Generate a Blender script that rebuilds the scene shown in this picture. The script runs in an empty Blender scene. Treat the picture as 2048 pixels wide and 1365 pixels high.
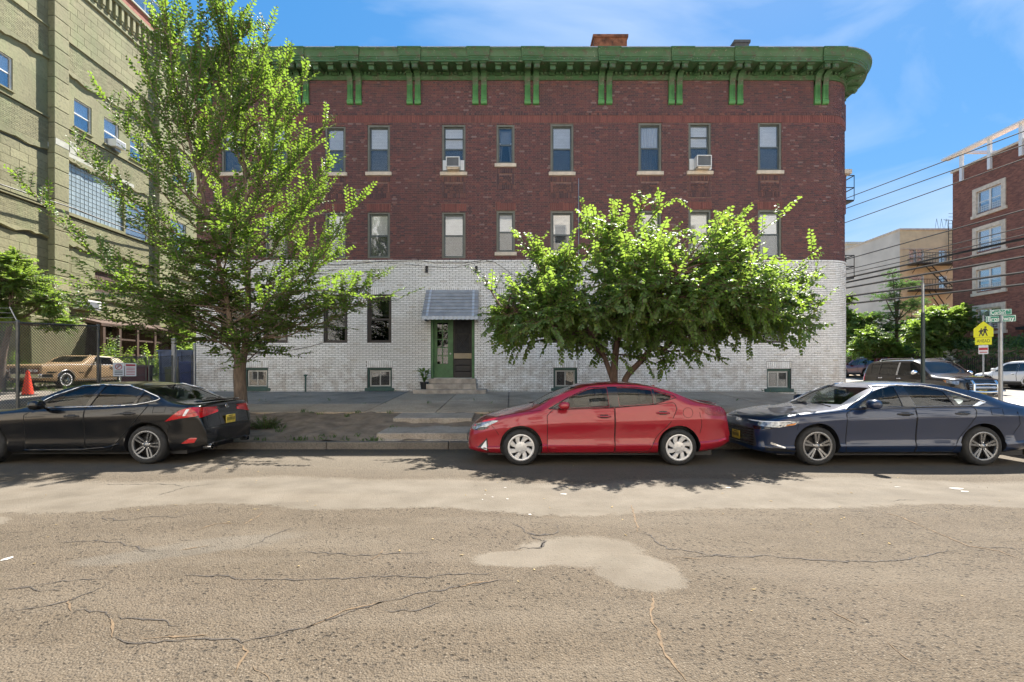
import bpy, math, random
import numpy as np
from mathutils import Vector, Matrix
from mathutils.bvhtree import BVHTree
from mathutils.geometry import delaunay_2d_cdt

random.seed(11)
RNG = np.random.default_rng(11)
SC = bpy.context.scene
COL = SC.collection
R = math.radians
PI = math.pi

# ------------------------------------------------------------------ camera, sky, sun, exposure
cam_d = bpy.data.cameras.new('camera')
cam = bpy.data.objects.new('camera', cam_d)
COL.objects.link(cam)
cam.location = (0, 0, 1.6)
cam.rotation_euler = (R(90), 0, 0)
cam_d.sensor_width = 36
cam_d.lens = 36 * 960 / 2048
cam_d.shift_y = 62.5 / 2048
cam_d.clip_end = 2000
SC.camera = cam

SUN_TO = Vector((.35, .625, 1.0)).normalized()
SUN_ELEV = math.asin(SUN_TO.z)
SUN_AZ = math.atan2(SUN_TO.x, SUN_TO.y)

world = bpy.data.worlds.new('World')
SC.world = world
world.use_nodes = True
wn = world.node_tree.nodes
wl = world.node_tree.links
wn.clear()
sky = wn.new('ShaderNodeTexSky')
sky.sky_type = 'NISHITA'
sky.sun_disc = False
sky.sun_elevation = SUN_ELEV
sky.sun_rotation = SUN_AZ
sky.altitude = 50
sky.air_density = 1.0
sky.dust_density = 0.2
sky.ozone_density = 3.0
wtc = wn.new('ShaderNodeTexCoord')
wmap = wn.new('ShaderNodeMapping')
wmap.inputs['Rotation'].default_value = (R(12), R(20), R(25))
wmap.inputs['Scale'].default_value = (1.1, 3.6, 5.0)
wno = wn.new('ShaderNodeTexNoise')
wno.inputs['Scale'].default_value = 1.25
wno.inputs['Detail'].default_value = 8
wno.inputs['Roughness'].default_value = .52
wno.inputs['Distortion'].default_value = .45
wr = wn.new('ShaderNodeMapRange')
wr.inputs['From Min'].default_value = .45
wr.inputs['From Max'].default_value = .80
wr.inputs['To Min'].default_value = 0
wr.inputs['To Max'].default_value = .68
wmix = wn.new('ShaderNodeMix')
wmix.data_type = 'RGBA'
wmix.inputs['B'].default_value = (1.55, 1.75, 2.0, 1)
wbg = wn.new('ShaderNodeBackground')
wbg.inputs['Strength'].default_value = .15
wout = wn.new('ShaderNodeOutputWorld')
wl.new(wtc.outputs['Generated'], wmap.inputs['Vector'])
wl.new(wmap.outputs['Vector'], wno.inputs['Vector'])
wl.new(wno.outputs['Fac'], wr.inputs['Value'])
wl.new(wr.outputs['Result'], wmix.inputs['Factor'])
# even out the glare round the sun and keep the blue
wga = wn.new('ShaderNodeGamma')
wga.inputs['Gamma'].default_value = .34
whs = wn.new('ShaderNodeHueSaturation')
whs.inputs['Saturation'].default_value = 2.6
whs.inputs['Value'].default_value = 1.35
wl.new(sky.outputs['Color'], wga.inputs['Color'])
wl.new(wga.outputs['Color'], whs.inputs['Color'])
wtn = wn.new('ShaderNodeMix'); wtn.data_type = 'RGBA'; wtn.blend_type = 'MULTIPLY'
wtn.inputs['Factor'].default_value = 1.0
wtn.inputs['B'].default_value = (.50, .575, .65, 1)
wl.new(whs.outputs['Color'], wtn.inputs['A'])
wl.new(wtn.outputs['Result'], wmix.inputs['A'])
wl.new(wmix.outputs['Result'], wbg.inputs['Color'])
wl.new(wbg.outputs['Background'], wout.inputs['Surface'])

sun_d = bpy.data.lights.new('sun', 'SUN')
sun_d.energy = 4.2
sun_d.angle = R(.53)
sun_d.color = (1, .94, .85)
sun = bpy.data.objects.new('sun', sun_d)
COL.objects.link(sun)
sun.rotation_euler = (-SUN_TO).to_track_quat('-Z', 'Y').to_euler()
sun.location = (20, 40, 60)

SC.view_settings.view_transform = 'Standard'
SC.view_settings.look = 'None'
SC.view_settings.gamma = 1
SC.view_settings.exposure = 2.0
SC.view_settings.use_curve_mapping = False
SC.render.engine = 'CYCLES'
SC.cycles.max_bounces = 8
SC.cycles.transparent_max_bounces = 12
SC.cycles.caustics_reflective = False
SC.cycles.caustics_refractive = False
SC.cycles.sample_clamp_indirect = 6

# ------------------------------------------------------------------ materials
class NT:
    def __init__(s, name):
        s.m = bpy.data.materials.new(name)
        s.m.use_nodes = True
        s.n = s.m.node_tree.nodes
        s.l = s.m.node_tree.links
        s.n.clear()
        s.out = s.n.new('ShaderNodeOutputMaterial')
    def put(s, sock, v):
        if isinstance(v, bpy.types.NodeSocket):
            s.l.new(v, sock)
        elif isinstance(v, (tuple, list)) and len(v) == 3 and sock.type == 'RGBA':
            sock.default_value = (*v, 1)
        else:
            sock.default_value = v
    def math(s, op, a, b=0.0, c=0.0, clamp=False):
        n = s.n.new('ShaderNodeMath'); n.operation = op; n.use_clamp = clamp
        s.put(n.inputs[0], a); s.put(n.inputs[1], b)
        if op in ('MULTIPLY_ADD', 'SMOOTH_MIN'): s.put(n.inputs[2], c)
        return n.outputs[0]
    def mix(s, f, a, b, mode='MIX'):
        n = s.n.new('ShaderNodeMix'); n.data_type = 'RGBA'; n.blend_type = mode
        s.put(n.inputs['Factor'], f); s.put(n.inputs['A'], a); s.put(n.inputs['B'], b)
        return n.outputs['Result']
    def coord(s, scale=None, which='Object'):
        t = s.n.new('ShaderNodeTexCoord')
        o = t.outputs[which]
        if scale:
            mp = s.n.new('ShaderNodeMapping'); mp.inputs['Scale'].default_value = scale
            s.l.new(o, mp.inputs['Vector']); o = mp.outputs['Vector']
        return o
    def noise(s, v, scale, detail=4, rough=.55, dist=0):
        n = s.n.new('ShaderNodeTexNoise')
        s.put(n.inputs['Vector'], v); n.inputs['Scale'].default_value = scale
        n.inputs['Detail'].default_value = detail; n.inputs['Roughness'].default_value = rough
        n.inputs['Distortion'].default_value = dist
        return n.outputs['Fac']
    def voro(s, v, scale, feature='F1', out='Distance', rand=1):
        n = s.n.new('ShaderNodeTexVoronoi'); n.feature = feature
        s.put(n.inputs['Vector'], v); n.inputs['Scale'].default_value = scale
        n.inputs['Randomness'].default_value = rand
        return n.outputs[out]
    def rng(s, v, a, b, c=0.0, d=1.0, smooth=False):
        n = s.n.new('ShaderNodeMapRange')
        if smooth: n.interpolation_type = 'SMOOTHSTEP'
        s.put(n.inputs['Value'], v)
        n.inputs['From Min'].default_value = a; n.inputs['From Max'].default_value = b
        n.inputs['To Min'].default_value = c; n.inputs['To Max'].default_value = d
        return n.outputs['Result']
    def ramp(s, f, stops):
        n = s.n.new('ShaderNodeValToRGB')
        e = n.color_ramp.elements
        while len(e) > 1: e.remove(e[-1])
        e[0].position = stops[0][0]; e[0].color = (*stops[0][1], 1)
        for p, c in stops[1:]:
            k = e.new(p); k.color = (*c, 1)
        s.put(n.inputs['Fac'], f)
        return n.outputs['Color']
    def bump(s, h, strength, dist=.01, prev=None):
        n = s.n.new('ShaderNodeBump')
        n.inputs['Strength'].default_value = strength; n.inputs['Distance'].default_value = dist
        s.put(n.inputs['Height'], h)
        if prev: s.l.new(prev, n.inputs['Normal'])
        return n.outputs['Normal']
    def sep(s, v):
        n = s.n.new('ShaderNodeSeparateXYZ'); s.put(n.inputs[0], v); return n.outputs
    def island(s):
        return s.n.new('ShaderNodeNewGeometry').outputs['Random Per Island']
    def objrand(s):
        return s.n.new('ShaderNodeObjectInfo').outputs['Random']
    def bsdf(s, color, rough=.6, metal=0.0, normal=None, spec=.5, coat=0.0, coat_rough=.03, **kw):
        p = s.n.new('ShaderNodeBsdfPrincipled')
        s.put(p.inputs['Base Color'], color); s.put(p.inputs['Roughness'], rough); s.put(p.inputs['Metallic'], metal)
        p.inputs['Specular IOR Level'].default_value = spec
        p.inputs['Coat Weight'].default_value = coat; p.inputs['Coat Roughness'].default_value = coat_rough
        for k, v in kw.items(): s.put(p.inputs[k], v)
        if normal: s.l.new(normal, p.inputs['Normal'])
        return p.outputs['BSDF']
    def done(s, sh):
        s.l.new(sh, s.out.inputs['Surface']); return s.m

def mul(c, k): return tuple(min(1, x * k) for x in c)

def simple(name, col, rough=.6, metal=0.0, var=.15, scale=4, bump=0.0, bscale=40, spec=.5, island=0.0, orand=0.0, coat=0.0, stretch=None, detail=5):
    t = NT(name)
    v = t.coord(stretch)
    f = t.rng(t.noise(v, scale, detail), .3, .7)
    c = t.mix(f, mul(col, 1 - var), mul(col, 1 + var))
    if island: c = t.mix(t.math('MULTIPLY', t.island(), island), c, mul(col, .45))
    if orand: c = t.mix(t.math('MULTIPLY', t.objrand(), orand), c, mul(col, .5))
    nrm = t.bump(t.noise(v, bscale, 3), bump, .02) if bump else None
    rr = t.rng(t.noise(v, scale * 1.7, 3), .3, .7, max(.02, rough * .85), min(1, rough * 1.15))
    return t.done(t.bsdf(c, rr, metal, nrm, spec, coat))

def brick_mat(name, stops, mortarish=0.0, rough=.7, spec=.3, stain=.25, bumpv=.3, streak=0.0, streak2=0.0):
    """fired brick: each brick takes its own tone; dirt and streaks are noise"""
    t = NT(name)
    v = t.coord()
    rnd = t.math('FRACT', t.math('ADD', t.island(), t.objrand()))
    c = t.ramp(rnd, stops)
    n1 = t.rng(t.noise(v, 1.1, 6), .42, .68)
    c = t.mix(t.math('MULTIPLY', n1, stain), c, (.07, .055, .05))
    n2 = t.rng(t.noise(v, 26, 4), .3, .7, .82, 1.15)
    c = t.mix(1.0, c, n2, 'MULTIPLY')
    if streak2:
        s3 = t.rng(t.noise(t.coord((1.3, 1.3, .12)), 1.6, 7, .6), .50, .70)
        c = t.mix(t.math('MULTIPLY', s3, streak2), c, (.075, .052, .05))
        s4 = t.rng(t.noise(v, .45, 5), .55, .72)
        c = t.mix(t.math('MULTIPLY', s4, .22), c, (.30, .17, .14))
    if streak:
        v2 = t.coord((2.2, 2.2, .25))
        s2 = t.rng(t.noise(v2, 2.0, 6), .56, .72)
        c = t.mix(t.math('MULTIPLY', s2, streak), c, (.30, .24, .17))
        gz = t.rng(t.sep(t.coord())[2], .85, 1.35, 1, 0)
        g2 = t.math('MULTIPLY', gz, t.rng(t.noise(v, 3, 6), .40, .62))
        c = t.mix(t.math('MULTIPLY', g2, .42), c, (.28, .19, .12))
    nr = t.bump(t.noise(v, 60, 3), bumpv, .006)
    return t.done(t.bsdf(c, t.rng(t.noise(v, 9, 3), .3, .7, rough * .8, rough * 1.2), 0, nr, spec))

MT = {}
MT['white_brick'] = brick_mat('glazed_white_brick', [(0, (.78, .765, .73)), (.5, (.87, .86, .83)), (.92, (.90, .89, .86)), (1, (.66, .62, .55))], rough=.30, spec=.5, stain=.02, bumpv=.10, streak=.18)
MT['red_brick'] = brick_mat('dark_red_brick', [(0, (.080, .052, .058)), (.18, (.125, .062, .064)), (.5, (.150, .065, .065)), (.75, (.180, .074, .069)), (.84, (.10, .058, .066)), (.95, (.22, .086, .070)), (1, (.24, .175, .17))], stain=.28, streak2=.35)
MT['soldier_brick'] = brick_mat('soldier_brick', [(0, (.17, .066, .058)), (.6, (.225, .082, .067)), (1, (.26, .095, .075))], stain=.2)
MT['dark_brick'] = brick_mat('burnt_header_brick', [(0, (.085, .055, .06)), (.6, (.14, .075, .07)), (1, (.22, .10, .08))], stain=.2)
MT['mortar_white'] = simple('grey_mortar', (.21, .195, .17), .9, var=.3, scale=9)
MT['mortar_red'] = simple('dark_mortar', (.20, .12, .10), .9, var=.3, scale=9)
MT['green_paint'] = simple('weathered_green_paint', (.085, .235, .07), .55, var=.35, scale=3, bump=.15, spec=.4)
def cornice_mat():
    t = NT('peeling_green_cornice_paint')
    v = t.coord()
    f = t.rng(t.noise(v, 2.2, 6), .3, .7)
    c = t.mix(f, (.046, .115, .044), (.072, .158, .066))
    fade = t.rng(t.noise(v, 1.1, 6, .6), .48, .66)
    c = t.mix(t.math('MULTIPLY', fade, .55), c, (.115, .165, .10))
    rust = t.rng(t.noise(v, 4.2, 8, .68), .52, .62)
    c = t.mix(t.math('MULTIPLY', rust, .75), c, (.10, .085, .055))
    flake = t.rng(t.noise(v, 13, 6, .72), .62, .66)
    c = t.mix(t.math('MULTIPLY', flake, .8), c, (.42, .38, .30))
    return t.done(t.bsdf(c, .55, 0, t.bump(t.noise(v, 30, 3), .2, .01), .4))
MT['cornice'] = cornice_mat()
MT['door_paint'] = simple('dark_green_door_paint', (.06, .15, .05), .5, var=.25)
MT['teal_sill'] = simple('dark_teal_paint', (.035, .085, .07), .5, var=.25)
MT['stone_sill'] = simple('limestone', (.62, .53, .42), .8, var=.2, bump=.2)
MT['win_frame'] = simple('olive_grey_window_paint', (.15, .15, .12), .5, var=.15)
MT['win_frame_brown'] = simple('brown_window_paint', (.05, .04, .035), .5, var=.15)
MT['sash'] = simple('dark_sash_paint', (.09, .105, .10), .45, var=.15)
MT['white_vinyl'] = simple('white_vinyl', (.72, .72, .70), .4, var=.05)
MT['blind'] = simple('white_blind', (.90, .89, .86), .7, var=.06)
MT['blind_cream'] = simple('cream_blind', (.88, .83, .70), .7, var=.06)
MT['blind_grey'] = simple('pale_grey_blind', (.74, .76, .78), .7, var=.08)
MT['curtain'] = simple('net_curtain', (.55, .57, .60), .8, var=.2, stretch=(14, 14, .6), scale=3)
MT['room_dark'] = simple('dark_interior', (.03, .03, .032), .9)
MT['screen'] = simple('grey_insect_screen', (.22, .24, .26), .7, var=.1)
MT['aluminium'] = simple('grey_aluminium', (.42, .43, .42), .45, .5, var=.1)
MT['awning'] = simple('faded_grey_awning_metal', (.40, .39, .38), .45, .2, var=.2, scale=3)
MT['awning_light'] = simple('pale_awning_stripe', (.55, .58, .62), .45, .1, var=.1)
MT['concrete'] = simple('step_stone', (.42, .35, .28), .9, var=.35, scale=3.5, bump=.35, bscale=60)
MT['black_plastic'] = simple('black_plastic', (.018, .018, .02), .45)
MT['wood_dark'] = simple('dark_door_wood', (.035, .028, .024), .6, stretch=(1, 1, 12))
MT['wood_tan'] = simple('tan_board', (.36, .28, .18), .7)
MT['iron'] = simple('black_iron', (.02, .02, .022), .5, .3)
MT['galv'] = simple('galvanised_steel', (.32, .33, .34), .42, .8, var=.2)
MT['galv_dark'] = simple('weathered_fence_steel', (.11, .11, .105), .5, .6, var=.3)
MT['pole_green'] = simple('dark_green_pole', (.035, .05, .045), .5, .2)
MT['wire'] = simple('black_cable', (.012, .012, .013), .6)
MT['bark'] = simple('grey_brown_bark', (.13, .095, .070), .9, var=.4, scale=6, bump=.8, bscale=18, stretch=(3, 3, .7))
MT['bark_red'] = simple('brown_bark', (.11, .07, .055), .9, var=.4, scale=6, bump=.8, bscale=18, stretch=(3, 3, .7))
MT['soil'] = simple('packed_soil', (.20, .152, .108), .95, var=.4, scale=3, bump=.6, bscale=50, detail=9)
MT['roof'] = simple('roof_felt', (.10, .10, .10), .9)
MT['gravel_stop'] = simple('grey_metal_flashing', (.42, .43, .45), .5, .4)
MT['left_paint'] = None

def glass_mat(name, tint=(1, 1, 1), refl=.22, rough=0.0):
    t = NT(name)
    tr = t.n.new('ShaderNodeBsdfTransparent'); tr.inputs[0].default_value = (*tint, 1)
    gl = t.n.new('ShaderNodeBsdfGlossy'); gl.inputs['Roughness'].default_value = rough; gl.inputs['Color'].default_value = (1, 1, 1, 1)
    lw = t.n.new('ShaderNodeLayerWeight'); lw.inputs['Blend'].default_value = .35
    f = t.math('MULTIPLY_ADD', lw.outputs['Fresnel'], .65, refl, clamp=True)
    mx = t.n.new('ShaderNodeMixShader')
    t.put(mx.inputs[0], f); t.l.new(tr.outputs[0], mx.inputs[1]); t.l.new(gl.outputs[0], mx.inputs[2])
    return t.done(mx.outputs[0])
MT['glass'] = glass_mat('window_glass', (.94, .95, .96), .05)
MT['glass_screen'] = glass_mat('half_screened_glass', (.58, .60, .62), .05)
MT['glass_dark'] = glass_mat('screened_window_glass', (.42, .44, .46), .025)
MT['car_glass'] = glass_mat('tinted_car_glass', (.80, .86, .85), .015)
MT['windscreen'] = glass_mat('windscreen_glass', (.78, .88, .82), .03)
MT['car_glass_dark'] = glass_mat('dark_tinted_car_glass', (.12, .14, .15), .06)

def leaf_mat(name, dark, light, yellow, trans=.5, spec_rough=.42):
    t = NT(name)
    r = t.island()
    c = t.ramp(r, [(0, dark), (.55, light), (.93, light), (1, yellow)])
    cl = t.mix(.5, mul(c, 1) if isinstance(c, tuple) else c, yellow)
    p = t.bsdf(c, spec_rough, 0, None, .5)
    tl = t.n.new('ShaderNodeBsdfTranslucent'); t.put(tl.inputs['Color'], t.mix(1.0, cl, (1.75, 2.0, 1.0), 'MULTIPLY'))
    mx = t.n.new('ShaderNodeMixShader'); mx.inputs[0].default_value = trans
    t.l.new(p, mx.inputs[1]); t.l.new(tl.outputs[0], mx.inputs[2])
    return t.done(mx.outputs[0])
MT['leaf_elm'] = leaf_mat('elm_leaf', (.048, .100, .028), (.082, .150, .034), (.16, .19, .035), .55)
MT['leaf_mulberry'] = leaf_mat('mulberry_leaf', (.068, .130, .040), (.105, .180, .052), (.20, .22, .05), .52, .42)
MT['leaf_far'] = leaf_mat('distant_leaf', (.075, .13, .040), (.13, .205, .058), (.22, .25, .07), .5)
MT['leaf_pine'] = leaf_mat('pine_needle', (.035, .08, .034), (.07, .135, .05), (.10, .17, .06), .4)
MT['paint_fleck'] = simple('worn_white_paint', (.42, .40, .37), .8)
MT['leaf_white'] = simple('white_blossom', (.62, .62, .52), .7, island=.5)
MT['leaf_grass'] = leaf_mat('weed_blade', (.030, .075, .018), (.055, .12, .025), (.16, .16, .06), .35)

# ------------------------------------------------------------------ mesh helpers
def link(o, parent=None):
    COL.objects.link(o)
    if parent is not None: o.parent = parent
    return o

def mesh_np(name, V, F, mats, parent=None, smooth=False, sharp=None, mi=None):
    """V (n,3) array, F list of faces or (m,k) int array"""
    me = bpy.data.meshes.new(name)
    V = np.asarray(V, dtype=np.float32)
    if isinstance(F, np.ndarray):
        m, k = F.shape
        me.vertices.add(len(V)); me.vertices.foreach_set('co', V.ravel())
        me.loops.add(m * k); me.loops.foreach_set('vertex_index', F.astype(np.int32).ravel())
        me.polygons.add(m)
        me.polygons.foreach_set('loop_start', np.arange(0, m * k, k, dtype=np.int32))
        me.polygons.foreach_set('loop_total', np.full(m, k, dtype=np.int32))
        me.update(calc_edges=True)
    else:
        me.from_pydata([tuple(map(float, v)) for v in V], [], F)
    if not isinstance(mats, (list, tuple)): mats = [mats]
    for m_ in mats: me.materials.append(m_)
    if mi is not None: me.polygons.foreach_set('material_index', np.asarray(mi, dtype=np.int32))
    if smooth:
        me.polygons.foreach_set('use_smooth', np.ones(len(me.polygons), dtype=bool))
        if sharp: me.set_sharp_from_angle(angle=R(sharp))
    else: me.shade_flat()
    o = bpy.data.objects.new(name, me)
    return link(o, parent)

class MB:
    def __init__(s): s.v = []; s.f = []; s.mi = []; s.cur = 0
    def add(s, vs, fs):
        b = len(s.v); s.v += [tuple(v) for v in vs]; s.f += [tuple(i + b for i in f) for f in fs]; s.mi += [s.cur] * len(fs); return s
    def box(s, c, d, rz=0.0, taper=1.0):
        x, y, z = d[0] / 2, d[1] / 2, d[2] / 2
        vs = [(-x, -y, -z), (x, -y, -z), (x, y, -z), (-x, y, -z), (-x * taper, -y * taper, z), (x * taper, -y * taper, z), (x * taper, y * taper, z), (-x * taper, y * taper, z)]
        cz, sz = math.cos(rz), math.sin(rz)
        vs = [(c[0] + a * cz - b * sz, c[1] + a * sz + b * cz, c[2] + e) for a, b, e in vs]
        return s.add(vs, [(0, 3, 2, 1), (4, 5, 6, 7), (0, 1, 5, 4), (1, 2, 6, 5), (2, 3, 7, 6), (3, 0, 4, 7)])
    def bb(s, x0, x1, y0, y1, z0, z1):
        return s.box(((x0 + x1) / 2, (y0 + y1) / 2, (z0 + z1) / 2), (x1 - x0, y1 - y0, z1 - z0))
    def hexa(s, vs):
        return s.add(vs, [(0, 3, 2, 1), (4, 5, 6, 7), (0, 1, 5, 4), (1, 2, 6, 5), (2, 3, 7, 6), (3, 0, 4, 7)])
    def tube(s, pts, r, n=8, cap=True, flat=1.0):
        pts = [Vector(p) for p in pts]
        rs = r if isinstance(r, (list, tuple, np.ndarray)) else [r] * len(pts)
        vs = []; prev = None
        for i, p in enumerate(pts):
            d = (pts[min(i + 1, len(pts) - 1)] - pts[max(i - 1, 0)])
            d = d.normalized() if d.length > 1e-9 else Vector((0, 0, 1))
            if prev is None:
                a = Vector((0, 0, 1)) if abs(d.z) < .9 else Vector((1, 0, 0))
                u = d.cross(a).normalized()
            else:
                u = prev - d * prev.dot(d)
                u = u.normalized() if u.length > 1e-6 else d.orthogonal().normalized()
            prev = u
            w = d.cross(u)
            for k in range(n):
                t = 2 * PI * k / n
                vs.append(p + (u * math.cos(t) + w * math.sin(t) * flat) * rs[i])
        fs = []
        for i in range(len(pts) - 1):
            for k in range(n):
                k2 = (k + 1) % n
                fs.append((i * n + k, i * n + k2, (i + 1) * n + k2, (i + 1) * n + k))
        if cap:
            fs.append(tuple(range(n - 1, -1, -1))); fs.append(tuple((len(pts) - 1) * n + k for k in range(n)))
        return s.add(vs, fs)
    def lathe(s, prof, c, axis='z', n=24, closed=False):
        """prof list of (r, h)"""
        vs = []
        for r_, h in prof:
            for k in range(n):
                t = 2 * PI * k / n
                a, b = r_ * math.cos(t), r_ * math.sin(t)
                if axis == 'z': vs.append((c[0] + a, c[1] + b, c[2] + h))
                elif axis == 'y': vs.append((c[0] + a, c[1] + h, c[2] + b))
                else: vs.append((c[0] + h, c[1] + a, c[2] + b))
        fs = []
        m = len(prof)
        for i in range(m if closed else m - 1):
            j = (i + 1) % m
            for k in range(n):
                k2 = (k + 1) % n
                fs.append((i * n + k, i * n + k2, j * n + k2, j * n + k))
        return s.add(vs, fs)
    def prism(s, poly, axis, a, b):
        """poly of 2D points; extruded along axis from a to b.  axis y: poly=(x,z); z: (x,y); x: (y,z)"""
        def P(p, t): return (p[0], t, p[1]) if axis == 'y' else ((p[0], p[1], t) if axis == 'z' else (t, p[0], p[1]))
        n = len(poly)
        ar = sum(poly[i][0] * poly[(i + 1) % n][1] - poly[(i + 1) % n][0] * poly[i][1] for i in range(n))
        pl = list(poly) if ar > 0 else list(reversed(poly))
        if axis == 'y': pl.reverse()
        vs = [P(p, a) for p in pl] + [P(p, b) for p in pl]
        fs = [tuple(range(n - 1, -1, -1)), tuple(range(n, 2 * n))]
        for i in range(n):
            j = (i + 1) % n
            fs.append((i, j, n + j, n + i))
        return s.add(vs, fs)
    def quad(s, a, b, c, d): return s.add([a, b, c, d], [(0, 1, 2, 3)])
    def build(s, name, mats, parent=None, smooth=False, sharp=40, loc=None):
        if loc is not None:
            L = Vector(loc); s.v = [tuple(Vector(v) - L) for v in s.v]
        o = mesh_np(name, s.v, s.f, mats, parent, smooth, sharp if smooth else None, s.mi)
        if loc is not None: o.location = loc
        return o

def tag(o, label, cat, group=None):
    o['label'] = label; o['category'] = cat
    if group: o['group'] = group
    return o
def structure(o):
    o['kind'] = 'structure'; return o
def stuff(o):
    o['kind'] = 'stuff'; return o
def empty(name, loc=(0, 0, 0), rz=0.0, parent=None):
    o = bpy.data.objects.new(name, None)
    o.empty_display_size = .2
    o.location = loc; o.rotation_euler = (0, 0, rz)
    return link(o, parent)
def copy_tree(o, parent=None):
    c = o.copy(); COL.objects.link(c)
    if parent is not None: c.parent = parent
    for ch in list(o.children): copy_tree(ch, c)
    return c
def bevel(o, w=.01, seg=2):
    m = o.modifiers.new('bevel', 'BEVEL'); m.width = w; m.segments = seg; m.limit_method = 'ANGLE'; m.angle_limit = R(40)
    return o

def text_mesh(name, txt, size, mat, parent, loc, rot, width=None, depth=.004):
    cu = bpy.data.curves.new('lettering_curve', 'FONT')
    cu.body = txt; cu.size = size; cu.align_x = 'CENTER'; cu.align_y = 'CENTER'; cu.extrude = depth; cu.resolution_u = 3
    tmp = bpy.data.objects.new('lettering_tmp', cu)
    COL.objects.link(tmp)
    dg = bpy.context.evaluated_depsgraph_get()
    me = bpy.data.meshes.new_from_object(tmp.evaluated_get(dg))
    bpy.data.objects.remove(tmp)
    me.materials.clear(); me.materials.append(mat)
    o = bpy.data.objects.new(name, me)
    link(o, parent)
    o.location = loc; o.rotation_euler = rot
    if width:
        xs = [v.co.x for v in me.vertices]
        w = max(xs) - min(xs)
        o.scale = (width / w, 1, 1)
    return o

def ground_at(px, py, z=0.0):
    """point of the level road that the photograph shows at (px, py)"""
    d = 960 * (1.6 - z) / (py - 745)
    return ((px - 1024) / 960 * d, d)
def walk_z(x, y):
    """the pavement climbs from the kerb towards the building, and falls to the cross street"""
    a = .48 + .0578 * (y - 11.75)
    b = .033 * max(0, y - 8) + .15
    t = min(1, max(0, (x - 9.5) / 4.0)); t = t * t * (3 - 2 * t)
    return a + (b - a) * t
def broad_z(y):
    return .033 * (min(max(y, 8), 45) - 8) + .004
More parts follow.
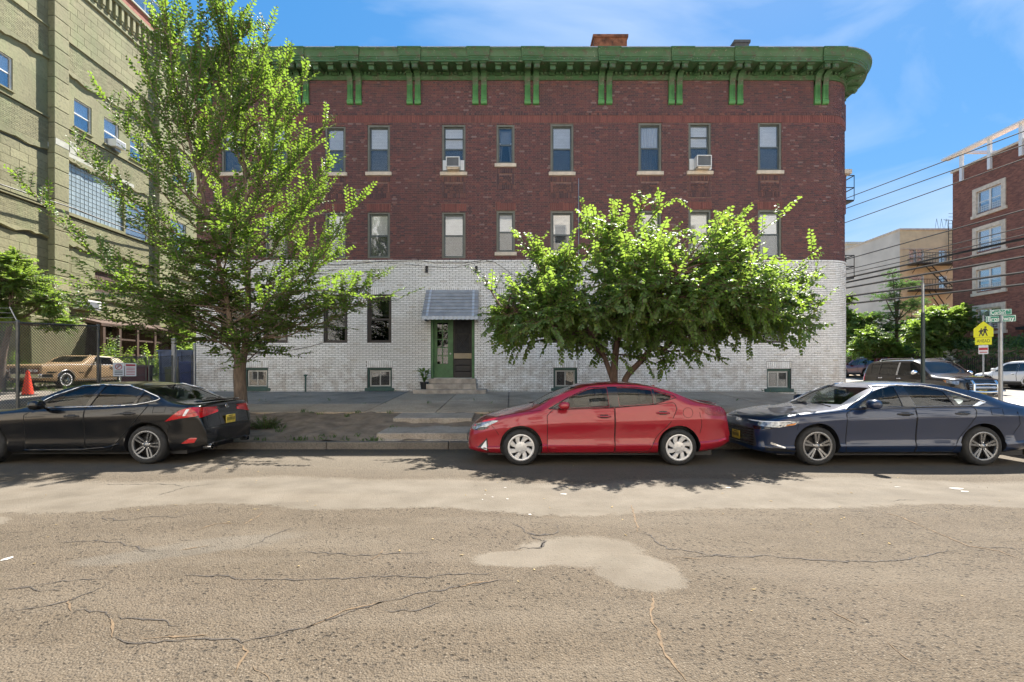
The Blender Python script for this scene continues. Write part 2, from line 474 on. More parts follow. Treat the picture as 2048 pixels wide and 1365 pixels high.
# ------------------------------------------------------------------ ground, road, pavement
def road_material():
    t = NT('worn_asphalt')
    P = t.coord()
    sx, sy, sz = t.sep(P)
    n_big = t.noise(P, .55, 6)
    n_mid = t.noise(P, 3.2, 6, .6)
    # aggregate: pale and dark stones in a tan binder
    st = t.voro(P, 78, out='Color')
    stv = t.sep(st)[0]
    std = t.voro(P, 78)
    base = t.ramp(stv, [(0, (.030, .030, .032)), (.12, (.075, .070, .064)), (.3, (.17, .148, .122)), (.62, (.24, .208, .168)), (.9, (.30, .262, .212)), (1, (.44, .40, .345))])
    binder = t.mix(t.rng(n_mid, .35, .65), (.175, .145, .112), (.24, .20, .155))
    c = t.mix(t.rng(std, .30, .62), base, binder)
    # coarse holes: dark pits where stones were lost
    pit = t.voro(P, 25, out='Color'); pv = t.sep(pit)[1]
    pd = t.voro(P, 25)
    hole = t.math('MULTIPLY', t.rng(pd, .20, .40, 1, 0), t.rng(pv, .52, .62, 0, 1))
    hole = t.math('MULTIPLY', hole, t.rng(t.noise(P, 1.4, 3), .38, .55))
    c = t.mix(t.math('MULTIPLY', hole, .9), c, (.035, .034, .034))
    c = t.mix(t.rng(n_big, .35, .65, 0, .30), c, (.22, .185, .14))
    # smooth worn patches (skim coats), ragged edges
    wob = t.math('MULTIPLY_ADD', t.noise(P, 1.3, 7, .62), 1.9, -.95)
    wob2 = t.math('MULTIPLY_ADD', t.noise(P, 8, 6, .7), .62, -.31)
    def ell(cx, cy, rx, ry, rot=0.0, soft=.17):
        ca, sa = math.cos(rot), math.sin(rot)
        dx = t.math('SUBTRACT', sx, cx); dy = t.math('SUBTRACT', sy, cy)
        u = t.math('DIVIDE', t.math('MULTIPLY_ADD', dx, ca, t.math('MULTIPLY', dy, sa)), rx)
        v = t.math('DIVIDE', t.math('MULTIPLY_ADD', dx, -sa, t.math('MULTIPLY', dy, ca)), ry)
        q = t.math('SQRT', t.math('ADD', t.math('MULTIPLY', u, u), t.math('MULTIPLY', v, v)))
        q = t.math('ADD', q, t.math('ADD', t.math('MULTIPLY', wob, .42), wob2))
        return t.rng(q, 1 - soft, 1 + soft, 1, 0, True)
    # long band in front of the parked cars
    wav = t.math('MULTIPLY', t.math('SINE', t.math('MULTIPLY', sx, 2.1)), .10)
    wav = t.math('ADD', wav, t.math('MULTIPLY', t.math('SINE', t.math('MULTIPLY_ADD', sx, .83, 1.0)), .16))
    wav = t.math('ADD', wav, t.math('MULTIPLY', wob, .22))
    yb = t.math('ADD', t.math('ADD', sy, wav), t.math('MULTIPLY', wob2, .55))
    band = t.math('MULTIPLY', t.rng(yb, 5.55, 5.68, 0, 1, True), t.rng(yb, 6.9, 7.25, 1, 0, True))
    patch = band
    for e in ((.62, 4.30, .50, .36, .0), (1.0, 3.9, .30, .40, .4), (.12, 4.12, .42, .17, .05), (-5.9, 5.1, .5, .2, 0)):
        patch = t.math('MAXIMUM', patch, ell(*e))
    old = t.math('MAXIMUM', ell(-2.75, 4.45, .72, .20, .40, .3), ell(-3.3, 4.15, .42, .15, .3, .3))
    c = t.mix(t.math('MULTIPLY', old, .7), c, t.mix(t.rng(t.noise(P, 3, 5), .35, .65), (.20, .188, .17), (.31, .29, .26)))
    rim = t.math('MULTIPLY', patch, t.math('SUBTRACT', 1.0, patch))
    fine = t.rng(t.noise(P, 150, 2), .3, .7, .84, 1.16)
    pc = t.mix(t.rng(t.noise(P, 1.7, 6), .35, .65), (.235, .213, .182), (.325, .303, .27))
    pc = t.mix(t.rng(t.noise(P, .9, 4), .52, .68, 0, .6), pc, (.20, .185, .165))
    pc = t.mix(1.0, pc, fine, 'MULTIPLY')
    c = t.mix(t.math('MULTIPLY', patch, .88), c, pc)
    c = t.mix(t.math('MULTIPLY', rim, .9), c, (.40, .375, .335))
    # far strip by the cars: finer greyer asphalt
    far = t.rng(t.math('ADD', sy, t.math('MULTIPLY', wob, .3)), 6.9, 8.4, 0, 1)
    fc = t.mix(t.rng(t.noise(P, 70, 3), .35, .65), (.23, .208, .175), (.34, .31, .265))
    c = t.mix(t.math('MULTIPLY', far, .75), c, fc)
    # grease and damp along the gutter
    gut = t.rng(t.math('ADD', sy, t.math('MULTIPLY', wob, .25)), 9.3, 9.9)
    c = t.mix(t.math('MULTIPLY', gut, .55), c, (.055, .052, .050))
    oil = t.math('MULTIPLY', t.rng(t.noise(P, .8, 5, .6), .60, .74), .35)
    c = t.mix(oil, c, (.09, .08, .07))
    lane = t.math('MULTIPLY', t.rng(t.noise(t.coord((.16, 1.0, 1)), 1.5, 6, .6), .46, .66), .32)
    c = t.mix(lane, c, (.36, .325, .28))
    spot = t.math('MULTIPLY', t.rng(t.noise(P, 4.5, 5, .6), .66, .74), .45)
    c = t.mix(spot, c, (.07, .062, .055))
    c = t.mix(1.0, c, (.425, .398, .358), 'MULTIPLY')
    keep = t.math('MULTIPLY_ADD', patch, -.75, 1.0)
    h = t.math('MULTIPLY', t.math('SUBTRACT', 0.0, t.math('ADD', std, t.math('MULTIPLY', hole, .9))), keep)
    nr = t.bump(h, .75, .016)
    nr = t.bump(t.noise(P, 2.0, 5), .25, .05, nr)
    return t.done(t.bsdf(c, .88, 0, nr, .25))

def slab_material(name, a, b, dark=0.0):
    t = NT(name)
    P = t.coord(which='Object')
    g = t.n.new('ShaderNodeNewGeometry').outputs['Position']
    n = t.noise(g, 1.6, 7, .6)
    c = t.mix(t.rng(n, .32, .68), a, b)
    c = t.mix(t.math('MULTIPLY', t.objrand(), .35), c, mul(a, .62))
    c = t.mix(t.rng(t.noise(g, .7, 5), .50, .68, 0, .6), c, mul(a, .5))
    c = t.mix(t.rng(t.noise(g, 4.5, 6, .65), .60, .68, 0, .5), c, mul(a, .42))
    sp = t.voro(g, 55, out='Color')
    c = t.mix(1.0, c, t.rng(t.sep(sp)[0], 0, 1, .78, 1.2), 'MULTIPLY')
    nr = t.bump(t.noise(g, 45, 5), .4, .01)
    return t.done(t.bsdf(c, .85, 0, nr, .3))
MT['road'] = road_material()
MT['slab'] = slab_material('worn_concrete_slab', (.385, .30, .215), (.485, .39, .285))
MT['bluestone'] = slab_material('grey_bluestone_slab', (.24, .215, .18), (.33, .295, .25))
MT['step_stone'] = slab_material('worn_grey_step', (.29, .25, .205), (.40, .355, .30))
MT['kerb'] = slab_material('kerb_stone', (.13, .115, .098), (.18, .16, .135))
MT['broadway'] = simple('pale_asphalt', (.21, .19, .165), .9, var=.2, scale=1.2, bump=.4, bscale=80)
MT['crack'] = simple('dark_crack', (.045, .038, .032), .95, var=.4, scale=30)
MT['crack_sand'] = simple('sand_filled_crack', (.115, .078, .044), .95, var=.25, scale=20, bump=.4)
MT['paint_white'] = simple('white_road_paint', (.5, .48, .45), .7, var=.1)
MT['lot'] = simple('dusty_lot_ground', (.17, .15, .115), .95, var=.4, scale=1.3, bump=.5, bscale=40, detail=9)

structure(mesh_np('ground', [(-500, -500, -.45), (500, -500, -.45), (500, 700, -.45), (-500, 700, -.45)], [(0, 1, 2, 3)], MT['soil']))
NX, NY = 60, 24
# the road: a fine sheet with a slight camber
def sheet(name, x0, x1, y0, y1, nx, ny, zf, mat, parent=None, thick=None):
    xs = np.linspace(x0, x1, nx + 1); ys = np.linspace(y0, y1, ny + 1)
    V = [(x, y, zf(x, y)) for y in ys for x in xs]
    F = [(j * (nx + 1) + i, j * (nx + 1) + i + 1, (j + 1) * (nx + 1) + i + 1, (j + 1) * (nx + 1) + i) for j in range(ny) for i in range(nx)]
    o = mesh_np(name, V, F, mat, parent, True)
    return o
road = structure(sheet('road', -45, 45, -16, 9.98, 60, 30, lambda x, y: 0.0, MT['road']))

def crack(pts, w, mat, jit=.012, name='road_crack', seed=0, dense=.035, taper=True):
    """an irregular thin opening that wanders along the given road points"""
    rr = random.Random(seed * 7 + int(pts[0][0] * 13))
    pp = [Vector((*ground_at(*p), 0)) for p in pts]
    path = []
    for a, b in zip(pp[:-1], pp[1:]):
        n = max(2, int((b - a).length / dense))
        for i in range(n): path.append(a.lerp(b, i / n))
    path.append(pp[-1])
    L, Rr = [], []
    off = 0
    n = len(path)
    for i, p in enumerate(path):
        d = (path[min(i + 1, n - 1)] - path[max(i - 1, 0)]).normalized()
        s = Vector((-d.y, d.x, 0))
        off = off * .8 + rr.uniform(-1, 1) * jit
        ww = w * (.35 + rr.random() * 1.0) * (min(1, i / 5 + .15) * min(1, (n - 1 - i) / 5 + .15) if taper else 1)
        L.append(p + s * (off + ww / 2) + Vector((0, 0, .004)))
        Rr.append(p + s * (off - ww / 2) + Vector((0, 0, .004)))
    V = L + Rr
    F = [(i, n + i, n + i + 1, i + 1) for i in range(n - 1)]
    return V, F
def cracks(name, lst, mat, w, jit):
    V, F = [], []
    for k, pts in enumerate(lst):
        v, f = crack(pts, w, mat, jit, seed=k + 3)
        b = len(V); V += v; F += [tuple(i + b for i in q) for q in f]
    o = mesh_np(name, V, F, mat, road)
    return o
def LZ(*p): return [(a / 2, 880 + b / 2) for a, b in p]
def RZ(*p): return [(1024 + a / 2, 880 + b / 2) for a, b in p]
dark_lines = [
    LZ((0, 602), (200, 575), (430, 550)), LZ((0, 690), (150, 665), (290, 630), (445, 572)),
    LZ((445, 715), (600, 718), (720, 750)), LZ((270, 683), (400, 692), (435, 715)), LZ((710, 545), (1000, 555), (1300, 550), (1700, 545), (2000, 530)),
    LZ((410, 310), (470, 330), (600, 310), (700, 310), (770, 295)), LZ((970, 440), (1050, 400), (1180, 350)),
    LZ((60, 435), (180, 425)), LZ((230, 410), (470, 410), (560, 440), (620, 445)), LZ((0, 372), (110, 370)),
    LZ((1190, 445), (1300, 455), (1380, 460), (1720, 455)), LZ((620, 225), (740, 190), (870, 175)), LZ((400, 180), (620, 178), (750, 185)),
    LZ((450, 790), (560, 800), (750, 795), (850, 795), (960, 815), (1100, 780), (1260, 740), (1390, 680), (1600, 635), (1850, 580), (2048, 560)),
    LZ((730, 398), (768, 404)), LZ((1530, 680), (1660, 685), (1800, 650)), LZ((0, 598), (260, 600)),
    RZ((0, 330), (60, 375), (110, 385), (170, 380), (180, 340)), RZ((60, 375), (120, 405), (150, 402)), RZ((150, 402), (120, 435), (50, 430), (0, 438)),
    RZ((500, 375), (560, 385), (620, 435), (700, 440), (820, 465), (950, 470), (1020, 462), (1150, 470), (1300, 487), (1450, 488), (1550, 485), (1640, 465), (1790, 450)),
    RZ((1400, 755), (1450, 790), (1500, 795)), RZ((1340, 285), (1450, 288)), RZ((1500, 245), (1620, 240)), RZ((1830, 425), (2000, 430), (2048, 450)),
    RZ((700, 470), (800, 470), (900, 462)),
]
cracks('road_crack', dark_lines, MT['crack'], .0125, .021)
fat = [RZ((60, 375), (110, 385), (170, 380)), RZ((110, 400), (140, 405), (120, 432), (100, 436)), LZ((560, 436), (620, 445)), LZ((410, 312), (440, 322)), LZ((735, 400), (765, 404)), LZ((420, 700), (440, 716))]
cracks('road_crack', fat, MT['crack'], .032, .012)
sandy = [
    LZ((300, 628), (262, 655), (275, 690)), LZ((435, 715), (452, 750), (440, 795)), LZ((560, 796), (750, 790), (850, 790)), LZ((960, 815), (985, 850), (965, 890), (950, 940)),
    LZ((1020, 905), (1080, 965)), LZ((1200, 760), (1290, 730), (1400, 678), (1560, 648)), LZ((1610, 585), (1620, 615)), LZ((1450, 490), (1500, 470), (1530, 440)),
    LZ((1800, 600), (1900, 575), (1990, 560)), LZ((960, 345), (1010, 320), (1060, 285)), RZ((475, 260), (495, 300), (500, 370)),
    RZ((1450, 285), (1560, 310), (1640, 345), (1700, 375), (1830, 425), (1950, 445), (2048, 480)), RZ((570, 615), (560, 680), (590, 780), (610, 850), (650, 900), (690, 965)),
    RZ((1240, 670), (1400, 750)), RZ((1500, 810), (1620, 890)), RZ((640, 470), (760, 480)), LZ((700, 445), (850, 420)), LZ((780, 365), (860, 335), (960, 335)),
]
cracks('road_crack', sandy, MT['crack_sand'], .018, .012)
# flecks of old white road paint
V, F = [], []
for (px, py, a, b) in ((1128, 989, .06, .02), (1010, 976, .022, .008), (1915, 978, .10, .028), (1930, 984, .05, .02), (1457, 976, .04, .012), (985, 995, .018, .008), (970, 990, .012, .006), (1795, 975, .05, .012), (965, 1000, .012, .008), (1015, 999, .018, .01), (13, 1119, .035, .03), (1060, 1030, .02, .015)):
    x, y = ground_at(px, py); rr = random.Random(px)
    n = 11; b0 = len(V)
    for k in range(n):
        q = .6 + rr.random() * .6
        V.append((x + a * q * math.cos(2 * PI * k / n), y + b * q * 1.6 * math.sin(2 * PI * k / n), .005))
    F.append(tuple(range(b0, b0 + n)))
o = mesh_np('road_marking_fleck', V, F, MT['paint_fleck'], road)
# pavement litter: dry leaves and grit in the gutter and on the road
def litter():
    V, F = [], []
    rr = random.Random(5)
    for i in range(640):
        if i > 330: x, y = rr.uniform(-9, 6), rr.uniform(10.2, 17.8); z = (walk_z(x, y) if y > 12.8 else strip_z(x, y)) + .012
        elif i < 200: x, y, z = rr.uniform(-5.5, 9), 9.93 - abs(rr.gauss(0, .28)), .006
        else: x, y, z = rr.uniform(-7, 8), rr.uniform(3.2, 9), .006
        s = rr.uniform(.007, .024); a = rr.uniform(0, 6.3); b0 = len(V)
        for k in range(4):
            q = s * (1 if k % 2 == 0 else .5)
            V.append((x + q * math.cos(a + k * PI / 2), y + q * math.sin(a + k * PI / 2), z + (.012 if k == 0 else .0) * rr.random()))
        F.append((b0, b0 + 1, b0 + 2, b0 + 3))
    o = mesh_np('fallen_leaves', V, F, simple('dry_leaf', (.30, .22, .10), .9, island=.8))
    o['label'] = 'dry fallen leaves and grit scattered along the gutter'
    stuff(o)

# kerb: separate stones
kerb_root = structure(empty('kerb'))
def kerb_stone(x0, x1, k):
    mb = MB()
    g = .006
    mb.bb(x0 + g, x1 - g, 9.98, 10.16, -.12, .147)
    o = mb.build('kerb_stone', MT['kerb'], kerb_root)
    bevel(o, .018, 2)
x = -24.0; k = 0
rr = random.Random(2)
while x < 13.9:
    w = rr.uniform(2.0, 2.9)
    kerb_stone(x, min(x + w, 14.2), k); x += w; k += 1
# planting strip between the kerb and the pavement
def strip_z(x, y):
    t = (y - 10.15) / 2.62
    z = .14 + (walk_z(x, 12.77) - .02 - .14) * t
    return z + .018 * math.sin(x * 3.1 + y * 2) + .014 * math.sin(x * 7.7 - y * 5) + .01 * math.sin(x * 17 + y * 13)
structure(sheet('planting_strip', -24, 14.2, 10.15, 12.78, 200, 18, strip_z, MT['soil']))
litter()
# pavement slabs
walk_root = structure(empty('sidewalk'))
structure(sheet('sidewalk_bed', -24, 14.2, 12.77, 18.6, 60, 10, lambda x, y: walk_z(x, y) - .035, MT['soil']))
def slab(x0, x1, y0, y1, mat, th=.12, jit=0.0):
    g = .011
    x0 += g; x1 -= g; y0 += g; y1 -= g
    nx = 2
    vs = [(x0, y0), (x1, y0), (x1, y1), (x0, y1)]
    V = [(a, b, walk_z(a, b) - th + jit) for a, b in vs] + [(a, b, walk_z(a, b) + jit) for a, b in vs]
    mb = MB(); mb.hexa(V)
    c = ((x0 + x1) / 2, (y0 + y1) / 2, walk_z((x0 + x1) / 2, (y0 + y1) / 2))
    o = mb.build('paving_slab', mat, walk_root, loc=c)
    bevel(o, .008, 1)
edges = [-24 + i * 1.92 + .18 for i in range(21)]  # joints fall near x = -3.95 and -2.03
edges = [-2.03 + 1.92 * i for i in range(-11, 9)]
rr = random.Random(9)
for a, b in zip(edges[:-1], edges[1:]):
    if b > 14.3: b = 14.2
    if a < -4.5:
        slab(a, b, 12.75, 14.55, MT['slab'], jit=rr.uniform(-.006, .006))
        slab(a, b, 14.55, 18.52, MT['bluestone'], jit=rr.uniform(-.006, .008))
    else:
        slab(a, b, 12.75, 15.3, MT['slab'], jit=rr.uniform(-.006, .006))
        slab(a, b, 15.3, 18.52, MT['slab'], jit=rr.uniform(-.006, .006))
# steps from the kerb up to the pavement
st = empty('sidewalk_steps', (-1.95, 11.5, .15))
tag(st, 'worn concrete steps climbing from the kerb to the sidewalk in front of the red car', 'steps')
def stone_block(name, x0, x1, y0, y1, z0, z1, mat, parent, off, b=.02, slope=0.0):
    V = [(x0, y0, z0), (x1, y0, z0), (x1, y1, z0), (x0, y1, z0), (x0, y0, z1), (x1, y0, z1), (x1, y1, z1 + slope), (x0, y1, z1 + slope)]
    mb = MB(); mb.hexa([tuple(Vector(v) - Vector(off)) for v in V])
    return bevel(mb.build(name, mat, parent), b, 2)
OFF = (-1.95, 11.5, .15)
stone_block('step', -2.9, -.95, 10.25, 11.80, -.05, .30, MT['step_stone'], st, OFF, slope=.02)
stone_block('step', -2.92, -.98, 11.75, 12.74, .1, .48, MT['step_stone'], st, OFF, slope=.055)
stone_block('step', -2.85, -.6, 10.17, 10.26, -.05, .165, MT['step_stone'], st, OFF)

# cross street at the end of the block
structure(sheet('cross_street', 14.2, 29.8, 8.2, 130, 16, 60, lambda x, y: broad_z(y), MT['broadway']))
def kerb_run(name, x0, x1, y0, y1, zf, n=40):
    V = []
    ys = np.linspace(y0, y1, n)
    for y in ys:
        z = zf(y)
        V += [(x0, y, z - .3), (x0, y, z + .15), (x1, y, z + .15), (x1, y, z - .3)]
    F = []
    for i in range(n - 1):
        a, b = i * 4, i * 4 + 4
        for k in range(3): F.append((a + k, a + k + 1, b + k + 1, b + k))
    structure(mesh_np(name, V, F, MT['kerb']))
kerb_run('cross_street_kerb', 14.0, 14.2, 10.16, 60, broad_z)
kerb_run('cross_street_kerb', 29.8, 30.0, 8.2, 120, broad_z)
structure(sheet('cross_street_sidewalk', 30.0, 33.0, 8.2, 120, 3, 40, lambda x, y: broad_z(y) + .15, MT['slab']))
structure(sheet('cross_street_sidewalk', 13.4, 14.0, 18.52, 60, 1, 20, lambda x, y: broad_z(y) + .15, MT['slab']))
structure(sheet('far_ground', 33.0, 120, 8.2, 180, 6, 30, lambda x, y: broad_z(y) + .12, MT['lot']))
# vacant lot beside the building
structure(sheet('lot_ground', -24, -12.1, 18.5, 45, 24, 40, lambda x, y: .48 + .0578 * (min(y, 34) - 11.75) + .01 * math.sin(x * 2.3 + y), MT['lot']))
def lot_z(y): return .48 + .0578 * (min(y, 34) - 11.75)
# ------------------------------------------------------------------ the brick apartment building
S = 960 / 18.5
def fx(px): return (px - 1024) / S
def fz(py): return 1.6 + (745 - py) / S
YF = 18.5
XL, XR0, RC = -12.16, 12.2, 1.2
UF = XR0 - XL
UA = UF + RC * PI / 2
def fpos(u, z, out):
    if u <= UF: return (XL + u, YF - out, z)
    if u <= UA:
        t = (u - UF) / RC
        return (XR0 + (RC + out) * math.sin(t), YF + RC - (RC + out) * math.cos(t), z)
    return (XR0 + RC + out, YF + RC + (u - UA), z)
UEND = UA + 2.4
bld = empty('apartment_building', (0, YF, .87))
tag(bld, 'three storey apartment building of dark red brick over white glazed brick with green cornice', 'apartment building')
BO = Vector((0, YF, .87))
def B(v): return (v[0] - BO.x, v[1] - BO.y, v[2] - BO.z)

# window openings: (x0, x1, z0, z1, kind)
WIN = []
w3 = [(443, 487, 252, 346), (530, 575, 252, 346), (650, 691, 252, 346), (735, 780, 250, 345), (884, 931, 249, 345), (993, 1029, 249, 328), (1101, 1147, 248, 345), (1277, 1323, 246, 344), (1377, 1422, 245, 343), (1516, 1563, 244, 342)]
for i, w in enumerate(w3): WIN.append((fx(w[0]), fx(w[1]), fz(w[3]), fz(w[2]), 3, i))
w2 = [(443, 487, 424, 517), (530, 575, 424, 517), (650, 691, 424, 517), (735, 780, 424, 517), (884, 931, 424, 517), (993, 1030, 422, 505), (1101, 1147, 422, 516), (1277, 1323, 421, 516), (1377, 1422, 420, 516), (1516, 1563, 420, 516)]
for i, w in enumerate(w2): WIN.append((fx(w[0]), fx(w[1]), fz(w[3]), fz(w[2]), 2, i))
w1 = [(443, 487, 590, 685), (530, 576, 590, 686), (648, 695, 590, 686), (735, 783, 590, 686), (993, 1032, 592, 670), (1098, 1147, 590, 686), (1277, 1325, 590, 686), (1377, 1424, 590, 686), (1515, 1567, 588, 687)]
for i, w in enumerate(w1): WIN.append((fx(w[0]), fx(w[1]), fz(w[3]), fz(w[2]), 1, i))
w0 = [(490, 537, 736, 776), (735, 784, 736, 776), (1107, 1154, 736, 776), (1533, 1581, 738, 778)]
for i, w in enumerate(w0): WIN.append((fx(w[0]), fx(w[1]), fz(w[3]), fz(w[2]), 0, i))
DOOR = (fx(862), fx(949), 1.37, fz(630))
OPEN = [(w[0] - XL, w[1] - XL, w[2], w[3]) for w in WIN] + [(DOOR[0] - XL, DOOR[1] - XL, DOOR[2] - .5, DOOR[3])]
ZBAND = fz(521)
ZTOP = 13.0

# backing (mortar) wall with true openings
def backing(name, z0, z1, out, mat):
    us = sorted(set([0, UF] + [o_[0] for o_ in OPEN] + [o_[1] for o_ in OPEN]))
    zs = sorted(set([z0, z1] + [z for o_ in OPEN for z in (o_[2], o_[3]) if z0 < z < z1]))
    mb = MB()
    for u0, u1 in zip(us[:-1], us[1:]):
        for a, b in zip(zs[:-1], zs[1:]):
            um, zm = (u0 + u1) / 2, (a + b) / 2
            if any(o_[0] < um < o_[1] and o_[2] < zm < o_[3] for o_ in OPEN): continue
            mb.quad(B(fpos(u0, a, out)), B(fpos(u1, a, out)), B(fpos(u1, b, out)), B(fpos(u0, b, out)))
    n = 14
    uu = [UF + (UA - UF) * i / n for i in range(n + 1)] + [UA + 15]
    for a, b in zip(uu[:-1], uu[1:]):
        mb.quad(B(fpos(a, z0, out)), B(fpos(b, z0, out)), B(fpos(b, z1, out)), B(fpos(a, z1, out)))
    # the hidden flank and back
    x0, x1, yb = XL, XR0 + RC + out, YF + RC + 15
    mb.quad(B((x0, yb, z0)), B((x0, YF - out, z0)), B((x0, YF - out, z1)), B((x0, yb, z1)))
    mb.quad(B((x1, yb, z0)), B((x0, yb, z0)), B((x0, yb, z1)), B((x1, yb, z1)))
    return mb.build(name, mat, bld)
backing('wall', .4, ZBAND, .022, MT['mortar_white'])
backing('wall', ZBAND, ZTOP, -.012, MT['mortar_red'])
mb = MB()
mb.quad(B((XL, YF, 12.98)), B((XR0 + RC, YF + RC, 12.98)), B((XR0 + RC, YF + RC + 15, 12.98)), B((XL, YF + RC + 15, 12.98)))
mb.build('roof', MT['roof'], bld)

class Bricks:
    def __init__(s): s.u0 = []; s.u1 = []; s.z0 = []; s.z1 = []
    def add(s, u0, u1, z0, z1): s.u0.append(u0); s.u1.append(u1); s.z0.append(z0); s.z1.append(z1)
    def rows(s, z0, z1, course, lens, u_start, u_end, opens, joint=.0115, off=(0.0, .5)):
        z = z0; k = 0
        unit = sum(lens)
        while z + course <= z1 + 1e-6:
            zm = z + course / 2
            blocks = sorted((o_[0], o_[1]) for o_ in opens if o_[2] < zm < o_[3])
            free = []; c = u_start
            for a, b in blocks:
                if a > c: free.append((c, min(a, u_end)))
                c = max(c, b)
            if c < u_end: free.append((c, u_end))
            u = u_start - unit + off[k % len(off)] * lens[0]
            j = 0
            while u < u_end:
                L = lens[j % len(lens)]
                for a, b in free:
                    p, q = max(a, u), min(b, u + L)
                    if q - p > .035: s.add(p + joint / 2, q - joint / 2, z + joint / 2, z + course - joint / 2)
                u += L; j += 1
            z += course; k += 1
    def soldiers(s, u0, u1, z0, z1, w, joint=.011):
        n = max(1, round((u1 - u0) / w)); w = (u1 - u0) / n
        for i in range(n): s.add(u0 + i * w + joint / 2, u0 + (i + 1) * w - joint / 2, z0 + joint / 2, z1 - joint / 2)
    def arrays(s, out, jit=.003, seed=0):
        rg = np.random.default_rng(seed)
        n = len(s.u0)
        return np.array(s.u0), np.array(s.u1), np.array(s.z0), np.array(s.z1), out + rg.uniform(-jit, jit, n)
BRF = np.array([(0, 1, 2, 3), (1, 0, 4, 5), (2, 1, 5, 6), (3, 2, 6, 7), (0, 3, 7, 4)])
def fpos_np(u, z, out):
    t = np.clip((u - UF) / RC, 0, PI / 2)
    x = np.where(u <= UF, XL + u, XR0 + (RC + out) * np.sin(t))
    y = np.where(u <= UF, YF - out, YF + RC - (RC + out) * np.cos(t) + np.maximum(0, u - UA))
    return np.stack([x - BO.x, y - BO.y, z - BO.z], -1)
def brick_mesh(name, br, out, depth, mat, kind_stuff=True, jit=.003, seed=0, pick=None, chamfer=.003):
    u0, u1, z0, z1, o_ = br.arrays(out, jit, seed)
    if pick is not None: u0, u1, z0, z1, o_ = (a[pick] for a in (u0, u1, z0, z1, o_))
    n = len(u0)
    c = chamfer
    P = [fpos_np(u0 + c, z0 + c, o_), fpos_np(u1 - c, z0 + c, o_), fpos_np(u1 - c, z1 - c, o_), fpos_np(u0 + c, z1 - c, o_),
         fpos_np(u0, z0, o_ - depth), fpos_np(u1, z0, o_ - depth), fpos_np(u1, z1, o_ - depth), fpos_np(u0, z1, o_ - depth)]
    V = np.stack(P, 1).reshape(-1, 3)
    F = (BRF[None] + (np.arange(n) * 8)[:, None, None]).reshape(-1, 4)
    o = mesh_np(name, V, F, mat, bld)
    if kind_stuff: o['kind'] = 'stuff'
    return o
def brick_singles(name, br, out, depth, mat, pick, jit=.003, seed=0):
    """bricks that are objects of their own; alike sizes share mesh data"""
    u0, u1, z0, z1, o_ = br.arrays(out, jit, seed)
    cache = {}
    for i in pick:
        w, h = round(u1[i] - u0[i], 3), round(z1[i] - z0[i], 3)
        if (w, h) not in cache:
            mb = MB(); c = .003
            a, b = w / 2, h / 2
            mb.add([(-a + c, 0, -b + c), (a - c, 0, -b + c), (a - c, 0, b - c), (-a + c, 0, b - c), (-a, depth, -b), (a, depth, -b), (a, depth, b), (-a, depth, b)],
                   [tuple(f) for f in BRF])
            o = mb.build(name, mat, bld); cache[(w, h)] = o.data
        else:
            o = bpy.data.objects.new(name, cache[(w, h)]); link(o, bld)
        x, y, z = fpos((u0[i] + u1[i]) / 2, (z0[i] + z1[i]) / 2, o_[i])
        o.location = B((x, y, z))
CO = .0705
# white glazed brick
wb = Bricks()
heads = []     # soldier-course headers cut into the bond
for (x0, x1, z0, z1, fl, i) in WIN:
    if fl in (1, 0): heads.append((x0 - XL - .02, x1 - XL + .02, z1, z1 + .285))
heads.append((fx(850) - XL, fx(960) - XL, fz(584), fz(575)))
sills0 = [(x0 - XL - .1, x1 - XL + .1, z0 - .13, z0) for (x0, x1, z0, z1, fl, i) in WIN if fl == 0]
wb.rows(.62, ZBAND - .07, CO, (.238,), 0, UEND, OPEN + heads + sills0)
for h in heads: wb.soldiers(h[0], h[1], h[2], h[3], .072)
u0, u1, z0, z1, _ = wb.arrays(.04)
dd = ((u0 + u1) / 2 - (fx(800) - XL)) ** 2 + ((z0 + z1) / 2 - 2.5) ** 2 * 3
order = np.argsort(dd)
inview = [i for i in order if (u1[i] - u0[i]) > .2]
pick = inview[:300]
ps = set(int(i) for i in pick)
brick_singles('white_brick', wb, .04, .03, MT['white_brick'], pick, seed=1)
brick_mesh('white_brickwork', wb, .04, .03, MT['white_brick'], seed=1, pick=np.array([i for i in range(len(wb.u0)) if i not in ps]))
cap = Bricks()
cap.rows(ZBAND - .07, ZBAND + .005, .075, (.238,), 0, UEND, OPEN)
brick_mesh('band_course', cap, .055, .07, MT['white_brick'], seed=5)
# red brick
rb = Bricks()
panels, heads2 = [], []
for (x0, x1, z0, z1, fl, i) in WIN:
    if fl == 2: heads2.append((x0 - XL - .03, x1 - XL + .03, z1 + .02, z1 + .31))
    if fl == 3: panels.append((x0 - XL, x1 - XL, z0 - 1.0 if i != 5 else z0 - 1.0, z0 - .17))
zs0, zs1 = fz(248) + .04, fz(231)          # continuous soldier course over the top windows
zd1 = fz(226)
sillo = [(x0 - XL - .08, x1 - XL + .08, z0 - .15, z0) for (x0, x1, z0, z1, fl, i) in WIN if fl == 3 or (fl == 2 and i == 5)]
rb.rows(ZBAND + .005, zs0, CO, (.205, .102), 0, UEND, OPEN + heads2 + panels + sillo, off=(0, .75))
rb.rows(zd1, ZTOP - .12, CO, (.205, .102), 0, UEND, [], off=(0, .75))
u0, u1, z0, z1, _ = rb.arrays(0)
dd = ((u0 + u1) / 2 - (fx(960) - XL)) ** 2 + ((z0 + z1) / 2 - 7.6) ** 2 * 3
order = np.argsort(dd)
pick = [i for i in order if (u1[i] - u0[i]) > .18][:300]
ps = set(int(i) for i in pick)
brick_singles('red_brick', rb, .0, .02, MT['red_brick'], pick, seed=2, jit=.004)
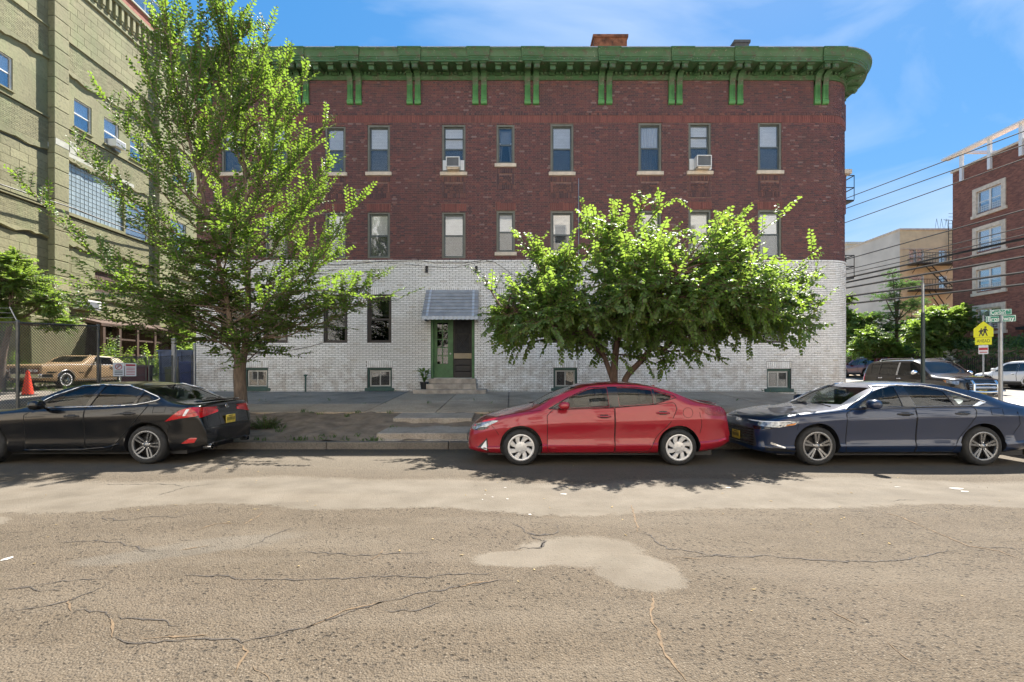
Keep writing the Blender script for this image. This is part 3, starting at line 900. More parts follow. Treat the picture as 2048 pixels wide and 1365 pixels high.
brick_mesh('red_brickwork', rb, .0, .02, MT['red_brick'], seed=2, pick=np.array([i for i in range(len(rb.u0)) if i not in ps]), jit=.004)
so = Bricks()
so.soldiers(0, UEND, zs0, zs1, .0735)
for h in heads2: so.soldiers(h[0], h[1], h[2], h[3], .072)
brick_mesh('soldier_course', so, .006, .03, MT['soldier_brick'], seed=3)
da = Bricks()
da.soldiers(0, UEND, zs1, zd1, .105)
for p in panels:
    da.soldiers(p[0], p[1], p[3] - .2, p[3], .07)
    da.soldiers(p[0], p[1], p[2], p[2] + .2, .07)
    da.soldiers(p[0], p[0] + .1, p[2] + .2, p[3] - .2, .1); da.soldiers(p[1] - .1, p[1], p[2] + .2, p[3] - .2, .1)
    da.rows(p[2] + .2, p[3] - .2, .072, (.102,), p[0] + .1, p[1] - .1, [])
brick_mesh('dark_brick_panel', da, .010, .03, MT['dark_brick'], seed=4, jit=.006)

# window reveals, frames, sashes, panes, blinds
RECESS = .13
def reveal(x0, x1, z0, z1, out, mat):
    mb = MB(); y0, y1 = YF - out, YF + .2
    mb.quad(B((x0, y0, z0)), B((x0, y0, z1)), B((x0, y1, z1)), B((x0, y1, z0)))
    mb.quad(B((x1, y0, z1)), B((x1, y0, z0)), B((x1, y1, z0)), B((x1, y1, z1)))
    mb.quad(B((x0, y0, z1)), B((x1, y0, z1)), B((x1, y1, z1)), B((x0, y1, z1)))
    mb.quad(B((x1, y0, z0)), B((x0, y0, z0)), B((x0, y1, z0)), B((x1, y1, z0)))
    return mb.build('window_reveal', mat, bld)
def ring(mb, x0, x1, z0, z1, wx, wz, y0, y1, wz0=None):
    wz0 = wz if wz0 is None else wz0
    mb.bb(x0, x0 + wx, y0, y1, z0, z1); mb.bb(x1 - wx, x1, y0, y1, z0, z1)
    mb.bb(x0 + wx, x1 - wx, y0 + .001, y1 - .001, z1 - wz, z1); mb.bb(x0 + wx, x1 - wx, y0 + .001, y1 - .001, z0, z0 + wz0)
def window(x0, x1, z0, z1, fl, i):
    out = .04 if fl < 2 else 0
    reveal(x0, x1, z0, z1, out, MT['mortar_white'] if fl < 2 else MT['mortar_red'])
    frame_m = {3: 'win_frame', 2: 'win_frame', 1: 'win_frame_brown', 0: 'teal_sill'}[fl]
    mb = MB()
    y = YF + .045
    cx, zb = (x0 + x1) / 2, z0
    L = lambda v: v
    ox, oz = cx, z0
    ring(mb, x0 - ox, x1 - ox, 0, z1 - z0, .075 if fl else .06, .085, -.02, .12, .05)
    w = mb.build('window', MT[frame_m], bld)
    w.location = B((cx, y, z0))
    hx, hz = (x1 - x0) / 2 - .076, z1 - z0
    if fl == 0:
        m = MB(); ring(m, -hx, hx, .05, hz - .10, .05, .05, .03, .08); m.bb(-.02, .02, .031, .079, .1, hz - .15)
        m.build('sash', MT['aluminium'], w)
        for s in (-1, 1):
            m = MB(); m.bb(min(s * .02, s * (hx - .05)), max(s * .02, s * (hx - .05)), .05, .056, .1, hz - .15)
            m.build('pane', MT['glass_dark'], w)
        m = MB(); m.bb(-hx, hx, .16, .17, .03, hz - .06); m.build('interior', MT['room_dark'], w)
        if i in (0, 3):
            m = MB(); m.prism([(-hx + .06, .12), (-.03, .14), (-.05, hz - .2), (-hx + .1, hz - .16)], 'y', .10, .11); m.build('curtain', MT['curtain'], w)
        m = MB()
        for k in range(17): # security mesh
            a = -hx + .02 + k * (2 * hx - .04) / 16
            m.bb(a - .0016, a + .0016, .012, .015, .05, hz - .1)
        for k in range(13):
            a = .06 + k * (hz - .18) / 12
            m.bb(-hx, hx, .0155, .0185, a - .0016, a + .0016)
        m.build('security_mesh', MT['galv'], w)
        m = MB(); m.bb(x0 - ox - .09, x1 - ox + .09, -.13, .03, -.125, -.004); bevel(m.build('sill', MT['teal_sill'], w), .012, 2)
        return w
    mid = hz * .485
    third = fl == 3 and i in (4, 8)
    sm = MT['sash'] if fl > 1 else MT['win_frame_brown']
    m = MB(); ring(m, -hx, hx, mid, hz - .086, .045, .05, .055, .09, .05)
    up = m.build('sash', sm, w)
    m = MB(); ring(m, -hx, hx, .051, mid + .03, .045, .055, .018, .052, .05)
    lo = m.build('sash', sm, w)
    m = MB(); m.bb(-hx + .045, hx - .045, .070, .075, mid + .05, hz - .136); m.build('pane', MT['glass'] if fl > 1 else MT['glass_dark'], up)
    m = MB(); m.bb(-hx + .045, hx - .045, .030, .035, .1, mid - .02); m.build('pane', MT['glass_screen'] if fl > 1 else MT['glass_dark'], lo)
    if fl > 1 or i == 8:
        # storm screen darkens the lower half
        if not (fl == 3 and i == 5):
            m = MB(); m.bb(-hx + .045, hx - .045, .022, .025, .1, mid - .02)
        drop = {(3, 5): 0.0, (2, 4): .0}.get((fl, i), .06)
        rr = random.Random(fl * 100 + i)
        if (fl, i) in ((3, 7),):
            m = MB()
            n = 40
            for k in range(n):
                a = -hx + .02 + k * (2 * hx - .04) / n; b = a + (2 * hx - .04) / n
                ya, yb_ = .12 + .012 * math.sin(k * 1.1), .12 + .012 * math.sin((k + 1) * 1.1)
                m.quad((a, ya, .06), (b, yb_, .06), (b, yb_, hz - .09), (a, ya, hz - .09))
            m.build('curtain', MT['curtain'], w)
        elif (fl, i) == (3, 5):
            for s in (-1, 1):
                m = MB(); m.prism([(s * hx, .06), (s * (hx - .1), .06), (s * (hx - .16), mid), (s * hx, mid + .2)], 'y', .12, .125); m.build('curtain', MT['blind'], w)
        else:
            # slatted blind, each slat a tilted strip
            m = MB()
            z = .06 + drop; step = .055
            while z < hz - .1:
                m.quad((-hx + .015, .098, z), (hx - .015, .098, z), (hx - .015, .104, z + step * .96), (-hx + .015, .104, z + step * .96))
                z += step
            m.bb(-hx + .01, hx - .01, .10, .13, hz - .12, hz - .09)
            m.build('blind', MT[rr.choice(['blind', 'blind', 'blind_cream', 'blind_grey'])], w)
    else:
        m = MB(); z = hz * (.55 if i % 2 else .4)
        while z < hz - .1:
            m.quad((-hx + .015, .108, z), (hx - .015, .108, z), (hx - .015, .118, z + .034), (-hx + .015, .118, z + .034)); z += .036
        m.build('blind', MT['screen'], w)
    m = MB(); m.bb(-hx, hx, .30, .31, .03, hz - .03); m.build('interior', MT['room_dark'] if fl < 2 else MT['screen'], w)
    if third:
        m = MB(); m.bb(-hx + .045, hx - .045, .026, .05, hz * .70, hz * .70 + .035); m.build('sash', sm, w)
    if fl == 3 or (fl == 2 and i == 5):
        m = MB(); m.bb(x0 - ox - .07, x1 - ox + .07, -.12, .06, -.14, -.004); bevel(m.build('sill', MT['stone_sill'], w), .01, 2)
    return w
for w in WIN: window(*w)

# window air conditioners
def air_conditioner(px, py0, py1, w_px, label):
    x, z0, z1 = fx(px), fz(py1), fz(py0)
    hw = w_px / S / 2; h = z1 - z0
    root = empty('air_conditioner', (x, YF, z0))
    tag(root, label, 'air conditioner', 'window air conditioners')
    m = MB()
    m.bb(-hw, -hw + .035, -.34, .06, 0, h); m.bb(hw - .035, hw, -.34, .06, 0, h); m.bb(-hw + .035, hw - .035, -.34, .06, h - .035, h); m.bb(-hw + .035, hw - .035, -.34, .06, 0, .03)
    bevel(m.build('casing', MT['white_vinyl'], root), .008, 2)
    m = MB(); m.bb(-hw + .036, hw - .036, -.30, -.29, .031, h - .036)
    m.build('condenser_coil', MT['screen'], root)
    m = MB()
    for k in range(12):
        z = .045 + k * (h - .09) / 11
        m.bb(-hw + .036, hw - .036, -.335, -.327, z - .003, z + .003)
    m.build('grille', MT['galv_dark'], root)
    m = MB(); m.bb(-hw * .8, hw * .8, -.28, .02, -.07, -.002); m.build('support', MT['stone_sill'], root)
    m = MB(); m.bb(-hw - .16, -hw - .002, .0, .03, .0, h); m.bb(hw + .002, hw + .14, .0, .03, 0, h); m.build('side_panel', MT['white_vinyl'], root)
air_conditioner(907.5, 321, 341, 27, 'white window air conditioner on the sill above the door awning')
air_conditioner(1402, 318, 340, 29, 'white window air conditioner in the top floor window above the round leafy tree')

# entrance
dx0, dx1, dz0, dz1 = DOOR
dr = empty('entrance', ((dx0 + dx1) / 2, YF, dz0), parent=bld)
dr.location = B(((dx0 + dx1) / 2, YF, dz0))
dw, dh = (dx1 - dx0) / 2, dz1 - dz0
m = MB()
m.bb(-dw, -dw + .10, -.02, .22, 0, dh); m.bb(dw - .10, dw, -.02, .22, 0, dh); m.bb(-dw + .1, dw - .1, -.02, .22, dh - .1, dh)
bevel(m.build('door_frame', MT['door_paint'], dr), .012, 2)
m = MB(); m.bb(-dw + .1, dw - .1, .02, .22, -.03, .015); m.build('threshold', MT['aluminium'], dr)
m = MB(); m.bb(-dw - .06, dw + .06, .55, .6, -.2, dh + .1); m.build('hallway', MT['room_dark'], dr)
def door_leaf():
    m = MB()
    a, b = -dw + .105, .0
    st_ = .15
    m.bb(a, a + .12, .10, .15, .02, dh - .11); m.bb(b - .20, b, .10, .15, .02, dh - .11)
    m.bb(a + .12, b - .2, .10, .15, dh - .30, dh - .11); m.bb(a + .12, b - .2, .10, .15, .02, .55)
    g0, g1 = a + .12, b - .20
    n = 5; z0, z1 = .55, dh - .30
    gm = (g0 + g1) / 2
    m.bb(gm - .018, gm + .018, .105, .145, z0, z1)
    for k in range(1, n): 
        z = z0 + (z1 - z0) * k / n
        m.bb(g0, g1, .106, .144, z - .016, z + .016)
    d = m.build('door', MT['door_paint'], dr)
    for k in range(n):
        for (p, q) in ((g0, gm - .018), (gm + .018, g1)):
            m = MB(); za, zb = z0 + (z1 - z0) * k / n + .017, z0 + (z1 - z0) * (k + 1) / n - .017
            m.bb(p, q, .12, .125, za, zb); m.build('door_pane', MT['glass_dark'], dr)
    m = MB(); m.lathe([(.0, -.05), (.03, -.05), (.035, -.03), (.02, -.01), (.02, .0)], (b - .1, .10, .95), 'y', 12); m.build('door_knob', MT['aluminium'], dr)
door_leaf()
m = MB()
a, b = .012, dw - .105
m.bb(a, a + .06, .13, .17, .02, dh - .11); m.bb(b - .06, b, .13, .17, .02, dh - .11); m.bb(a + .06, b - .06, .13, .17, dh - .2, dh - .11)
d = m.build('door', MT['wood_dark'], dr); d['label'] = 'dark wooden door with a tan rail'
for k in range(3):
    m = MB(); m.bb(a + .06, b - .06, .14, .16, .03 + k * .24, .255 + k * .24); bevel(m.build('plank', MT['wood_dark'], dr), .01, 1)
m = MB(); m.bb(a + .02, b - .02, .12, .15, .76, .97); m.build('rail_board', MT['wood_tan'], dr)
m = MB(); m.bb(a + .06, b - .06, .155, .165, .98, dh - .2); m.build('upper_panel', MT['room_dark'], dr)
m = MB()
za, zb = 1.02, 1.72
m.tube([(a + .1, .15, za), (b - .1, .15, zb)], .012, 6); m.tube([(a + .1, .148, zb), (b - .1, .148, za)], .012, 6)
m.bb(a + .09, b - .09, .14, .153, za - .01, za + .01); m.bb(a + .09, b - .09, .14, .153, zb - .01, zb + .01)
m.bb(a + .09, a + .11, .141, .152, za, zb); m.bb(b - .11, b - .09, .141, .152, za, zb)
m.build('lattice', MT['wood_dark'], dr)

# door steps
st2 = empty('door_steps', (-2.25, 17.8, .82)); tag(st2, 'three worn brown stone steps below the green front door', 'steps')
O2 = (-2.25, 17.8, .82)
stone_block('step', fx(836), fx(975), 17.52, 18.42, .6, .96, MT['concrete'], st2, O2, .02)
stone_block('step', fx(858), fx(955), 17.85, 18.43, .961, 1.165, MT['concrete'], st2, O2, .018)
stone_block('step', fx(860), fx(953), 18.14, 18.46, 1.166, 1.362, MT['concrete'], st2, O2, .018)

# awning over the door
aw = empty('awning', ((fx(853) + fx(957)) / 2, YF - .05, 3.6))
tag(aw, 'grey ribbed metal awning with scalloped edge above the green front door', 'awning')
ax0, ax1 = fx(853) + 2.25 - 2.25, fx(957)
cxa = (fx(853) + fx(957)) / 2
hwT, hwB = (fx(957) - fx(853)) / 2, (fx(957) - fx(853)) / 2 + .035
zt, zb_, pr = fz(581) - 3.6, 3.66 - 3.6, .74
n = 8
for k in range(n):
    t0, t1 = k / n, (k + 1) / n
    def AP(t, s, o): 
        return (s * (hwT + (hwB - hwT) * t), -.0 - pr * t - o * .75, zt + (zb_ - zt) * t + o * .6)
    m = MB()
    A = [AP(t0, -1, .0), AP(t0, 1, .0), AP(t1, 1, .022), AP(t1, -1, .022)]
    Bm = [tuple(Vector(p) - Vector((0, -.012, .012))) for p in A]
    m.hexa([Bm[0], Bm[1], Bm[2], Bm[3], A[0], A[1], A[2], A[3]])
    m.build('slat', MT['awning'], aw)
for s in (-.82, .82):
    m = MB()
    for k in range(n):
        t0, t1 = k / n, (k + 1) / n
        A = [AP(t0, s - .04, .012), AP(t0, s + .04, .012), AP(t1, s + .04, .034), AP(t1, s - .04, .034)]
        Bm = [tuple(Vector(p) - Vector((0, -.008, .008))) for p in A]
        m.hexa([Bm[0], Bm[1], Bm[2], Bm[3], A[0], A[1], A[2], A[3]])
    m.build('awning_stripe', MT['awning_light'], aw)
m = MB()   # corrugated valance with scalloped edge
N = 60
V0 = []
for i in range(N + 1):
    x = -hwB + 2 * hwB * i / N
    y = -pr - .02 + .012 * math.cos(i / N * 2 * PI * 13)
    zz = zb_ - .10 - .022 * abs(math.sin(i / N * PI * 13))
    V0 += [(x, y, zb_ + .01), (x, y, zz)]
m.add(V0, [(2 * i, 2 * i + 1, 2 * i + 3, 2 * i + 2) for i in range(N)])
m.build('valance', MT['awning_light'], aw)
for s in (-1, 1):
    m = MB(); m.prism([(-.0, zt), (-pr, zb_), (-pr, zb_ - .06), (-.0, zb_ - .12)], 'x', s * hwT - .006 + (0 if s < 0 else 0), s * hwT + .006)
    m.build('side_wing', MT['awning'], aw)
    m = MB(); m.tube([(s * (hwT - .06), -.02, zb_ - .1), (s * (hwT - .02), -pr + .04, zb_ - .02)], .012, 6); m.build('bracket', MT['galv'], aw)

# ------------------------------------------------------------------ cornice
cor = empty('cornice', parent=bld)
cor.location = (0, 0, 0)
def sweep(name, prof, mat, u0, u1, n_arc=18, parent=cor, smooth=False):
    """prof: list of (out, z); follows the facade line round the corner"""
    us = [u0]
    if u1 > UF:
        if u0 < UF: us.append(UF)
        a = max(u0, UF); b = min(u1, UA)
        us += [a + (b - a) * i / n_arc for i in range(1, n_arc + 1)]
        if u1 > UA: us.append(u1)
    else: us.append(u1)
    V = [B(fpos(u, z, o_)) for u in us for (o_, z) in prof]
    k = len(prof)
    F = [(i * k + j, (i + 1) * k + j, (i + 1) * k + j + 1, i * k + j + 1) for i in range(len(us) - 1) for j in range(k - 1)]
    F.append(tuple(range(k))); F.append(tuple((len(us) - 1) * k + j for j in reversed(range(k))))
    return mesh_np(name, V, F, mat, parent, smooth, 30 if smooth else None)
PRJ = .86
sweep('frieze', [(-.02, 12.84), (.05, 12.84), (.065, 12.86), (.05, 12.885), (.05, 12.99), (.075, 13.0), (.075, 13.02), (.02, 13.02), (.02, 13.16), (-.02, 13.16)], MT['cornice'], 0, UEND + 2)
crown = [(.0, 13.15), (.70, 13.13), (.70, 13.20), (.725, 13.215), (.725, 13.27), (.75, 13.29), (.77, 13.36), (.80, 13.43), (.845, 13.49), (PRJ, 13.50), (PRJ, 13.545), (.0, 13.60)]
sweep('crown_moulding', crown, MT['cornice'], -.75, UEND + 2, smooth=True)
sweep('gravel_stop', [(.0, 13.61), (PRJ + .012, 13.548), (PRJ + .012, 13.575), (.0, 13.66)], MT['gravel_stop'], -.76, UEND + 2)
# dentils
V, F = [], []
u = .06
den = Bricks()
while u < UEND + .6:
    den.add(u, u + .075, 13.022, 13.115); u += .15
o = brick_mesh('dentil_course', den, .125, .11, MT['cornice'], jit=0, chamfer=0); o.parent = cor
# breaks in the crown over each pair of consoles, and the consoles
pairs = [(402, 419), (597, 613), (701, 718), (820, 836), (951, 968), (1055, 1072), (1202, 1218), (1342, 1358), (1463, 1479), (1633, 1649)]
def console_mesh(hw):
    """side profile (out, z) of a scrolled console and its fluted leg, as a solid"""
    prof = [(0, 12.62), (.07, 12.62), (.10, 12.72), (.115, 12.84), (.14, 12.93), (.22, 13.0), (.34, 13.03), (.46, 13.0), (.56, 12.93), (.66, 12.93), (.66, 13.125), (.0, 13.125)]
    m = MB()
    m.prism([(-o_, z) for o_, z in prof], 'x', -hw, hw)
    m.bb(-hw * .68, hw * .68, -.682, -.66, 12.945, 13.07); m.bb(-hw - .03, hw + .03, -.71, -.3, 13.08, 13.128)
    return m
def leg_mesh(hw):
    m = MB()
    z0, z1 = 11.90, 12.80
    m.bb(-hw, hw, -.055, 0, z0 + .16, z1)
    m.prism([(-.0, z0), (-.075, z0 + .02), (-.095, z0 + .10), (-.085, z0 + .16), (0, z0 + .16)], 'x', -hw - .012, hw + .012)
    m.bb(-hw - .008, hw + .008, -.085, 0, z1, z1 + .05)
    for k in (-1, 0, 1):
        m.bb(k * hw * .56 - hw * .17, k * hw * .56 + hw * .17, -.078, -.055, z0 + .22, z1 - .05)
    m.bb(-hw, -hw + .014, -.078, -.055, z0 + .16, z1); m.bb(hw - .014, hw, -.078, -.055, z0 + .16, z1)
    return m
hw = .105
cproto = lproto = None
def put_on_facade(o, u):
    x, y, z = fpos(u, 0, 0)
    t = min(max((u - UF) / RC, 0), PI / 2) if u > UF else 0
    o.location = (x, y - YF, -BO.z); o.rotation_euler = (0, 0, t)
for pa in pairs:
    for p in pa:
        u = fx(p) - XL
        if cproto is None:
            cproto = console_mesh(hw).build('console', MT['cornice'], cor); lproto = leg_mesh(hw).build('pilaster_strip', MT['green_paint'], cor)
            c, l = cproto, lproto
        else:
            c = cproto.copy(); COL.objects.link(c); c.parent = cor
            l = lproto.copy(); COL.objects.link(l); l.parent = cor
        put_on_facade(c, u); put_on_facade(l, u)
    um = fx((pa[0] + pa[1]) / 2) - XL
    m = MB()
    cr = [(o_ + .06 if o_ > .5 else o_, z + (.004 if z < 13.3 else .012)) for o_, z in crown]
    m.prism([(-o_, z - .002) for o_, z in cr], 'x', -.36, .36)
    o = m.build('crown_break', MT['cornice'], cor); put_on_facade(o, um)
    # flare the top of the break outwards a little
    for v in o.data.vertices:
        t = (v.co.z - 13.13) / .45
        v.co.x *= 1 + .22 * max(0, min(1, t))
# small modillions between the pairs
def modillion():
    m = MB()
    prof = [(0, 12.98), (.06, 12.98), (.16, 13.02), (.30, 12.99), (.40, 12.93), (.50, 12.93), (.50, 13.125), (0, 13.125)]
    prof = [(o_ + .05, z) for o_, z in prof]
    m.prism([(-o_, z) for o_, z in prof], 'x', -.10, .10)
    m.bb(-.125, .125, -.64, -.1, 13.075, 13.128)
    return m.build('modillion', MT['cornice'], cor)
mproto = modillion()
first = True
cs = [fx((a + b) / 2) - XL for a, b in pairs]
spans = [(-.1, cs[0])] + list(zip(cs[:-1], cs[1:])) + [(cs[-1], UA + 1.2)]
for a, b in spans:
    g = b - a - .9
    k = max(1, int(round(g / .58)))
    for i in range(k):
        u = a + .45 + g * (i + .5) / k
        if first: o = mproto; first = False
        else: o = mproto.copy(); COL.objects.link(o); o.parent = cor
        put_on_facade(o, u)

# chimneys, pipes and wires on the building
def chimney(x0, x1, y0, y1, z1, mat, label):
    m = MB(); m.bb(x0, x1, y0, y1, 12.9, z1 - .12)
    m.box(((x0 + x1) / 2, (y0 + y1) / 2, z1 - .06), (x1 - x0 + .1, y1 - y0 + .1, .12))
    root = m.build('chimney', [mat], bld); root.location = (-BO.x, -BO.y, -BO.z)
    root['label'] = label
MT['rust_brick'] = simple('rust stained chimney brick', (.20, .075, .035), .85, var=.7, scale=4, bump=.5, bscale=30, detail=9)
chimney(fx(1188) * 21 / 18.5, fx(1254) * 21 / 18.5, 21, 22.2, 1.6 + 675 * 21 / 960, MT['rust_brick'], 'broad rust stained brick chimney')
chimney(fx(1470) * 21 / 18.5, fx(1498) * 21 / 18.5, 21, 21.9, 1.6 + 664 * 21 / 960, MT['roof'], 'small dark chimney')
def wall_cable(name, pts, r=.008, out=.06, mat='wire'):
    P = [B(fpos(fx(a) - XL, fz(b), out)) for a, b in pts]
    m = MB(); m.tube(P, r, 6); return m.build(name, MT[mat], bld, True)
wall_cable('conduit', [(1157, 358), (1157, 770)], .014, .03, 'galv')
wall_cable('conduit', [(1254, 575), (1254, 780)], .014, .06, 'galv')
wall_cable('wall_cable', [(400, 690), (510, 706), (545, 706), (590, 700), (620, 694), (645, 687)], .009)
wall_cable('wall_cable', [(600, 527), (680, 531), (760, 524), (840, 522), (870, 527), (930, 527), (970, 521), (990, 526), (1040, 560)], .008)
wall_cable('wall_cable', [(775, 527), (850, 533), (905, 537), (952, 527), (985, 523)], .006)
for px in (854, 953):
    m = MB(); x, y, z = B(fpos(fx(px) - XL, fz(536), .0)); m.lathe([(0, -.12), (.05, -.12), (.06, -.05), (.03, .02)], (x, y, z), 'y', 10); m.lathe([(.0, .0), (.05, 0), (.05, .14), (0, .14)], (x, y - .1, z - .2), 'z', 10); m.build('wall_lamp', MT['iron'], bld, True)
# vent pipe at the foot of the wall
vp = empty('vent_pipe', (fx(616), 18.28, walk_z(-7.8, 18.28))); tag(vp, 'short dark green vent pipe standing against the white brick wall', 'pipe')
m = MB(); m.tube([(0, 0, 0), (0, 0, .60)], .032, 10); m.build('pipe', MT['teal_sill'], vp, True)
m = MB(); m.lathe([(.0, .66), (.07, .65), (.07, .62), (.035, .58)], (0, 0, 0), 'z', 12); m.build('cap', MT['teal_sill'], vp, True)
# bay on the flank and the fire escape that hangs from it
m = MB()
def bay(z0, z1):
    m.prism([(13.30, 19.95), (13.75, 20.0), (14.02, 20.15), (14.09, 20.4), (14.09, 23.6), (13.30, 24.0)], 'z', z0, z1)
bay(11.75, 12.83); bay(8.25, 9.88)
m.prism([(13.30, 19.95), (13.9, 20.4), (13.9, 23.4), (13.30, 24.0)], 'z', 7.95, 8.25)
m.prism([(13.30, 19.95), (13.9, 20.4), (13.9, 23.4), (13.30, 24.0)], 'z', 11.45, 11.75)
o = m.build('flank_bay', MT['red_brick'], bld); o.location = tuple(-BO)
m = MB(); m.bb(13.36, 14.16, 19.98, 24.2, 9.88, 10.06); o = m.build('flank_sill', MT['stone_sill'], bld); o.location = tuple(-BO)
def balcony(z, h):
    m = MB()
    x0, x1, y0, y1 = 13.42, 14.47, 20.3, 24.5
    m.bb(x0, x1, y0, y1, z - .06, z)
    for q in (h, h * .5):
        m.tube([(x0, y0, z + q), (x1, y0, z + q), (x1, y1, z + q)], .022, 6)
    for k in range(9):
        y = y0 + (y1 - y0) * k / 8; m.tube([(x1, y, z), (x1, y, z + h)], .014, 5)
    for k in range(4):
        x = x0 + (x1 - x0) * k / 3; m.tube([(x, y0, z), (x, y0, z + h)], .014, 5)
    o = m.build('fire_escape', MT['iron'], bld); o.location = tuple(-BO)
balcony(8.9, 1.02); balcony(5.62, .92)
# ------------------------------------------------------------------ trees
def leaves_mesh(name, P, D, N, Sz, mat, parent, width=.55, fold=.18, droop=.25):
    """ovate folded leaves: P base, D direction, N face normal, Sz length"""
    P = np.asarray(P); D = np.asarray(D); N = np.asarray(N); Sz = np.asarray(Sz)[:, None]
    D = D / (np.linalg.norm(D, axis=1, keepdims=True) + 1e-9)
    W = np.cross(N, D); W /= (np.linalg.norm(W, axis=1, keepdims=True) + 1e-9)
    N = np.cross(D, W)
    def pt(l, w, h): return P + D * Sz * l + W * Sz * w * width + N * Sz * h
    V = np.stack([pt(0, 0, 0), pt(.32, .5, fold * .5), pt(.72, .36, fold * .3 - droop * .3), pt(1, 0, -droop), pt(.72, -.36, fold * .3 - droop * .3), pt(.32, -.5, fold * .5), pt(.5, 0, -.02)], 1).reshape(-1, 3)
    base = np.array([(0, 6, 1, 1), (1, 6, 2, 2), (2, 6, 3, 3), (3, 6, 4, 4), (4, 6, 5, 5), (5, 6, 0, 0)])[:, :3]
    n = len(P)
    F = (base[None] + (np.arange(n) * 7)[:, None, None]).reshape(-1, 3)
    return mesh_np(name, V, F, mat, parent)

def bez(p0, p1, p2, n):
    t = np.linspace(0, 1, n)[:, None]
    return (1 - t) ** 2 * p0 + 2 * t * (1 - t) * p1 + t ** 2 * p2

class Tree:
    def __init__(s, seed): s.rg = np.random.default_rng(seed); s.P = []; s.D = []; s.N = []; s.S = []; s.br = MB(); s.nodes = []
    def stem(s, pts, r0, r1, n=8):
        pts = np.asarray(pts, float)
        # smooth resample
        m = max(8, len(pts) * 5)
        d = np.r_[0, np.cumsum(np.linalg.norm(np.diff(pts, axis=0), axis=1))]
        tt = np.linspace(0, d[-1], m)
        q = np.stack([np.interp(tt, d, pts[:, k]) for k in range(3)], 1)
        for _ in range(3): q[1:-1] = (q[:-2] + 2 * q[1:-1] + q[2:]) / 4
        r = r0 + (r1 - r0) * (tt / d[-1]) ** .8
        s.br.tube(q, list(r), n)
        for a, b in zip(q, r): s.nodes.append((*a, b))
        return q
    def shoot(s, q, leaf, gap, ranks=True, t0=.15, droopdir=.0, tipscale=.55, face=None):
        """leaves set alternately on the two sides of a twig"""
        rg = s.rg
        seg = np.linalg.norm(np.diff(q, axis=0), axis=1); L = seg.sum()
        d = np.r_[0, np.cumsum(seg)]
        n = int(L * (1 - t0) / gap)
        if n < 1: return
        ts = L * t0 + (np.arange(n) + rg.uniform(-.2, .2, n)) * gap
        P = np.stack([np.interp(ts, d, q[:, k]) for k in range(3)], 1)
        e = np.clip(ts + .03, 0, L); P2 = np.stack([np.interp(e, d, q[:, k]) for k in range(3)], 1)
        b_ = np.clip(ts - .03, 0, L); P1 = np.stack([np.interp(b_, d, q[:, k]) for k in range(3)], 1)
        T = P2 - P1; T /= np.linalg.norm(T, axis=1, keepdims=True) + 1e-9
        up = np.array([0, 0, 1.0]) + rg.normal(0, .25, 3)
        side = np.cross(T, up); side /= np.linalg.norm(side, axis=1, keepdims=True) + 1e-9
        sg = np.where(np.arange(n) % 2 == 0, 1, -1)[:, None]
        nrm = np.cross(side, T)
        D = T * rg.uniform(.35, .8, (n, 1)) + side * sg * 1.0 + nrm * rg.normal(.12, .22, (n, 1)) + np.array([0, 0, -1]) * droopdir * rg.uniform(.5, 1.3, (n, 1))
        N = nrm + rg.normal(0, .38, (n, 3)) + np.array([0, 0, .4])
        fr = (ts / L)
        S = leaf * rg.uniform(.7, 1.15, n) * (1 - (1 - tipscale) * np.clip((fr - .7) / .3, 0, 1))
        s.P.append(P); s.D.append(D); s.N.append(N); s.S.append(S)
    def build(s, name, base, label, cat, leaf_mat_, bark, group=None, width=.55, trunk_name='trunk', fold=.18, droop=.25):
        root = empty(name, base); tag(root, label, cat, group)
        o = s.br.build(trunk_name, bark, root, True, 60, loc=base); o.location = (0, 0, 0)
        P = np.concatenate(s.P) - np.array(base)
        c = leaves_mesh('crown', P, np.concatenate(s.D), np.concatenate(s.N), np.concatenate(s.S), leaf_mat_, root, width, fold, droop)
        return root, len(P)

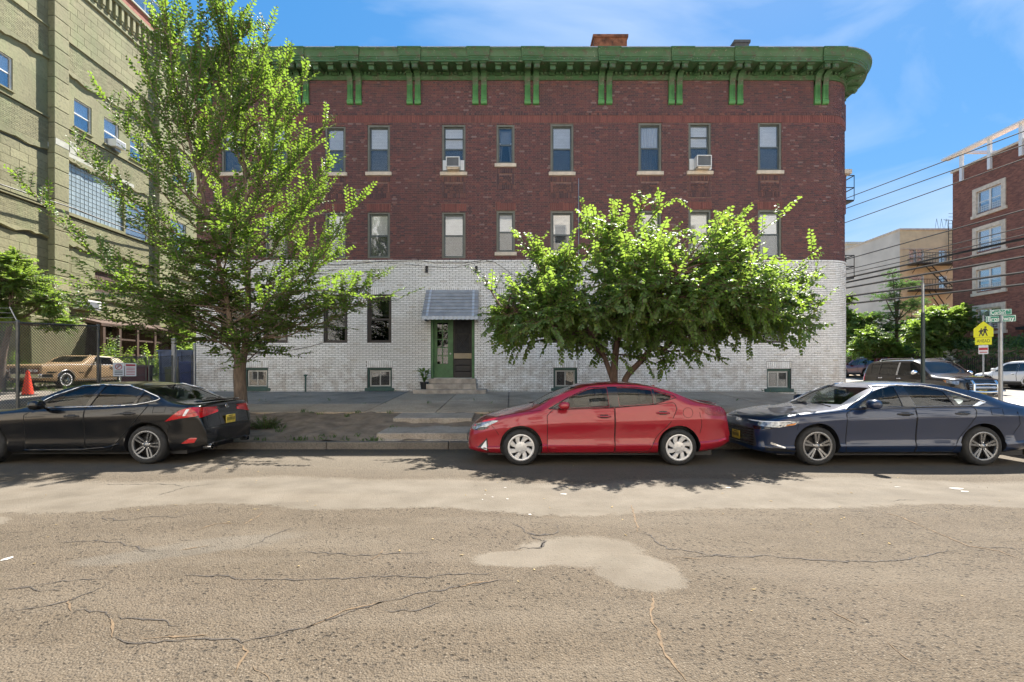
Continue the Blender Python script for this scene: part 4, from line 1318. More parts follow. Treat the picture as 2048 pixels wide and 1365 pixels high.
def elm():
    t = Tree(21); rg = t.rg
    bx, by = -6.42, 11.35
    bz = strip_z(bx, by) - .05
    A = np.array
    trunk = t.stem([(bx, by, bz), (bx + .02, by, bz + .5), (bx - .03, by, 1.6), (bx + .02, by, 2.05)], .155, .125, 12)
    # root flare
    t.br.tube([(bx, by, bz - .05), (bx, by, bz + .12), (bx, by, bz + .4)], [.26, .20, .155], 12)
    L1 = t.stem([(bx + .04, by, 1.75), (bx + .16, by, 2.5), (bx + .16, by + .05, 3.4), (bx + .12, by + .1, 5.2), (bx + .0, by + .1, 7.2), (bx - .25, by, 8.8), (bx - .45, by - .1, 10.3)], .085, .010, 9)
    L2 = t.stem([(bx - .05, by, 1.8), (bx - .17, by - .04, 2.35), (bx - .24, by - .1, 3.2), (bx - .55, by - .25, 5.0), (bx - 1.0, by - .35, 7.0), (bx - 1.35, by - .4, 8.6), (bx - 1.6, by - .35, 9.7)], .075, .010, 9)
    # limbs: azimuth, start height, reach, end height
    limbs = []
    k = 0
    for lead, cnt in ((L1, 30), (L2, 27)):
        for i in range(cnt):
            f = .13 + .76 * (i + .5) / cnt
            p = lead[int(f * (len(lead) - 1))]
            if p[2] > 6.6 and i % 3 == 1: continue
            az = k * 2.399 + rg.uniform(-.35, .35); k += 1
            h = p[2]
            reach = np.interp(h, [2.2, 3.2, 5.0, 7.0, 9.0], [2.9, 3.25, 2.75, 1.25, .45]) * rg.uniform(.65, 1.12) * .90
            rise = np.interp(h, [2.2, 3.2, 5.0, 7.0, 9.0], [.35, 1.2, 2.2, 2.2, 1.5]) * rg.uniform(.8, 1.25)
            d = A([math.cos(az), math.sin(az) * .55, 0])
            e = p + d * reach + A([0, 0, rise])
            c = p + d * reach * .55 + A([0, 0, rise * .28])
            q = bez(p, c, e, 14)
            q[1:-1] += rg.normal(0, .03, (12, 3))
            limbs.append((q, .026 * np.interp(h, [2, 9], [1, .45])))
    # a few long whips that break the outline: (x, z) of the tip at given depth
    for tip, src in (((-10.6, 10.2, 5.9), L2), ((-10.2, 10.6, 3.2), L2), ((-10.0, 11.6, 4.3), L2), ((-9.4, 11.0, 8.0), L2), ((-8.6, 11.3, 8.9), L2), ((-7.7, 11.3, 10.15), L2),
                     ((-3.2, 11.6, 4.0), L1), ((-3.6, 11.6, 5.9), L1), ((-4.35, 11.5, 7.7), L1), ((-4.85, 11.5, 8.9), L1), ((-5.25, 11.4, 9.1), L1), ((-3.3, 11.4, 3.4), L1), ((-6.2, 11.4, 9.9), L1), ((-4.2, 11.2, 6.6), L1), ((-3.9, 10.9, 4.9), L1), ((-9.9, 10.8, 6.9), L2)):
        tip = A(tip); 
        hz = max(2.3, tip[2] - np.linalg.norm((tip - A([bx, by, 0]))[:2]) * .75 - .4)
        p = src[np.argmin(abs(src[:, 2] - hz))]
        c = p * .45 + tip * .55 + A([0, 0, -.25 * (tip[2] - p[2])])
        q = bez(p, c, tip, 16); q[1:-1] += rg.normal(0, .025, (14, 3))
        limbs.append((q, .026))
    for lead in (L1, L2): limbs.append((lead[int(len(lead) * .45):], None))
    for q, r in limbs:
        if r: t.br.tube(q, list(np.linspace(r, .007, len(q))), 6)
        seg = np.linalg.norm(np.diff(q, axis=0), axis=1); L = seg.sum(); d = np.r_[0, np.cumsum(seg)]
        t.shoot(q[int(len(q) * .4):], .10, .038, t0=.05)
        # side shoots, pitched forward and turning up
        n = int(L / .104)
        for j in range(n):
            f = .22 + .76 * (j + .5) / n
            p = A([np.interp(f * L, d, q[:, k_]) for k_ in range(3)])
            p2 = A([np.interp(min(1, f + .04) * L, d, q[:, k_]) for k_ in range(3)])
            T = p2 - p; T /= np.linalg.norm(T) + 1e-9
            rnd = rg.normal(0, 1, 3); sd = np.cross(T, rnd); sd /= np.linalg.norm(sd)
            ln = rg.uniform(.35, .95) * (1.1 - .5 * f)
            dirv = T * .8 + sd * .75 + A([0, 0, .30])
            dirv /= np.linalg.norm(dirv)
            e = p + dirv * ln + A([0, 0, .12 * ln])
            qq = bez(p, p + dirv * ln * .5 - A([0, 0, .05 * ln]), e, 7)
            t.br.tube(qq, list(np.linspace(.009, .003, 7)), 4, cap=False)
            t.shoot(qq, .092, .038, t0=.08)
    # low boughs that hang over the fence
    for k in range(42):
        az = rg.uniform(2.2, 4.3) if k % 3 else rg.uniform(-.6, 1.2)
        src = (L1, L2)[k % 2]; p = src[int(rg.uniform(.02, .2) * len(src))]; ln = rg.uniform(1.6, 3.9)
        e = A([p[0] + math.cos(az) * ln, p[1] + math.sin(az) * ln * .6, 2.35 + rg.uniform(-.1, 1.3) + .12 * ln])
        q = bez(p, (p + e) / 2 + A([0, 0, .45]), e, 12); limbs2 = q
        t.br.tube(q, list(np.linspace(.016, .004, 12)), 5, cap=False); t.shoot(q[4:], .11, .042, t0=.05)
        for j in range(9):
            p3 = q[3 + j]; a2 = az + rg.choice([-1, 1]) * rg.uniform(.4, 1.1); l3 = rg.uniform(.35, .8)
            e3 = p3 + A([math.cos(a2) * l3, math.sin(a2) * l3, rg.uniform(-.1, .3)]); q3 = bez(p3, (p3 + e3) / 2 + A([0, 0, .06]), e3, 6)
            t.br.tube(q3, [.005] * 6, 3, cap=False); t.shoot(q3, .105, .043, t0=.08)
    # short leafy tufts on the lower trunk forks
    for i in range(110):
        src = (L1, L2)[i % 2]
        p = src[int(rg.uniform(.03, .40) * len(src))]
        az = rg.uniform(0, 6.28); ln = rg.uniform(.5, 1.5)
        e = p + A([math.cos(az) * ln, math.sin(az) * ln * .8, rg.uniform(-.35, .35)])
        qq = bez(p, (p + e) / 2 + A([0, 0, .15]), e, 8)
        t.br.tube(qq, list(np.linspace(.012, .003, 8)), 4, cap=False)
        t.shoot(qq, .11, .042, t0=.25)
        for j in range(4):
            p3 = qq[3 + j]; a2 = rg.uniform(0, 6.28); e3 = p3 + A([math.cos(a2) * .45, math.sin(a2) * .45, rg.uniform(-.15, .2)])
            q3 = bez(p3, (p3 + e3) / 2 + A([0, 0, .05]), e3, 5); t.br.tube(q3, [.005] * 5, 3, cap=False); t.shoot(q3, .11, .045, t0=.1)
    return t.build('street_tree', (bx, by, bz), 'tall slender street tree with upswept leafy whips behind the black car', 'tree', MT['leaf_elm'], MT['bark'], width=.62)
print('elm leaves', elm()[1])

def mulberry():
    t = Tree(33); rg = t.rg
    A = np.array
    bx, by = 2.45, 11.35; bz = strip_z(bx, by) - .05
    t.br.tube([(bx, by, bz - .05), (bx, by, bz + .1), (bx, by, bz + .35)], [.30, .22, .17], 12)
    S1 = t.stem([(bx - .02, by, bz), (bx - .03, by, 1.0), (bx - .05, by, 1.5), (bx + .02, by + .05, 2.2), (bx + .25, by + .1, 3.4), (bx + .4, by, 4.6)], .125, .03, 10)
    S2 = t.stem([(bx + .1, by + .02, bz), (bx + .16, by, 1.0), (bx + .20, by - .02, 1.5), (bx + .52, by - .1, 1.78), (bx + .85, by - .15, 2.25), (bx + 1.6, by - .3, 3.1), (bx + 2.6, by - .4, 3.8)], .10, .025, 9)
    S3 = t.stem([(bx - .04, by, 1.35), (bx - .16, by + .05, 1.7), (bx - .34, by + .05, 2.2), (bx - .8, by + .1, 2.9), (bx - 1.6, by + .1, 3.6)], .07, .02, 8)
    S4 = t.stem([(bx + .95, by - .1, 2.0), (bx + 1.7, by + .5, 2.5), (bx + 2.8, by + .8, 3.0), (bx + 3.9, by + .7, 3.4)], .06, .02, 7)
    S5 = t.stem([(bx - .3, by, 2.0), (bx - .9, by - .5, 2.5), (bx - 1.9, by - .7, 2.9), (bx - 2.7, by - .5, 3.1)], .05, .018, 7)
    S6 = t.stem([(bx + .1, by, 2.4), (bx + .3, by - .9, 3.0), (bx + .9, by - 1.7, 3.6)], .06, .018, 7)
    S7 = t.stem([(bx + .1, by, 2.4), (bx + .4, by + .9, 3.1), (bx + 1.2, by + 1.7, 3.7)], .06, .018, 7)
    nodes = A([n[:3] for n in t.nodes]); nodes = nodes[nodes[:, 2] > 1.9]
    cx, cy = 3.22, 11.25
    def top(x, y):   # dome height of the crown
        u = (x - cx) / 4.0; v = (y - cy) / 2.5
        return 2.05 + .26 * math.sin(x * 2.3 + y) + .2 * math.sin(x * 4.1 - y * 1.7) + 2.62 * math.sqrt(max(0, 1 - (u * u + v * v) * .97)) 
    def bot(x, y):
        u = (x - cx) / 4.0; v = (y - cy) / 2.5
        return 2.25 + .25 * (1 - u * u) - .55 * max(0, abs(u) - .55) + .12 * math.sin(x * 2.7)
    targets = []
    while len(targets) < 690:
        a = rg.uniform(0, 6.28); r_ = math.sqrt(rg.uniform(0, 1))
        x, y = cx + 3.95 * r_ * math.cos(a), cy + 2.4 * r_ * math.sin(a)
        zt, zb = top(x, y), bot(x, y)
        f = rg.uniform(0, 1) ** .55
        z = zb + (zt - zb) * f
        targets.append((x, y, z, f))
    for k in range(48):   # leafy twigs low round the fork
        a = rg.uniform(0, 6.28); r_ = rg.uniform(.2, 2.6); targets.append((bx + .5 + r_ * math.cos(a), by + r_ * .8 * math.sin(a), rg.uniform(2.1, 2.7), .3))
    # outline whips
    for w in ((-.65, 11.2, 3.9, 1), (-.5, 11.0, 2.9, .3), (-.7, 10.9, 2.45, .3), (.0, 11.2, 4.9, 1), (.35, 11.2, 4.9, 1), (1.5, 11.2, 5.3, 1), (2.25, 11.2, 5.4, 1), (3.05, 11.2, 5.75, 1), (3.9, 11.2, 5.65, 1), (5.2, 11.1, 5.3, 1), (6.3, 11.1, 5.25, 1), (7.2, 11.1, 4.55, 1), (7.35, 11.2, 4.1, 1), (7.2, 11.0, 3.2, .5), (6.8, 10.9, 2.4, .2), (6.2, 10.9, 2.1, .2), (4.9, 10.8, 1.75, .1), (4.0, 10.9, 1.85, .1), (3.4, 11.0, 1.75, .1), (3.6, 10.9, 1.6, .1), (7.0, 11.2, 3.75, .8)):
        targets.append(w)
    for k in range(46):
        a = rg.uniform(0, 6.28); r_ = rg.uniform(.3, 1.0); x, y = cx + 4.0 * r_ * math.cos(a), cy + 2.4 * r_ * math.sin(a)
        targets.append((x, y, top(x, y) + rg.uniform(.1, .42), 1))
    for (x, y, z, f) in targets:
        e = A([x, y, z])
        dd = np.linalg.norm((nodes - e) * A([1, 1, 1.25]), axis=1) + np.where(nodes[:, 2] > z + .3, 1.5, 0)
        i = np.argmin(dd); p = nodes[i] if f > .15 else nodes[np.argsort(dd)[rg.integers(0, 6)]]
        L = np.linalg.norm(e - p)
        up = .25 * L if f > .4 else .30 * L
        c = (p + e) / 2 + A([0, 0, up * (.5 if f > .4 else 1.0)]) + rg.normal(0, .1, 3)
        q = bez(p, c, e, 12)
        t.br.tube(q, list(np.linspace(.022, .004, 12)), 5, cap=False)
        droop = .25 if f > .6 else .6
        t.shoot(q[int(12 * .35):], .108, .042, t0=.05, droopdir=droop)
        n = 6
        for j in range(n):
            k = int(rg.uniform(.3, .97) * 11); p3 = q[k]
            T = q[min(11, k + 1)] - q[k - 1]; T /= np.linalg.norm(T)
            sd = np.cross(T, rg.normal(0, 1, 3)); sd /= np.linalg.norm(sd) + 1e-9
            ln = rg.uniform(.25, .65)
            e3 = p3 + (T * .6 + sd * .8) * ln + A([0, 0, (.10 if f > .5 else -.18) * ln])
            q3 = bez(p3, (p3 + e3) / 2 + A([0, 0, .08]), e3, 6)
            t.br.tube(q3, list(np.linspace(.007, .003, 6)), 3, cap=False)
            t.shoot(q3, .102, .040, t0=.12, droopdir=droop)
    return t.build('street_tree', (bx, by, bz), 'low wide leafy tree with forked trunk standing behind the red car', 'tree', MT['leaf_mulberry'], MT['bark_red'], width=.78, fold=.12, droop=.3)
print('mulberry leaves', mulberry()[1])

def blob_tree(name, base, blobs, n, leaf, label, cat, mat, bark, seed, trunk_r=.18, per=26, group=None, flat=0.0, twig=.7, width=.6, spread=None):
    """a tree seen from afar: trunk, limbs reaching into a few uneven masses, twigs and leaf faces through their volume"""
    t = Tree(seed); rg = t.rg; A = np.array
    bx, by, bz = base
    cen = np.mean([b[:3] for b in blobs], axis=0)
    st_ = t.stem([(bx, by, bz - .1), (bx + .05, by, bz + (cen[2] - bz) * .35), ((bx + cen[0]) / 2, (by + cen[1]) / 2, bz + (cen[2] - bz) * .7), tuple(cen)], trunk_r, trunk_r * .35, 8)
    tot = sum(b[3] * b[4] * b[5] for b in blobs)
    for b in blobs:
        c = A(b[:3]); rad = A(b[3:6])
        p = st_[min(len(st_) - 1, int(len(st_) * .7))]
        t.stem([tuple(p), tuple((p + c) / 2 + A([0, 0, -.1])), tuple(c)], trunk_r * .4, trunk_r * .12, 6)
        k = max(3, int(n * (b[3] * b[4] * b[5]) / tot))
        for i in range(k):
            d = rg.normal(0, 1, 3); d /= np.linalg.norm(d)
            rr_ = rg.uniform(.25, 1.05) ** .6
            e = c + d * rad * rr_
            s_ = c + d * rad * max(0, rr_ - twig) + rg.normal(0, .1, 3) * rad
            mid = (s_ + e) / 2 + A([0, 0, .12 * rad[2]])
            q = bez(s_, mid, e, 6)
            t.br.tube(q, list(np.linspace(trunk_r * .08, .004, 6)), 3, cap=False)
            L = max(.2, np.linalg.norm(e - s_)); t.shoot(q, leaf, max(.02, L / per), t0=.2, droopdir=flat)
    return t.build(name, base, label, cat, mat, bark, group, width=width)
# ------------------------------------------------------------------ cars
def pchip(pts):
    xs = np.array([p[0] for p in pts], float); ys = np.array([p[1] for p in pts], float)
    h = np.diff(xs); dl = np.diff(ys) / h
    m = np.zeros(len(xs))
    for i in range(1, len(xs) - 1):
        if dl[i - 1] * dl[i] > 0:
            w1, w2 = 2 * h[i] + h[i - 1], h[i] + 2 * h[i - 1]
            m[i] = (w1 + w2) / (w1 / dl[i - 1] + w2 / dl[i])
    m[0], m[-1] = dl[0], dl[-1]
    def f(x):
        x = min(max(x, xs[0]), xs[-1])
        i = min(len(h) - 1, max(0, int(np.searchsorted(xs, x, 'right') - 1)))
        t = (x - xs[i]) / h[i]
        return float((2 * t**3 - 3 * t**2 + 1) * ys[i] + (t**3 - 2 * t**2 + t) * h[i] * m[i] + (-2 * t**3 + 3 * t**2) * ys[i + 1] + (t**3 - t**2) * h[i] * m[i + 1])
    return f

def paint(name, col, flake=.15, rough=.32, dusty=.03, coat=.9):
    t = NT(name)
    v = t.coord()
    c = t.mix(t.rng(t.noise(v, 900, 1), .35, .65, 0, .25), col, mul(col, 1.5))
    dust = t.rng(t.noise(v, 2.5, 6), .45, .75, 0, dusty)
    c = t.mix(dust, c, (.22, .20, .17))
    return t.done(t.bsdf(c, rough, flake, None, .4, coat, .03))
MT['paint_red'] = paint('red_car_paint', (.27, .006, .017), .08)
MT['paint_blue'] = paint('dark_blue_car_paint', (.005, .016, .050), .12, .3, .006)
MT['paint_black'] = paint('black_car_paint', (.004, .0045, .006), .05, .22, .004, .6)
MT['paint_tan'] = simple('faded_tan_car_paint', (.38, .26, .145), .45, .1, var=.18, scale=2.5, coat=.25)
MT['paint_brown'] = paint('dark_brown_car_paint', (.020, .015, .011), .4, .3, .01)
MT['paint_white'] = paint('white_car_paint', (.70, .70, .69), 0, .4)
MT['paint_maroon'] = paint('maroon_car_paint', (.10, .006, .012), .3, .3, .01)
MT['interior'] = simple('dark_car_interior', (.10, .10, .095), .8)
MT['seat'] = simple('charcoal_seat_cloth', (.07, .07, .075), .85)
MT['tyre'] = simple('tyre_rubber', (.022, .022, .022), .82, var=.3, scale=8, bump=.2)
MT['rim_silver'] = simple('silver_wheel_paint', (.62, .63, .65), .30, .55, var=.05)
MT['rim_gun'] = simple('gunmetal_wheel', (.22, .225, .235), .28, .8, var=.05)
MT['rim_dark'] = simple('dark_wheel_barrel', (.03, .03, .032), .5, .3)  # near-black barrel and brake disc behind the spokes
MT['chrome'] = simple('chrome', (.80, .81, .83), .10, 1.0, var=.02)
MT['chrome_satin'] = simple('satin_chrome', (.62, .64, .68), .25, 1.0, var=.02)
MT['black_gloss'] = simple('gloss_black_trim', (.008, .008, .009), .12, coat=.6, var=.0)
MT['seam'] = simple('panel_gap', (.006, .006, .006), .9, var=0)
MT['lamp_red'] = simple('red_lamp_lens', (.42, .008, .012), .12, coat=.8, var=.3, scale=30)
MT['lamp_dark_red'] = simple('smoked_red_lamp_lens', (.20, .008, .014), .25, coat=.2, var=.3, scale=20)
MT['lamp_clear'] = simple('headlamp_lens', (.34, .36, .38), .08, .35, coat=1.0, var=.7, scale=18)
MT['lamp_white'] = simple('white_lamp_lens', (.75, .76, .78), .12, coat=.6, var=.1)
MT['lamp_amber'] = simple('amber_lens', (.55, .20, .04), .15, coat=.6, var=.2)
MT['plate_yellow'] = simple('yellow_licence_plate', (.62, .46, .06), .45, var=.2, scale=14)
MT['plate_ink'] = simple('dark_plate_characters', (.03, .03, .03), .5)
MT['vinyl_roof'] = simple('cream_vinyl_roof', (.52, .46, .34), .7, var=.2, bump=.3)
MT['cone_orange'] = simple('orange_cone_plastic', (.75, .055, .02), .5, var=.15)

class Car:
    def __init__(s, name, spec, label, mat, loc, heading=0.0, cat='car', group=None):
        s.sp = spec; s.mat = mat
        s.top, s.belt, s.bot, s.plan = (pchip(spec[k]) for k in ('top', 'belt', 'bot', 'plan'))
        s.L = spec['L']
        s.root = empty(name, loc, heading); tag(s.root, label, cat, group)
        s.prof = spec.get('prof', [(0, .84), (.05, .93), (.13, .972), (.28, .985), (.42, .978), (.55, .985), (.68, 1.0), (.82, .995), (.93, .975), (1, .945)])
        s.lean = spec.get('lean', .42)
        s.shell()
    def section(s, x, inset=0.0):
        w = s.plan(x); zb = s.bot(x); zs = s.belt(x); zt = max(s.top(x), zs + .012)
        pts = [(0, zb + .02)]
        for f, k in s.prof: pts.append((w * k - inset, zb + (zs - zb) * f))
        wb = w * s.prof[-1][1]
        h = zt - zs
        b = min(1, max(0, (h - .06) / .22)); b = b * b * (3 - 2 * b)
        yc = (w * s.sp.get('hoodw', .80)) * (1 - b) + (wb - s.lean * h * .9) * b
        zc = zs + h * ((.60) * (1 - b) + s.sp.get('roofc', .90) * b)
        p0 = np.array([wb, zs]); p2 = np.array([yc, zc])
        bow = np.array([.018, .012]) * b + np.array([.02, .02]) * (1 - b) * min(1, h / .05)
        for t in (.03, .12, .3, .5, .7, .88, 1.0):
            q = p0 * (1 - t) + p2 * t + bow * 4 * t * (1 - t) * .5
            pts.append((q[0] - inset, q[1]))
        pw = 2.1 * (1 - b) + s.sp.get('roofp', 3.4) * b
        for t in (.975, .93, .86, .76, .62, .45, .25, 0):
            y = (yc - inset) * t
            pts.append((y, zt - (zt - zc) * t ** pw - 0))
        return pts
    def loft(s, xs, sec):
        V = []; n = None
        for x in xs:
            p = sec(x)
            ring = [(x, y, z) for y, z in p] + [(x, -y, z) for y, z in reversed(p[1:-1])]
            n = len(ring); V += ring
        F = []
        for i in range(len(xs) - 1):
            for k in range(n):
                k2 = (k + 1) % n
                F.append((i * n + k, (i + 1) * n + k, (i + 1) * n + k2, i * n + k2))
        F.append(tuple(range(n))); F.append(tuple((len(xs) - 1) * n + k for k in reversed(range(n))))
        return V, F
    def shell(s):
        sp = s.sp; L = s.L
        a = np.linspace(0, 1, 22)
        xs = np.unique(np.round(np.concatenate([.5 * a ** 1.8, np.linspace(.5, L - .5, 74), L - .5 * a ** 1.8]), 4))
        V, F = s.loft(xs, s.section)
        s.bvh = BVHTree.FromPolygons([Vector(v) for v in V], F)
        body = mesh_np('body', V, F, [s.mat, MT['interior'], MT['black_plastic']], s.root, False)
        s.body = body
        cut = []
        # cabin cavity
        c0, c1 = sp['cabin']
        xi = np.linspace(c0, c1, 40)
        zf = sp.get('floor', .68)
        def sec(x):
            p = s.section(x)
            zt = p[-1][1] - sp.get('skin', .045) * (1.0)
            out = [(0, zf), (s.plan(x) * .90, zf)]
            up = p[10:]
            for y, z in up:
                out.append((max(0, y - .05) if y > 0 else 0, min(z - .045, 9)))
            out = [(y, max(z, zf + .02 + .0005 * i)) for i, (y, z) in enumerate(out)]
            out[0] = (0, zf); out[1] = (out[1][0], zf)
            return out
        V2, F2 = s.loft(xi, sec)
        cav = mesh_np('cut', V2, F2, [MT['interior']]); cut.append((cav, 1))
        mb = MB()
        for wx in sp['wheels']:
            for sgn in (-1, 1):
                r_ = sp['arch']
                y0 = sgn * (sp['W'] - .30); y1 = sgn * (sp['W'] + .3)
                zc = sp['wr'] + sp.get('archz', .01)
                prof = [(wx + r_ * math.cos(2 * PI * k / 44), zc + r_ * sp.get('archs', 1.0) * math.sin(2 * PI * k / 44)) for k in range(44)]
                mb.prism(prof, 'y', min(y0, y1), max(y0, y1))
        cut.append((mesh_np('cut', mb.v, mb.f, [MT['black_plastic']]), 2))
        mb = MB()
        for poly in sp['side_cuts']:
            pl = s.curve(poly)
            for sgn in (-1, 1):
                y0, y1 = sgn * .36, sgn * 1.4
                mb.prism(pl, 'y', min(y0, y1), max(y0, y1))
        cut.append((mesh_np('cut', mb.v, mb.f, [MT['black_gloss']]), 2))
        mb = MB()
        for (xa, xb, wa, wb_, z0) in sp['top_cuts']:
            poly = s.shield(xa, xb, wa, wb_)
            mb.prism(poly, 'z', z0, 3)
        if mb.v: cut.append((mesh_np('cut', mb.v, mb.f, [MT['black_gloss']]), 2))
        for o, mi in cut:
            for p in o.data.polygons: p.material_index = 0
            o.data.materials.clear()
            for m_ in (s.mat, MT['interior'], MT['black_plastic']): o.data.materials.append(m_)
            for p in o.data.polygons: p.material_index = mi
            md = body.modifiers.new('cut', 'BOOLEAN'); md.operation = 'DIFFERENCE'; md.object = o; md.solver = 'EXACT'
            o.location = (0, 0, 0); o.parent = s.root
        bpy.context.view_layer.update()
        dg = bpy.context.evaluated_depsgraph_get()
        me = bpy.data.meshes.new_from_object(body.evaluated_get(dg))
        body.modifiers.clear()
        body.data = me
        for o, mi in cut: bpy.data.objects.remove(o)
        me.polygons.foreach_set('use_smooth', np.ones(len(me.polygons), dtype=bool))
        me.set_sharp_from_angle(angle=R(32))
        if len(me.polygons) < 500: print('CAR BOOLEAN FAILED', s.root.name, len(me.polygons))
    def curve(s, poly, n=None):
        """round the corners of a side-view polygon a little"""
        out = []
        N = len(poly)
        for i, p in enumerate(poly):
            a, b, c = Vector(poly[i - 1][:2]), Vector(p[:2]), Vector(poly[(i + 1) % N][:2])
            r_ = p[2] if len(p) > 2 else .02
            d1 = (a - b); d2 = (c - b)
            r1 = min(r_, d1.length * .45); r2 = min(r_, d2.length * .45)
            q0 = b + d1.normalized() * r1; q2 = b + d2.normalized() * r2
            for t in (0, .33, .67, 1): 
                q = q0 * (1 - t) ** 2 + b * 2 * t * (1 - t) + q2 * t ** 2
                out.append((q.x, q.y))
        return out
    def shield(s, xa, xb, wa, wb):
        pts = []
        n = 8
        # xa end (lower/front edge bows forward), half widths wa at xa and wb at xb
        for k in range(n + 1):
            t = -1 + 2 * k / n
            pts.append((xa - .10 * (1 - t * t) * s.sp.get('bow', 1) * (1 if xa < xb else -1) + .0, wa * t))
        for k in range(n + 1):
            t = 1 - 2 * k / n
            pts.append((xb - .05 * (1 - t * t) * (1 if xa < xb else -1), wb * t))
        return pts
    def cast(s, a, b, axis):
        if axis == 'S-': o, d = Vector((a, -3, b)), Vector((0, 1, 0))
        elif axis == 'S+': o, d = Vector((a, 3, b)), Vector((0, -1, 0))
        elif axis == 'F': o, d = Vector((-2, a, b)), Vector((1, 0, 0))
        elif axis == 'R': o, d = Vector((s.L + 2, a, b)), Vector((-1, 0, 0))
        else: o, d = Vector((a, b, 4)), Vector((0, 0, -1))
        h = s.bvh.ray_cast(o, d)
        if h[0] is None:
            q = {'S-': Vector((a, -.9, b)), 'S+': Vector((a, .9, b)), 'F': Vector((0, a, b)), 'R': Vector((s.L, a, b)), 'T': Vector((a, b, 1))}[axis]
            h = s.bvh.find_nearest(q)
        p, n = h[0], h[1]
        if n.dot(-d) < 0 and h[3] is not None: n = -n
        return p, n
    def decal(s, name, poly, axis, mat, off=.004, parent=None, step=.035, skirt=.012, round_=True):
        """a piece of trim that lies on the body: the outline is projected on the surface and given its own rim"""
        pl = s.curve(poly) if round_ else [tuple(p[:2]) for p in poly]
        # densify
        P = []
        for i in range(len(pl)):
            a, b = Vector(pl[i]), Vector(pl[(i + 1) % len(pl)])
            m = max(1, int((b - a).length / step))
            for k in range(m): P.append(a.lerp(b, k / m))
        # remove doubles
        Q = [P[0]]
        for p in P[1:]:
            if (p - Q[-1]).length > 1e-4: Q.append(p)
        if (Q[0] - Q[-1]).length < 1e-4: Q.pop()
        nb = len(Q)
        xs = [p.x for p in Q]; ys = [p.y for p in Q]
        ins = []
        def inside(x, y):
            c = False
            for i in range(nb):
                a, b = Q[i], Q[i - 1]
                if (a.y > y) != (b.y > y) and x < (b.x - a.x) * (y - a.y) / (b.y - a.y) + a.x: c = not c
            return c
        gx = np.arange(min(xs) + step / 2, max(xs), step); gy = np.arange(min(ys) + step / 2, max(ys), step)
        for x in gx:
            for y in gy:
                if inside(x, y) and min((Vector((x, y)) - q).length for q in Q) > step * .45: ins.append(Vector((x, y)))
        allp = Q + ins
        r_ = delaunay_2d_cdt(allp, [(i, (i + 1) % nb) for i in range(nb)], [], 1, 1e-6)
        vs, fs = r_[0], r_[2]
        V = []; N = []
        for v in vs:
            p, n = s.cast(v.x, v.y, axis)
            V.append(p + n * off); N.append(n)
        # orient outward
        F = []
        for f in fs:
            a, b, c = V[f[0]], V[f[1]], V[f[2]]
            nn = (b - a).cross(c - a)
            F.append(tuple(f) if nn.dot(N[f[0]]) > 0 else tuple(reversed(f)))
        if skirt:
            ec = {}
            for f in F:
                for i in range(len(f)):
                    e = (f[i], f[(i + 1) % len(f)]); ec[e] = 1
            bl = [e for e in ec if (e[1], e[0]) not in ec]
            mp = {}
            for e in bl:
                for i in e:
                    if i not in mp:
                        mp[i] = len(V); V.append(V[i] - N[i] * skirt)
            for a, b in bl: F.append((b, a, mp[a], mp[b]))
        return mesh_np(name, V, F, mat, parent or s.root, True, 35)
    def line(s, name, pts, axis, mat, r=.006, off=.002, parent=None, step=.04, closed=False, flat=1.0, n=6):
        P = []
        pp = list(pts) + ([pts[0]] if closed else [])
        for a, b in zip(pp[:-1], pp[1:]):
            a, b = Vector(a[:2]), Vector(b[:2])
            m = max(1, int((b - a).length / step))
            for k in range(m): P.append(a.lerp(b, k / m))
        P.append(Vector(pp[-1][:2]))
        W = []
        for p in P:
            q, nn = s.cast(p.x, p.y, axis); W.append(q + nn * off)
        m = MB(); m.tube(W, r, n)
        return m.build(name, mat, parent or s.root, True, 60)
    def glass(s, poly, sides=(-1, 1), mat='car_glass', name='side_window'):
        for sg in sides:
            s.decal(name, poly, 'S-' if sg < 0 else 'S+', MT[mat], off=-.010, step=.06, skirt=0)
    def shield_glass(s, name, xa, xb, wa, wb, mat='windscreen'):
        poly = s.shield(xa, xb, wa + .01, wb + .01)
        s.decal(name, poly, 'T', MT[mat], off=-.008, step=.07, skirt=0, round_=False)
    def wheels(s, style, rim_mat='rim_silver', rim_r=.22, width=.21, whitewall=False, sides=(-1, 1)):
        for wx in s.sp['wheels']:
            for sg in sides:
                wheel(s.root, wx, sg * (s.sp['W'] - .025), s.sp['wr'], rim_r, width, sg, style, rim_mat, whitewall)
    def seats(s, xf, xr, zs=.55, w=.25, h=.62, head=True, yc=.37):
        m = MB()
        for sg in (-1, 1):
            y = sg * yc
            for x, hh in ((xf, h), (xr, h - .06)):
                V = []
                for (dx, z, hw, th) in ((0, zs, w, .10), (.06, zs + hh * .55, w * .98, .09), (.13, zs + hh * .9, w * .80, .07)):
                    V.append((x + dx, y, z, hw, th))
                for a, b in zip(V[:-1], V[1:]):
                    m.hexa([(a[0] - a[4], a[1] - a[3], a[2]), (a[0] + a[4], a[1] - a[3], a[2]), (a[0] + a[4], a[1] + a[3], a[2]), (a[0] - a[4], a[1] + a[3], a[2]),
                            (b[0] - b[4], b[1] - b[3], b[2]), (b[0] + b[4], b[1] - b[3], b[2]), (b[0] + b[4], b[1] + b[3], b[2]), (b[0] - b[4], b[1] + b[3], b[2])])
                if head:
                    hx = x + .16
                    m.box((hx, y, zs + hh + .085), (.10, .25, .17), 0, .8)
                    m.tube([(hx - .01, y - .05, zs + hh * .85), (hx, y - .05, zs + hh + .03)], .008, 5); m.tube([(hx - .01, y + .05, zs + hh * .85), (hx, y + .05, zs + hh + .03)], .008, 5)
        o = m.build('seat', MT['seat'], s.root, True, 50); bevel(o, .03, 3)
        m = MB()
